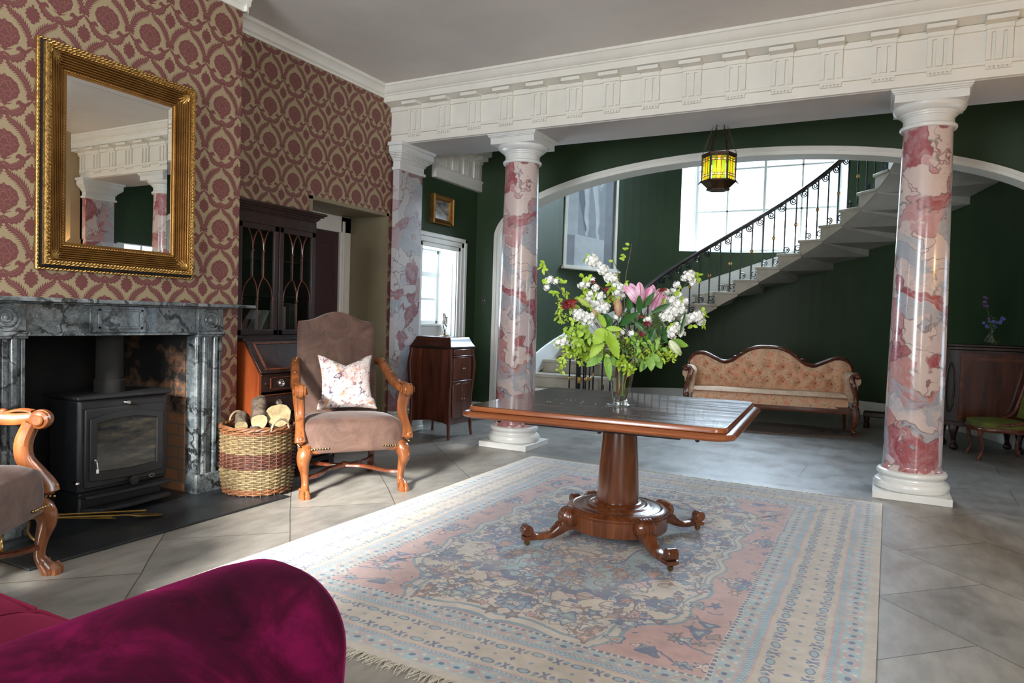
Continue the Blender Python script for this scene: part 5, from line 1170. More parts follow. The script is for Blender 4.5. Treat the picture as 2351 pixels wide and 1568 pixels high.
m = MB(); vs = []
for a, b, z in lv: vs += [(-.247+q*a*1.03, p*b, z) for q, p in ((-1, -1), (1, -1), (1, 1), (-1, 1))]
m.add(vs, [(i*4+k, i*4+(k+1) % 4, (i+1)*4+(k+1) % 4, (i+1)*4+k) for i in range(6) for k in range(4)]+[(24, 25, 26, 27), (3, 2, 1, 0)]); m.build('domed_lid', MAT['mahogany_x'], r, bevel=.004)
def panel(nm, y0, y1, z0, z1, kn):
    m = MB(); m.box(-.014, y0, z0, .006, y1, z1); d = m.build(nm, MH, r, bevel=.006)
    for y, z in kn: m = MB(); m.ball((.018, y, z), .010); m.loft([(.004, y, z), (.014, y, z)], .005); m.build('knob', MAT['old_brass'], d)
panel('lock_rail', -.17, .17, .855, .915, []); panel('upper_door', -.17, .17, .60, .835, [(-.012, .715), (.014, .715)]); panel('lower_door', -.17, -.002, .215, .565, [(-.022, .40)]); panel('lower_door', .002, .17, .215, .565, [(.022, .40)])
m = MB(); m.box(-.012, -.185, .838, .012, .185, .850); m.box(-.012, -.185, .570, .012, .185, .594); m.build('cross_moulding', MH, r, bevel=.004)
m = MB(); m.lathe([(.001, 0), (.007, 0), (.007, .004), (.001, .004)], seg=12); m.xf(Matrix.Translation((.006, 0, .885)) @ Matrix.Rotation(R(90), 4, 'Y')); m.build('escutcheon', MAT['old_brass'], r)
# toilet mirror on the cabinet
r = empty('table_mirror', (-4.02, 6.11, 1.0385), R(20), 'small round swivel mirror on a silver stand on top of the gramophone cabinet', 'mirror')
MB().lathe([(.001, 0), (.052, 0), (.054, .005), (.045, .010), (.02, .016), (.009, .03), (.007, .05), (.012, .058), (.007, .066), (.006, .075)], seg=32).build('base', MAT['old_brass'], r)
m = MB(); m.loft([(0, .088*math.cos(a), .165+.094*math.sin(a)) for a in [R(-200+k*(220)/24) for k in range(25)]], .0055, seg=8); m.ball((0, .085, .20), .010); m.ball((0, -.085, .14), .010); m.build('hoop_frame', MAT['chrome'], r)
m = MB(); m.lathe([(.001, -.006), (.066, -.006), (.074, -.003), (.076, 0), (.074, .004), (.066, .005), (.062, .001), (.001, .001)], seg=40); m.xf(Matrix.Translation((0, 0, .172)) @ Matrix.Rotation(R(78), 4, 'Y')); m.build('glass', MAT['mirror'], r)
# picture above the hall door
r = empty('picture', (HX, 6.68, 2.455), 0, 'small gilt framed landscape picture above the white hall door', 'picture')
t = NT('misty_landscape_print'); v = t.coord((1, 4, 9)); n1 = t.noise(v, 2.2, 5, .6); t.base(t.ramp(n1.outputs[0], [(.35, (.10, .10, .10)), (.5, (.30, .29, .26)), (.65, (.46, .44, .40))])); t.set(Roughness=.15); MAT['print2'] = t.m
def pframe(m, w0, h0, w1, h1, xa, xb):
    a = [(-w0, -h0), (w0, -h0), (w0, h0), (-w0, h0)]; b = [(-w1, -h1), (w1, -h1), (w1, h1), (-w1, h1)]
    m.add([(xa, *p) for p in a]+[(xb, *p) for p in b], [(k, (k+1) % 4, 4+(k+1) % 4, 4+k) for k in range(4)])
m = MB(); W4, H4 = .205, .165
for (o0, xa), (o1, xb) in zip([(0, 0), (0, .05), (.012, .062), (.022, .05), (.045, .035), (.05, .04), (.06, .03)], [(0, .05), (.012, .062), (.022, .05), (.045, .035), (.05, .04), (.06, .03), (.062, .016)]): pframe(m, W4-o0, H4-o0, W4-o1, H4-o1, xa, xb)
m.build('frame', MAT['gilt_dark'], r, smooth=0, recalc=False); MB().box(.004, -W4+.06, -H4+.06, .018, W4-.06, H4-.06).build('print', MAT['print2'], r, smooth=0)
r = empty('light_switch', (-4.367, YA-.001, 1.458), 0, 'small square metal light switch plate on the dark green arch wall', 'light switch')
m = MB(); m.box(-.043, -.006, -.043, .043, 0, .043); m.build('plate', mottled('dark_switch_plate', (.03, .035, .03), (.05, .055, .05), 10, .4, 0), r, bevel=.003)
m = MB(); m.ball((-.014, -.010, 0), (.008, .006, .008)); m.ball((.014, -.010, 0), (.008, .006, .008)); m.build('toggle', MAT['chrome'], r)
# ---------------------------------------------------------------- victorian sofa under the stairs
r = empty('victorian_sofa', (-1.155, 8.80, 0), R(9+180), 'apricot buttoned victorian sofa with a carved serpentine frame under the stone stairs', 'sofa')
# local: x right (world left after turn), y forward toward viewer, so depth goes -y ; width 1.93
RWd = MAT['red_wood']
def btop(x):   # top line of the back, x in -1..1
    ax = abs(x); return spl_at(ax)
TP = spline([(0, .985), (.12, .98), (.24, .945), (.36, .87), (.46, .80), (.58, .775), (.70, .82), (.84, .875), (.95, .865), (1.02, .80), (1.045, .72)], 8)
def spl_at(a):
    for (p, q), (s_, t_) in zip(TP, TP[1:]):
        if p <= a <= s_ and s_ > p: return q+(t_-q)*(a-p)/(s_-p)
    return TP[-1][1]
HWd = .93
but = [(x, z) for j, z in enumerate((.56, .65, .74)) for x in [(-.74+.185*k+(.0925 if j % 2 else 0)) for k in range(9 if j % 2 == 0 else 8)] if z < spl_at(abs(x)/HWd)-.06]
def backf(u, v):
    x = (u*2-1)*1.03; a = abs(x); zt = spl_at(a/1.0*.985) if a < 1 else .8
    zt = dict_top(x); z = .36+(zt-.36)*v; X = x*HWd; y = -.46-.12*(z-.4)-.10*max(0, a-.6)*0
    y += .055*math.sin(PI*min(1, max(0, v)))**.5*(1-min(1, a/1.03)**10)
    for bx_, bz_ in but:
        d = math.hypot(X-bx_, z-bz_); y -= .055*math.exp(-(d/.040)**2)
        # diagonal tuft folds
    q = (math.sin((X/.185*PI*2+ (z-.56)/.09*PI)/2)*math.sin((X/.185*PI*2-(z-.56)/.09*PI)/2)); y += .018*q
    return (X, y, z)
def dict_top(x): return spl_at(abs(x))-.025
m = MB(); m.grid(backf, 130, 46); m.build('tufted_back', MAT['brocade'], r, smooth=80)
m = MB(); 
for bx_, bz_ in but: m.ball((bx_, -.46-.12*(bz_-.4)+.004, bz_), .011, 8, 5)
m.build('buttons', mottled('rust_buttons', (.4, .12, .06), (.5, .16, .08), 30, .7, 0), r)
m = MB(); m.grid(lambda u, v: ((u*2-1)*HWd, -.53-.05*v, .30+(dict_top(u*2-1)-.30)*v), 60, 6); m.build('back_lining', MAT['brocade_worn'], r, smooth=60)
rail = [(x, z) for x, z in [(-a, b) for a, b in TP[::-1]]+TP[1:]]
m = MB(); m.loft([(x*HWd, -.50-.12*(z-.4), z-.005) for x, z in rail], [(.028, .024+.014*math.exp(-(x/.28)**2)) for x, z in rail], seg=10, up=(0, -1, 0), fixed=True)
m.loft([(x*HWd*1.0, -.475-.12*(z-.4), z+.004) for x, z in rail], .010, seg=6)
for s_ in (-1, 1): m.loft(spline([(s_*1.045*HWd, -.50, .72), (s_*1.03*HWd, -.48, .66), (s_*.985*HWd, -.47, .63), (s_*.955*HWd, -.46, .665)]), .024, seg=8)
b = m.build('back_frame', RWd, r, smooth=60)
m = MB(); rs = random.Random(3)
for k in range(30): x = (k-14.5)/14.5*.30; m.ball((x, -.565+.005, .962-.9*x*x+rs.uniform(-.008, .008)), (.022, .020, rs.uniform(.016, .028)), 8, 6)
m.ball((0, -.555, .975), (.045, .022, .030)); 
for s_ in (-1, 1): m.ball((s_*.40, -.52, .845), (.030, .02, .014)); m.ball((s_*.33, -.53, .885), (.022, .016, .012))
m.build('carved_crest', RWd, b)
def seatf2(u, v):
    x = (u*2-1); a = v*PI; y = -.24+.26*math.cos(a); z = .33+.15*math.sin(a)**.55*(1-.10*abs(x)**6)
    if math.cos(a) > .9: pass
    return (x*.875, y*(1-.05*abs(x)**4)+.012*(1-x*x), z-.02)
m = MB(); m.grid(seatf2, 60, 22); m.build('seat_front_roll', MAT['brocade'], r, smooth=80)
m = MB(); m.grid(lambda u, v: ((u*2-1)*.868, -.46+.455*v, .466+.012*math.sin(PI*v)*(1-abs(u*2-1)**4)-.03*max(0, v-.85)/.15), 40, 14); m.build('seat_top', MAT['brocade_worn'], r, smooth=80, label='sun-worn top of the seat')
m = MB(); m.box(-.90, -.02, .255, .90, .022, .335); m.loft([(x, .026, .262) for x in np.linspace(-.9, .9, 12)], .012, seg=6); m.box(-.9, -.50, .255, .9, -.46, .34); m.box(-.9, -.5, .255, -.87, 0, .34); m.box(.87, -.5, .255, .9, 0, .34); m.build('seat_rail', RWd, r, bevel=.006)
m = MB(); m.box(-.88, -.48, .25, .88, .0, .30); m.build('hessian_base', MAT['fringe'] if 'fringe' in MAT else MAT['white'], r)
for s_ in (-1, 1):
    # padded scroll arm
    def af(u, v, s_=s_):
        a = v*2*PI; z = .655+.075*math.sin(a)*(1 if math.sin(a) > 0 else .9); x = .93+.080*math.cos(a)
        y = -.47+.43*u; return (s_*(x+.02*u*0), y, z-.02*u)
    m = MB(); m.grid(af, 14, 20, cv=True); m.f.append(tuple(range(20))[::-1]); m.f.append(tuple(13*20+k for k in range(20)))
    m.add([(s_*.875, -.47, .40), (s_*.875, -.05, .40), (s_*.865, -.05, .66), (s_*.865, -.47, .66), (s_*.96, -.47, .36), (s_*.965, -.05, .36), (s_*.985, -.05, .64), (s_*.985, -.47, .64)], [(0,1,2,3),(4,5,6,7),(1,5,6,2),(0,3,7,4)])
    m.build('padded_arm', MAT['brocade_worn'], r, smooth=60)
    p = spline([(s_*.985, -.02, .690), (s_*.945, .012, .715), (s_*.905, .02, .68), (s_*.915, .02, .60), (s_*.945, .02, .50), (s_*.955, .022, .40), (s_*.945, .025, .33)], 5); k = len(p)
    m = MB(); m.loft(p, [(.034, .026+.010*math.sin(i*.5)) for i in range(k)], seg=10, up=(0, 1, 0)); m.ball((s_*.965, .0, .695), (.042, .05, .034)); m.ball((s_*.945, .035, .37), (.034, .025, .04)); m.build('arm_support', RWd, r)
    m = MB(); p = spline([(s_*.945, .02, .33), (s_*.955, .035, .25), (s_*.95, .045, .17), (s_*.935, .02, .09), (s_*.94, .03, .045), (s_*.95, .045, .025)], 5); m.loft(p, [q[0] for q in spline([(.046,), (.048,), (.036,), (.024,), (.022,), (.026,)], 5)], seg=10); m.ball((s_*.955, .06, .25), (.026, .02, .04)); m.ball((s_*.95, .05, .05), .022); m.lathe([(.012, 0), (.014, .018), (.012, .03)], (s_*.95, .045, .0), 12); m.build('leg', RWd, r)
    m = MB(); m.loft([(s_*.90, -.47, .26), (s_*.91, -.52, .12), (s_*.92, -.56, .0)], [.024, .02, .018], seg=8); m.build('leg', RWd, r)
# oval rug half under the sofa
t = NT('dark_oval_rug_pile'); v = t.coord(); sp = t.new('ShaderNodeSeparateXYZ'); t.link(v, sp.inputs[0])
qx = t.math('MULTIPLY', sp.outputs[0], 1/.92); qy = t.math('MULTIPLY', sp.outputs[1], 1/.46); rr_ = t.math('SQRT', t.math('ADD', t.math('MULTIPLY', qx, qx), t.math('MULTIPLY', qy, qy)))
n1 = t.noise(v, 16, 4, .7); n2 = t.noise(v, 60, 3, .6); rr2 = t.math('ADD', rr_, t.math('MULTIPLY', t.math('SUBTRACT', n1.outputs[0], .5), .10))
c = t.ramp(rr2, [(0, (.20, .15, .11)), (.45, (.14, .10, .085)), (.55, (.03, .03, .03)), (.62, (.18, .14, .11)), (.72, (.035, .033, .035)), (.80, (.17, .12, .09)), (.97, (.09, .06, .05)), (1.0, (.28, .16, .11))]); c = t.mix(t.ramp(n1.outputs[0], [(.5, (0, 0, 0)), (.6, (.6, .6, .6))]), c, (.06, .055, .055)); t.base(c); t.set(Roughness=.95); t.bump(n2.outputs[0], .4, .004); MAT['oval'] = t.m
r = empty('oval_rug', (-1.05, 9.02, .001), R(10), 'dark worn oval rug with a pink edge lying partly under the victorian sofa', 'rug')
m = MB(); vs = [(0, 0, .008)]; K2 = 64
for j in range(1, 9): vs += [(.92*j/8*math.cos(2*PI*k/K2), .46*j/8*math.sin(2*PI*k/K2), .008+(.012*max(0, math.cos(2*PI*k/K2))**12 if j == 8 else 0)) for k in range(K2)]
vs += [(.92*math.cos(2*PI*k/K2), .46*math.sin(2*PI*k/K2), 0) for k in range(K2)]
m.add(vs, [(0, 1+k, 1+(k+1) % K2) for k in range(K2)]+[(1+j*K2+k, 1+(j+1)*K2+k, 1+(j+1)*K2+(k+1) % K2, 1+j*K2+(k+1) % K2) for j in range(8) for k in range(K2)]); m.build('pile', MAT['oval'], r, smooth=60)
# ---------------------------------------------------------------- dark cabinet and nursing chair on the right
r = empty('side_cabinet', (1.0, 8.70, 0), R(8), 'dark mahogany side cabinet on carved claw feet behind the low green chair', 'cabinet')
m = MB(); hw = .36; m.prism([(-hw, .06), (-hw+.10, 0), (hw, 0), (hw, .40), (-hw, .40)], .30, 1.06); m.build('body', MAT['dark_wood'], r, bevel=.004)
m = MB(); m.prism([(-hw-.02, .05), (-hw+.09, -.022), (hw, -.022), (hw, .41), (-hw-.02, .41)], 1.095, 1.12); m.prism([(-hw-.01, .055), (-hw+.095, -.012), (hw, -.012), (hw, .405), (-hw-.01, .405)], 1.06, 1.095); m.build('top', MAT['dark_wood'], r, bevel=.006); m = MB(); m.prism([(-hw-.02, .05), (-hw+.09, -.02), (hw, -.02), (hw, .41), (-hw-.02, .41)], .255, .305); m.build('plinth_moulding', MAT['dark_wood'], r, bevel=.006)
m = MB(); m.box(-hw+.12, -.014, .32, hw-.01, 0, 1.03); d = m.build('door', MAT['mahogany'], r, bevel=.003)
m = MB(); m.box(-hw+.12, -.018, .95, hw-.01, -.012, .985); m.box(-hw+.12, -.018, .32, -hw+.15, -.012, .95); m.build('crossbanding', MAT['red_wood'], d, smooth=0)
m = MB(); e_ = []
for k in range(24): a = 2*PI*k/24; q = (-hw+.05+.032*math.cos(a), .03-.020*math.cos(a)*1.0, .66+.26*math.sin(a)); e_.append((q[0]-.010, q[1]-.014, q[2]))
m.loft(e_, .009, seg=6, closed=True); m.build('oval_moulding', MAT['dark_wood'], r)
for x_, y_ in ((-hw+.10, .04), (hw-.03, .04), (-hw+.06, .34), (hw-.05, .36)):
    m = MB(); m.loft(spline([(x_, y_, .27), (x_-.01, y_-.025, .20), (x_, y_-.005, .10), (x_, y_-.02, .045)]), [.050, .052, .052, .050, .048, .044, .04, .036, .032, .028, .026, .024, .022, .022, .024, .028, .03, .032, .034][:19], seg=10); m.ball((x_, y_-.025, .036), (.042, .042, .036)); m.build('claw_foot', MAT['dark_wood'], r)
# vase of blue flowers on it
r = empty('glass_jug', (1.055, 8.93, 1.1205), 0, 'small round glass jug of water on the dark side cabinet, holding blue flowers', 'vase')
MB().lathe([(.03, 0), (.060, .006), (.078, .03), (.075, .06), (.050, .095), (.027, .125), (.024, .15), (.030, .165), (.027, .166), (.021, .15), (.024, .127), (.046, .097), (.070, .06), (.073, .032), (.056, .010), (.001, .008)], seg=36, cap=False).build('glass', MAT['thin'], r)
MB().lathe([(.001, .011), (.054, .013), (.069, .033), (.066, .058), (.050, .080), (.001, .080)], seg=36, cap=False).build('water', MAT['water'], r)
MAT['leaf'] = mottled('mid_green_leaf', (.06, .14, .02), (.11, .22, .04), 12, .5, .1)
MAT['blue_petal'] = mottled('blue_petals', (.10, .14, .5), (.2, .26, .75), 30, .6, 0); MAT['violet_petal'] = mottled('violet_petals', (.13, .06, .28), (.22, .11, .42), 30, .6, 0); MAT['root'] = mottled('pale_roots', (.3, .24, .14), (.45, .38, .25), 30, .8, 0)
rs = random.Random(21)
for k, (dx, dz, mt, lb) in enumerate(((-.08, .50, 'violet_petal', 'tallest violet bluebell stem in the round glass jug'), (.09, .30, 'blue_petal', 'blue flower stem leaning right over the glass jug'), (-.06, .24, 'blue_petal', 'low blue flower stem on the left of the glass jug'), (.03, .26, 'blue_petal', 'middle blue flower stem in the glass jug'))):
    f = empty('flower_stem', (1.055, 8.93, 1.135), 0, lb, 'flower', 'blue flowers in the glass jug')
    o = rs.uniform(-.01, .01); m = MB(); P3 = spline([(o, 0, 0), (o*.3, 0, .13), (dx*.5, rs.uniform(-.02, .02), .13+(dz-.13)*.5), (dx, 0, dz)]); m.loft(P3, .0028, seg=5); m.build('stem', MAT['leaf'], f)
    m = MB()
    for j in range(7 if k else 10):
        t_ = rs.uniform(.55, 1) if k else rs.uniform(.45, 1); p = P3[int(t_*(len(P3)-1))]; c_ = (p[0]+rs.uniform(-.03, .03), p[1]+rs.uniform(-.02, .02), p[2]+rs.uniform(-.02, .02))
        for q in range(5): a = q*1.257; m.ball((c_[0]+.009*math.cos(a), c_[1], c_[2]+.009*math.sin(a)), (.007, .004, .007), 6, 4)
    m.build('petals', MAT[mt], f)
    m = MB()
    for j in range(5): z = .14+.03*j*rs.random()+.02; a = rs.uniform(0, 6); m.loft([(0, 0, z), (.02*math.cos(a), .02*math.sin(a), z+.02), (.04*math.cos(a), .04*math.sin(a), z+.022)], [(.002, .001), (.010, .0015), (.001, .001)], seg=6)
    m.build('leaves', MAT['leaf'], f)
m = MB()
for j in range(16): a = rs.uniform(0, 6.3); b = rs.uniform(.02, .055); m.loft(spline([(0, 0, .09), (b*.4*math.cos(a), b*.4*math.sin(a), .06), (b*math.cos(a+.5), b*math.sin(a+.5), rs.uniform(.012, .03))]), .0015, seg=4)
o = m.build('roots', MAT['root'], None); o.location = (1.055, 8.93, 1.1345); tag(o, 'tangle of pale roots in the water of the small round jug', 'roots')
# low green nursing chair
r = empty('nursing_chair', (1.10, 8.38, 0), R(90+8), 'low olive green velvet nursing chair with a wooden frame at the right picture edge', 'chair')
# local: y forward
m = MB(); m.grid(lambda u, v: (lambda a, t: (math.copysign(abs(math.cos(a))**.6, math.cos(a))*(.27 if t < 3 else .27*(1-(t-3)*.45)), .02+math.copysign(abs(math.sin(a))**.6, math.sin(a))*(.25 if t < 3 else .25*(1-(t-3)*.45)), (.315+.02*t) if t < 3 else .375+.018*(t-3)))(u*2*PI, v*5), 40, 12, cu=True); m.build('seat', MAT['green_velvet'], r, smooth=70)
m = MB(); rim = [(math.copysign(abs(math.cos(a))**.6, math.cos(a))*.268, .02+math.copysign(abs(math.sin(a))**.6, math.sin(a))*.248, .305) for a in [2*PI*k/40 for k in range(40)]]; m.loft(rim, (.014, .024), seg=8, closed=True, fixed=True); m.build('seat_rail', RWd, r)
for x_, y_, q in ((-.20, .20, 1), (.20, .20, 1), (-.18, -.20, -1), (.18, -.20, -1)): m = MB(); m.loft(spline([(x_, y_, .31), (x_*1.03, y_+.02*q, .24), (x_, y_-.005*q, .10), (x_*1.03, y_+.03*q, .0)]), [.026, .027, .026, .025, .024, .022, .020, .019, .018, .017, .016, .016, .016, .016, .017, .018, .019, .020, .018], seg=8); m.build('leg', RWd, r)
m = MB(); m.grid(lambda u, v: ((u*2-1)*.235*(1-.10*v), -.20-.10*v-.035*math.sin(PI*u), .40+.50*v), 14, 12); m.grid(lambda u, v: ((u*2-1)*.235*(1-.10*v), -.23-.10*v-.035*math.sin(PI*u), .40+.50*v), 14, 12); m.build('backrest', MAT['green_velvet'], r, smooth=60)
m = MB()
for s_ in (-1, 1): m.loft(spline([(s_*.25, .10, .35), (s_*.262, -.05, .375), (s_*.26, -.17, .42), (s_*.25, -.23, .58), (s_*.225, -.30, .88), (s_*.12, -.35, .95), (0, -.36, .96)]), (.022, .016), seg=8)
m.build('back_frame', RWd, r)
# dark turned foot of a stool behind the right column
r = empty('footstool', (.02, 9.95, 0), 0, 'low dark wooden footstool mostly hidden behind the right marble column', 'footstool')
m = MB(); m.box(-.16, -.12, .14, .16, .12, .20); m.build('top', MAT['dark_wood'], r, bevel=.01)
for a in (-1, 1):
    for b in (-1, 1): m = MB(); m.lathe([(.030, 0), (.036, .01), (.036, .04), (.022, .055), (.034, .10), (.034, .14)], (a*.12, b*.085, 0), 14); m.build('foot', MAT['dark_wood'], r)
# ---------------------------------------------------------------- cantilevered stone staircase
RI = 1.56
def th_(s): return R(126.88-10.25*(s-9)) if s >= 2 else R(198.63+6.5*(2-s))
def zt_(n): return 1.541+.18*(n-9) if n >= 9 else 1.541*n/9
def ri_(s): return RI+(.42*max(0, (3.2-s)/2.2)**1.4)
def pp(r_, th, z): return (SC[0]+r_*math.cos(th), SC[1]+r_*math.sin(th), z)
st = empty('staircase', (0, 0, 0), 0, 'curving cantilevered stone staircase rising clockwise round the green stair hall', 'staircase')
for n in range(1, 21):
    z = zt_(n); rise = z-zt_(n-1) if n > 1 else z; ta, tb = th_(n), th_(n+1); ri = ri_(n)
    tn = ta+.024/RI
    ro = SR-.002
    def lim(th):   # outer end: keep to the wall (straight for y < centre)
        c_ = math.cos(th); return min(ro, (SR-.002)/abs(c_)) if math.sin(th) > 0 else min((SR-.002)/abs(c_), (SC[1]-YA2+.0)/max(1e-3, -math.sin(th))+.0)
    ex = -.02 if n > 1 else 0
    low = 0.0 if n <= 2 else None
    m = MB(); tbk = tb-.02
    zf = max(0.001, z-.235); zi = max(0.001, z-.058); zo = max(.001, z-.14)
    fr_i, bk_i = pp(ri, ta, 0), pp(ri_(n+1), tbk, 0); fr_o, bk_o = pp(lim(ta), ta, 0), pp(lim(tbk), tbk, 0)
    if n <= 3: zi = zo = zf = .001 if n < 3 else zf
    def P(q, zz): return (q[0], q[1], zz)
    m.add([P(fr_i, zf), P(fr_o, zf), P(bk_o, zo), P(bk_i, zi), P(fr_i, z-.04), P(fr_o, z-.04), P(bk_o, z-.04), P(bk_i, z-.04)], [(0,1,2,3),(4,7,6,5),(0,4,5,1),(1,5,6,2),(2,6,7,3),(3,7,4,0)])
    s_ = m.build('step', MAT['stone_step'], st, smooth=0)
    m = MB(); a = pp(ri-.022, tn, 0); b = pp(lim(tn), tn, 0); d_ = pp(lim(tbk), tbk, 0); c_ = pp(ri_(n+1)-.022, tbk, 0)
    m.add([P(q, z-.04) for q in (a, b, d_, c_)]+[P(q, z) for q in (a, b, d_, c_)], [(0,1,2,3),(4,7,6,5),(0,4,5,1),(1,5,6,2),(2,6,7,3),(3,7,4,0)]); m.build('nosed_tread', MAT['stone_step'], s_, bevel=.010)
    if n >= 4:
        m = MB(); e2 = .003; fi, bi = pp(ri+.01, ta, 0), pp(ri_(n+1)+.01, tbk, 0); f0 = pp(ri+.01, ta, 0)
        m.add([P(fi, zf-e2), P(fr_o, zf-e2), P(bk_o, zo-e2), P(bi, zi-e2)], [(0, 3, 2, 1)])
        ta3 = tbk-.003; bo2, bi2 = pp(lim(ta3), ta3, 0), pp(ri_(n+1)+.01, ta3, 0)
        m.add([P(bo2, zo-e2), P(bo2, z-.04), P(bi2, z-.04), P(bi2, zi-e2)], [(0, 1, 2, 3)])
        m.build('soffit', MAT['stone_under'], s_, smooth=0)
# white skirting string following the stairs on the curved wall
m = MB(); vs = []; K3 = 20*4
for k in range(K3+1):
    s = 1.5+19.3*k/K3; th = th_(s); n0 = int(s); zz = zt_(n0)+(zt_(n0+1)-zt_(n0))*(s-n0)
    ro = SR-.003 if math.sin(th) >= 0 else (SR-.003)/abs(math.cos(th))
    for rr_, dz in ((0, -.12), (.028, -.12), (.028, .15), (.012, .175), (0, .175)): vs.append(pp(ro-rr_, th, zz+dz))
m.add(vs, [(k*5+j, k*5+(j+1) % 5, (k+1)*5+(j+1) % 5, (k+1)*5+j) for k in range(K3) for j in range(5)]); struct(m, 'trim_14', MAT['white_gloss'])
# ---------------------------------------------------------------- wrought iron balustrade
IR = MAT['iron']
def nz(s): n0 = max(1, int(s)); return zt_(n0)+(zt_(n0+1)-zt_(n0))*(s-n0)
RH = .70
def rb(s): return ri_(s)+.05
b_ = empty('stair_balustrade', (0, 0, 0), 0, 'black wrought iron stair balustrade with scrolls and gold rosettes under a dark handrail', 'balustrade')
hp = [pp(rb(s), th_(s), nz(s)+RH+(.0 if s > 2.5 else -.0)) for s in [1.15+19.6*k/110 for k in range(111)]]
nv_c = Vector(pp(rb(1.15)+.10, th_(1.0)+.01, 0)); 
m = MB(); m.loft(hp, (.042, .030), seg=10, fixed=True); m.build('handrail', MAT['dark_wood'], b_)
def spiral(m, s0, zc, r0, turns, side, a0, rad=.0085):
    th = th_(s0); c_ = Vector(pp(rb(s0), th, zc)); tg = Vector((math.sin(th), -math.cos(th), 0)); pts = []
    N = int(turns*14)
    for k in range(N+1):
        f = k/N; a = a0+side*f*turns*2*PI; r_ = r0*(1-.80*f); pts.append(tuple(c_+tg*(r_*math.cos(a))+Vector((0, 0, r_*math.sin(a)))))
    m.loft(pts, rad, seg=5)
gold = MAT['gold_paint']
for n in range(1, 20):
    for j, off in enumerate((.22, .72)):
        s = n+off; th = th_(s); zb = zt_(n); ztp = nz(s)+RH-.015; q = pp(rb(s), th, 0)
        m = MB(); m.loft([(q[0], q[1], zb-.0), (q[0], q[1], ztp)], .0105, seg=6); br = m.build('baluster', IR, b_)
        if j == 1:
            tg = Vector((math.sin(th), -math.cos(th), 0)); nrm = Vector((math.cos(th), math.sin(th), 0)); c_ = Vector((q[0], q[1], (zb+ztp)/2))
            m = MB(); m.ball((0, 0, 0), (.022, .010, .026), 12, 8)
            for k in range(8): a = k*PI/4; m.ball((.020*math.cos(a), 0, .024*math.sin(a)), (.008, .009, .008), 6, 4)
            m.xf(Matrix.Translation(c_) @ Matrix.Rotation(th-PI/2, 4, 'Z')); m.build('rosette', gold, br)
        m = MB(); spiral(m, s-.16, ztp-.085, .050, 1.7, -1 if j else 1, 0 if j else PI); m.build('upper_scroll', IR, b_)
        if n > 1: m = MB(); spiral(m, s+.10+.05*j, zb+(.062 if j == 0 else .075), .045 if j == 0 else .058, 1.6, 1, -PI/2); m.build('lower_scroll', IR, b_)
# newel: iron post ringed by plain bars on the first step
z1_ = zt_(1); nc = pp(rb(1.15)+.04, th_(1.1), 0)
m = MB(); m.loft([(nc[0], nc[1], z1_), (nc[0], nc[1], z1_+.86)], .022, seg=10); m.lathe([(.03, 0), (.036, .01), (.024, .03)], (nc[0], nc[1], z1_), 16); nw = m.build('newel_post', IR, b_)
m = MB(); m.lathe([(.024, .30), (.034, .32), (.034, .36), (.024, .38)], (nc[0], nc[1], z1_), 16); m.build('gold_collar', gold, nw)
for k in range(7):
    a = k*2*PI/7+.4; x, y = nc[0]+.13*math.cos(a), nc[1]+.13*math.sin(a)
    m = MB(); m.loft([(x, y, z1_), (x, y, z1_+.84)], .010, seg=6); bb = m.build('baluster', IR, b_)
    if k % 2 == 0: m = MB(); m.ball((x, y, z1_+.36), (.022, .022, .024), 10, 6); m.build('rosette', gold, bb)
m = MB(); m.loft([(nc[0]+(.15-.02*t)*math.cos(.4+t*1.0), nc[1]+(.15-.02*t)*math.sin(.4+t*1.0), z1_+.855) for t in [k*.25 for k in range(26)]], (.028, .020), seg=8, fixed=True); m.lathe([(.07, 0), (.08, .01), (.07, .02), (.001, .028)], (nc[0], nc[1], z1_+.85), 20); m.build('handrail_volute', MAT['dark_wood'], b_)
# ---------------------------------------------------------------- stained glass lantern
r = empty('hanging_lantern', (-1.315, 6.30, 2.43), R(12), 'hexagonal stained glass lantern in amber and green, hanging lit from chains under the soffit', 'lantern')
BZ = mottled('dark_bronze', (.03, .016, .008), (.09, .05, .022), 25, .4, .15, metal=.7)
def pane_mat(name, c, tr_):
    t = NT(name); n = t.n
    for x in list(n):
        if x.type == 'BSDF_PRINCIPLED': n.remove(x)
    o = [x for x in n if x.type == 'OUTPUT_MATERIAL'][0]; a = n.new('ShaderNodeBsdfTranslucent'); a.inputs[0].default_value = (*c, 1); b = n.new('ShaderNodeBsdfTransparent'); b.inputs[0].default_value = (*c, 1)
    g = n.new('ShaderNodeBsdfGlossy'); g.inputs['Roughness'].default_value = .15; mx = n.new('ShaderNodeMixShader'); mx.inputs[0].default_value = tr_; mx2 = n.new('ShaderNodeMixShader'); mx2.inputs[0].default_value = .05
    t.link(a.outputs[0], mx.inputs[1]); t.link(b.outputs[0], mx.inputs[2]); t.link(mx.outputs[0], mx2.inputs[1]); t.link(g.outputs[0], mx2.inputs[2]); t.link(mx2.outputs[0], o.inputs[0]); return t.m
GA, GG, GC = pane_mat('amber_glass', (.70, .42, .10), .35), pane_mat('green_glass', (.30, .42, .08), .35), pane_mat('pale_glass', (.9, .78, .55), .35)
RA = .118; HW6 = RA*math.tan(PI/6)
def hexp(r_): return [(r_/math.cos(PI/6)*math.cos(PI/3*k), r_/math.cos(PI/6)*math.sin(PI/3*k)) for k in range(6)]
def hexband(m, r0, z0, r1, z1):
    a, b = hexp(r0), hexp(r1); m.add([(*p, z0) for p in a]+[(*p, z1) for p in b], [(k, (k+1) % 6, 6+(k+1) % 6, 6+k) for k in range(6)])
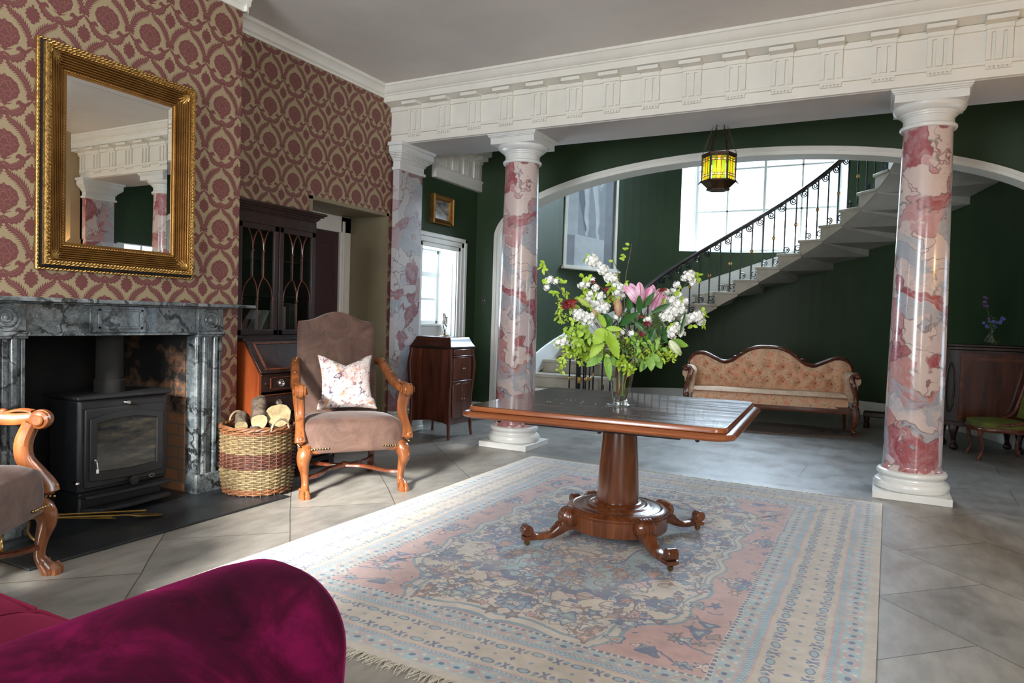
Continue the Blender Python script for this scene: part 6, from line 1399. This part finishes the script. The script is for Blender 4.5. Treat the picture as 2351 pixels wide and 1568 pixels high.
m = MB(); m.prism(hexp(RA+.012), .295, .315); m.prism(hexp(RA+.006), .282, .296); m.prism(hexp(RA+.016), .072, .082); hexband(m, RA+.012, .072, RA-.035, .020); hexband(m, RA-.035, .020, RA-.03, .0); m.prism(hexp(RA-.03), 0, .004)
for k in range(6):
    a = PI/3*k; rr_ = (RA+.004)/math.cos(PI/6); m.loft([(rr_*math.cos(a), rr_*math.sin(a), .078), (rr_*math.cos(a), rr_*math.sin(a), .30)], .008, seg=6); m.loft([(rr_*math.cos(a)*1.02, rr_*math.sin(a)*1.02, .082), (rr_*math.cos(a)*1.22, rr_*math.sin(a)*1.22, .055)], [.010, .003], seg=5)
m.build('bronze_frame', BZ, r, smooth=20)
rows_ = [(.084, .115, 3), (.119, .133, 5), (.137, .243, 3), (.247, .261, 5), (.265, .282, 3)]
for k in range(6):
    a = PI/3*k+PI/6; M6 = Matrix.Rotation(a, 4, 'Z') @ Matrix.Translation((RA, 0, 0)); w2 = HW6-.010
    for nm, mt, sel in (('green_glass', GG, 0), ('amber_glass', GA, 1), ('pale_glass', GC, 2)):
        m = MB()
        for ri_2, (z0, z1, nn) in enumerate(rows_):
            for j in range(nn):
                y0, y1 = -w2+2*w2*j/nn, -w2+2*w2*(j+1)/nn; kind = (1 if j % 2 else 0) if nn == 3 else (2 if j % 2 == 0 else 0)
                if kind == sel: m.box(-.0015, y0+.001, z0, .0015, y1-.001, z1)
        m.xf(M6); m.build(nm, mt, r, smooth=0)
    m = MB()
    for z in (.117, .135, .245, .263): m.box(-.003, -w2, z-.0025, .003, w2, z+.0025)
    for nn, z0, z1 in ((3, .084, .117), (5, .117, .135), (3, .135, .245), (5, .245, .263), (3, .263, .283)):
        for j in range(1, nn): y = -w2+2*w2*j/nn; m.box(-.003, y-.002, z0, .003, y+.002, z1)
    m.xf(M6); m.build('leading', BZ, r, smooth=0)
    a = PI/3*k; rr_ = (RA+.008)/math.cos(PI/6); m = MB(); N = 15
    for j in range(N):
        f = (j+.5)/N; x = rr_*(1-f)+.060*f; z = .312+(.558-.312)*f; m2 = MB(); L_ = .0115
        m2.loft([(0, L_*.42*math.cos(b), L_*math.sin(b)) for b in [2*PI*q/8 for q in range(8)]], .0022, seg=4, closed=True)
        m2.xf(Matrix.Translation((x, 0, z)) @ Matrix.Rotation(R(-14), 4, 'Y') @ Matrix.Rotation(PI/2*(j % 2), 4, 'Z')); m.add(m2.v, m2.f)
    m.xf(Matrix.Rotation(a, 4, 'Z')); m.build('chain', BZ, r)
t = NT('lit_bulb'); t.base((1, .8, .5)); t.set(Emission_Color=(1, .70, .32, 1), Emission_Strength=70.0); 
m = MB(); m.ball((0, 0, .165), (.034, .034, .042)); m.loft([(0, 0, .19), (0, 0, .30)], .010); m.build('bulb', t.m, r)
ld = bpy.data.lights.new('lantern_light', 'POINT'); ld.energy = 4; ld.color = (1, .68, .34); ld.shadow_soft_size = .04; lo_ = bpy.data.objects.new('lantern_light', ld); col.objects.link(lo_); lo_.location = (-1.315, 6.30, 2.53)
# ---------------------------------------------------------------- glass vase and flower arrangement
VX, VY, VZ = -1.257, 3.70, .7835
VR = R(27.8)
def vthing(name, label, cat, group=None): return empty(name, (VX, VY, VZ), VR, label, cat, group)
r = vthing('glass_vase', 'tall tapered clear glass vase standing on the pedestal table', 'vase')
MB().lathe([(.001, 0), (.076, 0), (.080, .002), (.080, .005), (.05, .007), (.041, .012), (.041, .022), (.045, .035), (.055, .10), (.072, .22), (.080, .262), (.077, .262), (.069, .22), (.052, .10), (.041, .048), (.034, .040), (.001, .038)], seg=48, cap=False).build('glass', MAT['thin'], r)
MB().lathe([(.001, .004), (.040, .006), (.038, .012), (.038, .020), (.040, .030), (.030, .039), (.001, .037)], seg=48, cap=False).build('solid_base', MAT['glass'], r)
MB().lathe([(.001, .0385), (.0335, .0405), (.0405, .0485), (.0515, .10), (.064, .19), (.001, .19)], seg=48, cap=False).build('water', MAT['water'], r, smooth=30)
def G(cx, cy, y=0.0): return ((cx-915)/1546, y, (1456-cy)/1546)
MAT['lime'] = mottled('fresh_lime_leaf', (.26, .42, .02), (.42, .58, .05), 14, .5, .15)
MAT['chestnut'] = mottled('young_chestnut_leaf', (.24, .40, .025), (.36, .52, .06), 9, .5, .25)
MAT['deep'] = mottled('deep_green_leaf', (.022, .085, .020), (.05, .15, .035), 9, .3, .1)
MAT['midleaf'] = mottled('bright_green_leaf', (.14, .30, .03), (.24, .42, .06), 12, .5, .15)
MAT['twig'] = mottled('brown_twig', (.12, .08, .045), (.20, .16, .08), 30, .8, .3)
MAT['greenstem'] = mottled('green_stem', (.12, .20, .04), (.20, .30, .08), 20, .5, .1)
MAT['maroon'] = mottled('maroon_petals', (.14, .012, .014), (.28, .035, .03), 25, .5, .1)
MAT['yellow'] = mottled('yellow_green_florets', (.45, .42, .05), (.6, .58, .12), 25, .6, 0)
t = NT('pink_lily_petal'); n1 = t.noise(t.coord((1, 1, 1)), 14, 4, .6); t.base(t.ramp(n1.outputs[0], [(.35, (.72, .30, .48)), (.52, (.80, .48, .62)), (.68, (.86, .74, .78))])); t.set(Roughness=.5, Subsurface_Weight=.1); MAT['lily'] = t.m
MAT['lilyrib'] = mottled('deep_pink_rib', (.45, .10, .16), (.55, .16, .24), 20, .5, 0); MAT['budpink'] = mottled('pink_green_bud', (.45, .16, .16), (.38, .35, .12), 8, .5, 0, lo=.4, hi=.6); MAT['budgreen'] = mottled('green_bud', (.30, .42, .06), (.45, .55, .12), 8, .5, 0); MAT['budwhite'] = mottled('cream_green_bud', (.62, .68, .38), (.75, .80, .62), 7, .45, 0)
rs = random.Random(77)
def leaf(m, p, q, wd, droop=.0, yaw=0.0, ser=0, fold=.25, n=9):
    # leaf blade from p to q, half width wd; yaw turns the blade about its own axis
    p, q = Vector(p), Vector(q); ax_ = q-p; L = ax_.length; ax_.normalize(); vw = Vector((0, -1, .25)); sd = ax_.cross(vw)
    if sd.length < .05: sd = Vector((1, 0, 0))
    sd.normalize(); up = sd.cross(ax_).normalized(); sd2 = sd*math.cos(yaw)+up*math.sin(yaw); up2 = sd2.cross(ax_).normalized()
    vs = []
    for i in range(n):
        t = i/(n-1); w_ = wd*(math.sin(PI*min(1, t**.85))**.75)*(1-.18*ser*(i % 2)) if 0 < t < 1 else 0.0008
        c = p+ax_*(L*t)-up2*(droop*L*(t*t))*-1*0+Vector((0, 0, -droop*L*t*t))
        for k, s_ in ((0, -1), (1, -.5), (2, 0), (3, .5), (4, 1)): vs.append(tuple(c+sd2*(w_*s_)+up2*(abs(s_)*w_*fold+.06*wd*math.sin(t*14)*abs(s_))))
    m.add(vs, [(i*5+k, i*5+k+1, (i+1)*5+k+1, (i+1)*5+k) for i in range(n-1) for k in range(4)])
def floret(m, c, nrm, size):
    nrm = Vector(nrm).normalized(); a_ = nrm.orthogonal().normalized(); b_2 = nrm.cross(a_); ph = rs.uniform(0, 6)
    for k in range(6):
        th = ph+k*PI/3; d = a_*math.cos(th)+b_2*math.sin(th); e = nrm.cross(d); c0_ = Vector(c); s_ = size*rs.uniform(.85, 1.15)
        pts = [c0_, c0_+d*s_*.45+e*s_*.30+nrm*s_*.10, c0_+d*s_*.95+e*s_*.30+nrm*s_*.28, c0_+d*s_*1.08+nrm*s_*.25, c0_+d*s_*.95-e*s_*.30+nrm*s_*.28, c0_+d*s_*.45-e*s_*.30+nrm*s_*.10]
        m.add([tuple(x) for x in pts], [tuple(range(6))])
def cluster(c, rad, parent):
    m = MB(); n = max(5, int(30*(rad/.039)**2)); ctr = Vector((.02, 0, .25))
    for k in range(n):
        z = 1-2*(k+.5)/n; a = k*2.4; q = math.sqrt(1-z*z); d = Vector((q*math.cos(a), q*math.sin(a), z)); p = Vector(c)+d*rad*rs.uniform(.72, 1.0); floret(m, p, d+Vector((0, -.3, .1)), .0115)
    m.ball(c, rad*.78, 10, 7)
    return m.build('blossom_cluster', MAT['petal'], parent, smooth=0, recalc=False)
def stem(pts, rad, mat, parent, nm='stem'):
    P_ = spline(pts, 6); n = len(P_); m = MB(); m.loft(P_, [rad*(1-.55*i/n) for i in range(n)], seg=6); return m.build(nm, mat, parent)
def root_pt(k): return ((rs.uniform(-.022, .022)), rs.uniform(-.02, .02), .055), (rs.uniform(-.035, .035), rs.uniform(-.03, .03), .25)
def branch(label, path, cl, leaves, dy, mat='twig', rad=.0032, lm='lime'):
    f = vthing('blossom_branch', label, 'flower', 'white blossom branches in the vase')
    a, b = root_pt(0); n = len(path); stem([a, b]+[G(x, y, dy*(i+1)/n) for i, (x, y) in enumerate(path)], rad, MAT[mat], f)
    for (x, y, q) in cl: cluster(G(x, y, dy+rs.uniform(-.03, .03)), q/1546, f)
    if leaves:
        m = MB()
        for (x, y) in leaves:
            for j in range(3):
                a = rs.uniform(0, 6.3); L = rs.uniform(.020, .036); p = Vector(G(x, y, dy)); leaf(m, p, p+Vector((math.cos(a)*L, rs.uniform(-.012, .008), math.sin(a)*L)), L*.33, .15, rs.uniform(-.7, .7), n=6)
        m.build('leaves', MAT[lm], f, smooth=50, recalc=False)
    return f
branch('tallest white blossom branch, rising in front of the painted panel', [(900, 900), (905, 650), (840, 420), (740, 290), (610, 190)], [(635, 225, 58), (690, 255, 30), (725, 295, 48), (785, 355, 52), (825, 375, 30), (850, 425, 45), (885, 450, 45), (890, 505, 48), (850, 490, 30)], [(590, 195), (690, 240), (800, 420), (930, 400)], .03)
branch('white blossom branch at upper left, left of the pink lily bud', [(850, 850), (740, 640), (650, 480), (560, 370)], [(545, 435, 30), (590, 430, 24), (635, 388, 26), (665, 450, 32), (620, 505, 28), (705, 525, 38), (655, 590, 35), (700, 590, 48), (745, 625, 48), (605, 560, 34), (680, 650, 36)], [(560, 370), (600, 365), (560, 480), (640, 520), (700, 510), (590, 400)], .0)
branch('white blossom branch low on the left behind the large chestnut leaf', [(820, 950), (700, 780), (560, 690)], [(525, 690, 52), (580, 712, 52), (625, 745, 40), (490, 660, 28), (640, 690, 34)], [(470, 740), (480, 620)], -.05)
branch('thin wandering blossom branch reaching furthest left over the marble column', [(840, 980), (640, 720), (430, 540), (330, 430), (240, 310)], [(275, 395, 36), (322, 408, 22), (250, 462, 26)], [(200, 290), (225, 262), (215, 392), (355, 385), (388, 422), (335, 515), (405, 480), (310, 500), (215, 300)], .02)
branch('white blossom branch reaching highest on the right towards the handrail', [(950, 950), (1200, 720), (1390, 480), (1500, 330)], [(1470, 325, 50), (1515, 375, 36), (1430, 340, 26), (1375, 402, 30), (1335, 455, 26), (1500, 300, 24)], [(1530, 290), (1560, 320), (1550, 340), (1400, 440)], .04)
branch('dense white blossom branch on the right beside the second lily', [(960, 950), (1180, 760), (1300, 620), (1430, 520)], [(1320, 540, 40), (1380, 570, 48), (1430, 545, 30), (1290, 620, 55), (1345, 630, 48), (1255, 680, 40), (1300, 690, 34), (1400, 620, 34), (1265, 470, 28), (1380, 495, 28)], [(1340, 500), (1400, 540), (1240, 560)], -.02)
branch('white blossom branch reaching furthest right over the stone steps', [(980, 1000), (1250, 820), (1450, 720), (1600, 690)], [(1440, 705, 46), (1500, 680, 44), (1540, 670, 50), (1585, 710, 42)], [(1590, 630), (1615, 670), (1510, 750), (1600, 740)], .0)
branch('white blossom branch low on the right above the cream bud', [(980, 1020), (1200, 880), (1340, 800)], [(1325, 795, 48), (1385, 790, 46), (1405, 815, 34), (1310, 835, 30), (1360, 750, 30)], [(1300, 760)], -.04)
branch('small white blossom sprig in the middle of the arrangement under the lilies', [(930, 1000), (900, 860)], [(812, 862, 30), (890, 822, 26), (955, 828, 22), (1095, 712, 30), (830, 700, 26)], [(860, 850), (930, 870), (850, 800)], -.09)
branch('pale blossom sprig at the lowest left edge of the arrangement', [(820, 1060), (600, 980), (380, 920)], [(400, 915, 34), (352, 930, 28), (430, 880, 26), (480, 930, 24)], [(360, 900), (420, 950), (440, 880), (345, 945)], -.03)
# leafy twigs
for lab, path, lv in (('tall bare twig with small green leaves, the highest stem of the arrangement', [(925, 800), (925, 400), (955, 180), (970, 65)], [(945, 105), (950, 75), (925, 120), (912, 160), (905, 190), (898, 215), (925, 185)]), ('short thin budding twig just left of the tallest twig', [(910, 800), (880, 400), (840, 260), (815, 212)], [(815, 218), (850, 350), (870, 370)])):
    f = vthing('twig', lab, 'twig'); a, b = root_pt(0); stem([a, b]+[G(x, y, .03) for x, y in path], .0030, MAT['twig'], f); m = MB()
    for (x, y) in lv: a = rs.uniform(1.2, 3.6); L = .026; p = Vector(G(x, y, .03)); leaf(m, p, p+Vector((math.cos(a)*L, 0, math.sin(a)*L*.8)), .0085, 0, rs.uniform(-.5, .5), n=6)
    m.build('leaves', MAT['lime'], f, smooth=50, recalc=False)
# lilies
def lily(label, base, tips, w_, dy, leaves):
    f = vthing('lily', label, 'flower'); a, b = root_pt(0); B_ = Vector(G(*base, dy)); stem([a, b, tuple((Vector(b)+B_)/2+Vector((0, .01, 0))), tuple(B_)], .0045, MAT['greenstem'], f)
    for j, (x, y, dd) in enumerate(tips):
        m = MB(); T_ = Vector(G(x, y, dy+dd)); ctrl = B_+(T_-B_)*.55+Vector((0, dd*.2, .02)); vs = []; n = 12; vw = Vector((0, -1, 0)); sd = (T_-B_).cross(vw).normalized()
        ax2 = Vector(G((base[0]+sum(t_[0] for t_ in tips)/len(tips))/2, 480, dy))
        for i in range(n):
            t = i/(n-1); c = B_*(1-t)**2+ctrl*2*t*(1-t)+T_*t*t+Vector((0, -.012*math.sin(PI*t) if dd < 0 else .012*math.sin(PI*t), 0)); ww = w_*(.16+.84*math.sin(PI*min(.999, t**.8))**.8)*(1 if t < 1 else 0.02)
            for s_ in (-1, -.5, 0, .5, 1): vs.append(tuple(c+sd*ww*s_+Vector((0, (abs(s_)**2)*ww*.55*(1 if dd < 0 else -1), 0))))
        m.add(vs, [(i*5+k, i*5+k+1, (i+1)*5+k+1, (i+1)*5+k) for i in range(n-1) for k in range(4)]); pt = m.build('petal', MAT['lily'], f, smooth=60, recalc=False)
        m = MB(); m.loft([tuple(Vector(vs[i*5+2])+Vector((0, -.0012 if dd < 0 else .0012, 0))) for i in range(1, n-1)], [.0022]*(n-3)+[.0008], seg=5); m.build('petal_rib', MAT['lilyrib'], pt)
    for (p, q, w2) in leaves:
        m = MB(); leaf(m, G(*p, dy+rs.uniform(-.06, .02)), G(*q, dy+rs.uniform(-.10, .0)), w2/1546, .05, rs.uniform(-.5, .5), 0, .35, 12); m.build('leaf', MAT['deep'], f, smooth=60, recalc=False)
    return f
lily('open pink lily facing up at the centre top of the arrangement', (1045, 600), [(895, 428, .01), (960, 404, .05), (1060, 430, .06), (1135, 436, .0), (1012, 400, -.05), (1110, 560, -.03)][:5], .026, -.04, [((880, 770), (1005, 640), 34), ((1030, 660), (1005, 500), 30), ((1060, 620), (1140, 470), 26), ((940, 640), (915, 530), 30), ((990, 720), (1130, 850), 26), ((760, 800), (735, 665), 52), ((1040, 780), (1055, 650), 22), ((900, 800), (880, 700), 30)])
lily('second pink lily, half open, just right of the first', (1162, 640), [(1128, 425, .0), (1160, 408, .04), (1225, 440, .05), (1275, 505, .0), (1215, 470, -.04)], .023, -.02, [((1150, 650), (1300, 560), 24), ((1240, 950), (1215, 730), 24), ((1380, 830), (1425, 620), 18), ((1120, 900), (1160, 770), 30), ((1230, 860), (1310, 735), 22), ((550, 920), (605, 825), 26), ((1050, 900), (1120, 760), 26), ((1200, 780), (1260, 900), 28)])
def bud(label, p, q, w_, mat, dy):
    f = vthing('lily_bud', label, 'flower bud'); a, b = root_pt(0); P_, Q_ = Vector(G(*p, dy)), Vector(G(*q, dy)); stem([a, b, tuple(P_)], .0035, MAT['greenstem'], f)
    m = MB(); m.loft([tuple(P_+(Q_-P_)*t) for t in (0, .1, .25, .45, .65, .82, .94, 1)], [w_*x/1546 for x in (.25, .6, .85, 1, .9, .62, .3, .08)], seg=12); m.build('bud', MAT[mat], f)
    m = MB()
    for k in range(3):
        d = Vector((math.cos(k*2.1+.5), -abs(math.sin(k*2.1+.5)), 0))*w_/1546*.97; m.loft([tuple(P_+(Q_-P_)*t+d*x) for t, x in ((.1, .6), (.3, .9), (.5, 1), (.7, .84), (.88, .5))], .0016, seg=4)
    m.build('bud_rib', MAT['budgreen' if mat != 'budpink' else 'lilyrib'], f)
bud('upright pink and green lily bud left of the open lily', (850, 690), (835, 538), 34, 'budpink', -.10)
bud('slanting green lily bud at the left of the arrangement', (615, 620), (500, 545), 26, 'budgreen', -.07)
bud('large cream lily bud pointing down at the lower right', (1285, 885), (1388, 1005), 40, 'budwhite', -.08)
bud('small pink bud tip showing above the chestnut leaves', (670, 700), (635, 640), 22, 'budpink', -.09)
# chestnut leaves
def palm(label, base, tips, mat, dy):
    f = vthing('chestnut_sprig', label, 'leaf sprig', 'chestnut leaves in the vase'); a, b = root_pt(0); stem([a, b, G(*base, dy)], .0038, MAT['greenstem'], f)
    for (p, q, w_, dd) in tips:
        m = MB(); leaf(m, G(*p, dy), G(*q, dy+dd), w_/1546, .04, rs.uniform(-.35, .35), 1, .22, 19); lf = m.build('leaflet', MAT[mat], f, smooth=60, recalc=False)
palm('large pale green chestnut leaf fanned out at the front left', (738, 800), [((738, 800), (630, 925), 62, -.04), ((735, 790), (668, 665), 30, -.02), ((740, 795), (872, 795), 26, -.02), ((742, 810), (838, 1035), 62, -.06), ((735, 860), (605, 1035), 48, -.03)], 'chestnut', -.13)
palm('bright green chestnut leaf hanging over the left rim of the vase', (760, 1010), [((730, 1010), (590, 1115), 44, -.01), ((755, 1010), (788, 1222), 38, -.02), ((760, 1030), (860, 1100), 34, 0), ((715, 1030), (640, 1090), 30, 0)], 'midleaf', -.10)
palm('pale green chestnut leaf hanging on the right side below the bud', (1150, 1000), [((1120, 1020), (1050, 1150), 36, 0), ((1140, 1020), (1140, 1140), 38, -.02), ((1170, 1010), (1232, 1118), 42, 0), ((1140, 1000), (1215, 1060), 30, -.02)], 'midleaf', -.07)
palm('single toothed green leaf pointing right beside the cream bud', (1290, 890), [((1290, 890), (1462, 918), 42, .02)], 'midleaf', -.06)
# small leaved yellow green sprays
def spray(label, path, blobs, dy, mat='lime', n=26, size=(.018, .034), dots=False):
    f = vthing('leafy_spray', label, 'leaf sprig', 'small leaved green sprays in the vase'); a, b = root_pt(0); k_ = len(path); stem([a, b]+[G(x, y, dy*(i+1)/k_) for i, (x, y) in enumerate(path)], .0030, MAT['greenstem'], f); m = MB(); md = MB()
    for (x, y, q) in blobs:
        for j in range(max(4, int(n*(q/80)**1.3))):
            a = rs.uniform(0, 6.3); rr_ = q*math.sqrt(rs.random()); p = Vector(G(x+rr_*math.cos(a), y+rr_*math.sin(a), dy+rs.uniform(-.05, .05))); b2 = rs.uniform(0, 6.3); L = rs.uniform(*size); leaf(m, p, p+Vector((math.cos(b2)*L, rs.uniform(-.015, .01), math.sin(b2)*L-.004)), L*.36, .2, rs.uniform(-.9, .9), n=6)
            if dots: md.ball(tuple(p+Vector((0, -.01, .004))), .0032, 6, 4)
    m.build('leaves', MAT[mat], f, smooth=50, recalc=False)
    if dots: md.build('florets', MAT['yellow'], f)
spray('yellow green leafy spray filling the left side of the arrangement', [(800, 1080), (600, 940), (480, 800), (430, 800)], [(480, 820, 75), (450, 860, 60), (560, 900, 85), (620, 960, 80), (520, 970, 60), (560, 1040, 60)], .0)
spray('thin leafy spray drooping lowest on the left', [(830, 1100), (600, 1040), (440, 1030), (370, 1165)], [(430, 1040, 34), (400, 1080, 30), (385, 1120, 26), (370, 1160, 22), (500, 1020, 36), (440, 1010, 25)], -.04, n=40, size=(.012, .022))
spray('yellow green spray stretching right under the cream bud', [(980, 1100), (1150, 1000), (1290, 985), (1370, 1040)], [(1100, 1000, 55), (1190, 975, 50), (1270, 975, 48), (1330, 990, 45), (1310, 1030, 34), (1220, 1020, 34)], -.05, n=40, size=(.012, .024), dots=True)
spray('yellow leafy sprig tumbling over the front rim of the vase', [(940, 1060), (960, 1120)], [(900, 1050, 45), (950, 1090, 48), (975, 1140, 38), (930, 1120, 36), (880, 1080, 34)], -.10, n=36, size=(.014, .028))
spray('brownish mixed foliage packed in the middle above the vase mouth', [(930, 1060), (960, 960)], [(930, 1000, 80), (1000, 960, 80), (900, 920, 70), (1050, 1030, 70), (860, 1010, 55), (1000, 1060, 50)], -.03, mat='leaf', n=34, size=(.014, .03), dots=True)
spray('round leaved light green foliage at the centre right', [(980, 1000), (1100, 880)], [(1080, 900, 60), (1160, 880, 45), (1000, 880, 60), (1180, 950, 50), (1050, 960, 50)], -.05, mat='midleaf', n=30)
spray('yellow floret spray at the left around the maroon flower', [(820, 960), (600, 760), (400, 680)], [(350, 690, 34), (390, 720, 40), (345, 600, 22), (380, 640, 30), (350, 570, 18), (470, 640, 34), (420, 520, 26)], -.02, n=34, size=(.010, .020), dots=True)
spray('green foliage behind the upper left blossom', [(850, 900), (650, 560)], [(620, 520, 60), (560, 560, 45), (660, 640, 55), (820, 480, 45), (850, 560, 40), (760, 560, 30)], .05, n=24)
spray('green foliage behind the lilies on the right', [(960, 950), (1200, 640)], [(1180, 700, 60), (1240, 620, 50), (1330, 520, 40), (1230, 760, 60), (1340, 700, 40), (1100, 820, 70), (960, 700, 60)], .05, mat='leaf', n=26)
spray('lime leaves around the large chestnut leaf at the front left', [(850, 1050), (640, 860)], [(600, 860, 45), (560, 800, 40), (690, 1000, 60), (800, 960, 60), (820, 1060, 50), (500, 900, 45), (560, 950, 45)], -.07, mat='chestnut', n=24, size=(.024, .042))
# maroon flowers
def maroon(label, path, heads, dy):
    f = vthing('maroon_flower', label, 'flower'); a, b = root_pt(0); k_ = len(path); stem([a, b]+[G(x, y, dy*(i+1)/k_) for i, (x, y) in enumerate(path)], .0035, MAT['maroon'], f)
    for (x, y, q) in heads:
        m = MB(); c = Vector(G(x, y, dy)); n = int(10+q*.35)
        for j in range(n): a = j*2.4; e = rs.uniform(-.4, .9); d = Vector((math.cos(a), -.5*abs(math.sin(a*1.7)), math.sin(a)*.6+.25*e)); leaf(m, c, c+d*(q/1546)*rs.uniform(.7, 1.1), q/1546*.14, .1, rs.uniform(-1, 1), n=5)
        m.ball(tuple(c), q/1546*.22, 8, 6); m.build('petals', MAT['maroon'], f, smooth=50, recalc=False)
maroon('spiky maroon flower on a dark stem at the left', [(820, 1000), (700, 780), (560, 660), (440, 605)], [(435, 598, 68), (400, 625, 40), (470, 575, 36)], -.08)
maroon('small maroon flower cluster below the lilies', [(960, 1050), (1050, 850), (1080, 745)], [(1080, 745, 42), (1045, 835, 34), (1030, 690, 22)], -.11)
maroon('tiny maroon star flower against the second lily', [(1000, 900), (1100, 620), (1215, 455)], [(1215, 458, 36), (1190, 470, 22)], -.08)
maroon('maroon sprig amid the upper left blossom', [(900, 900), (800, 560), (640, 400)], [(635, 405, 24), (752, 462, 26), (740, 480, 18)], -.04)
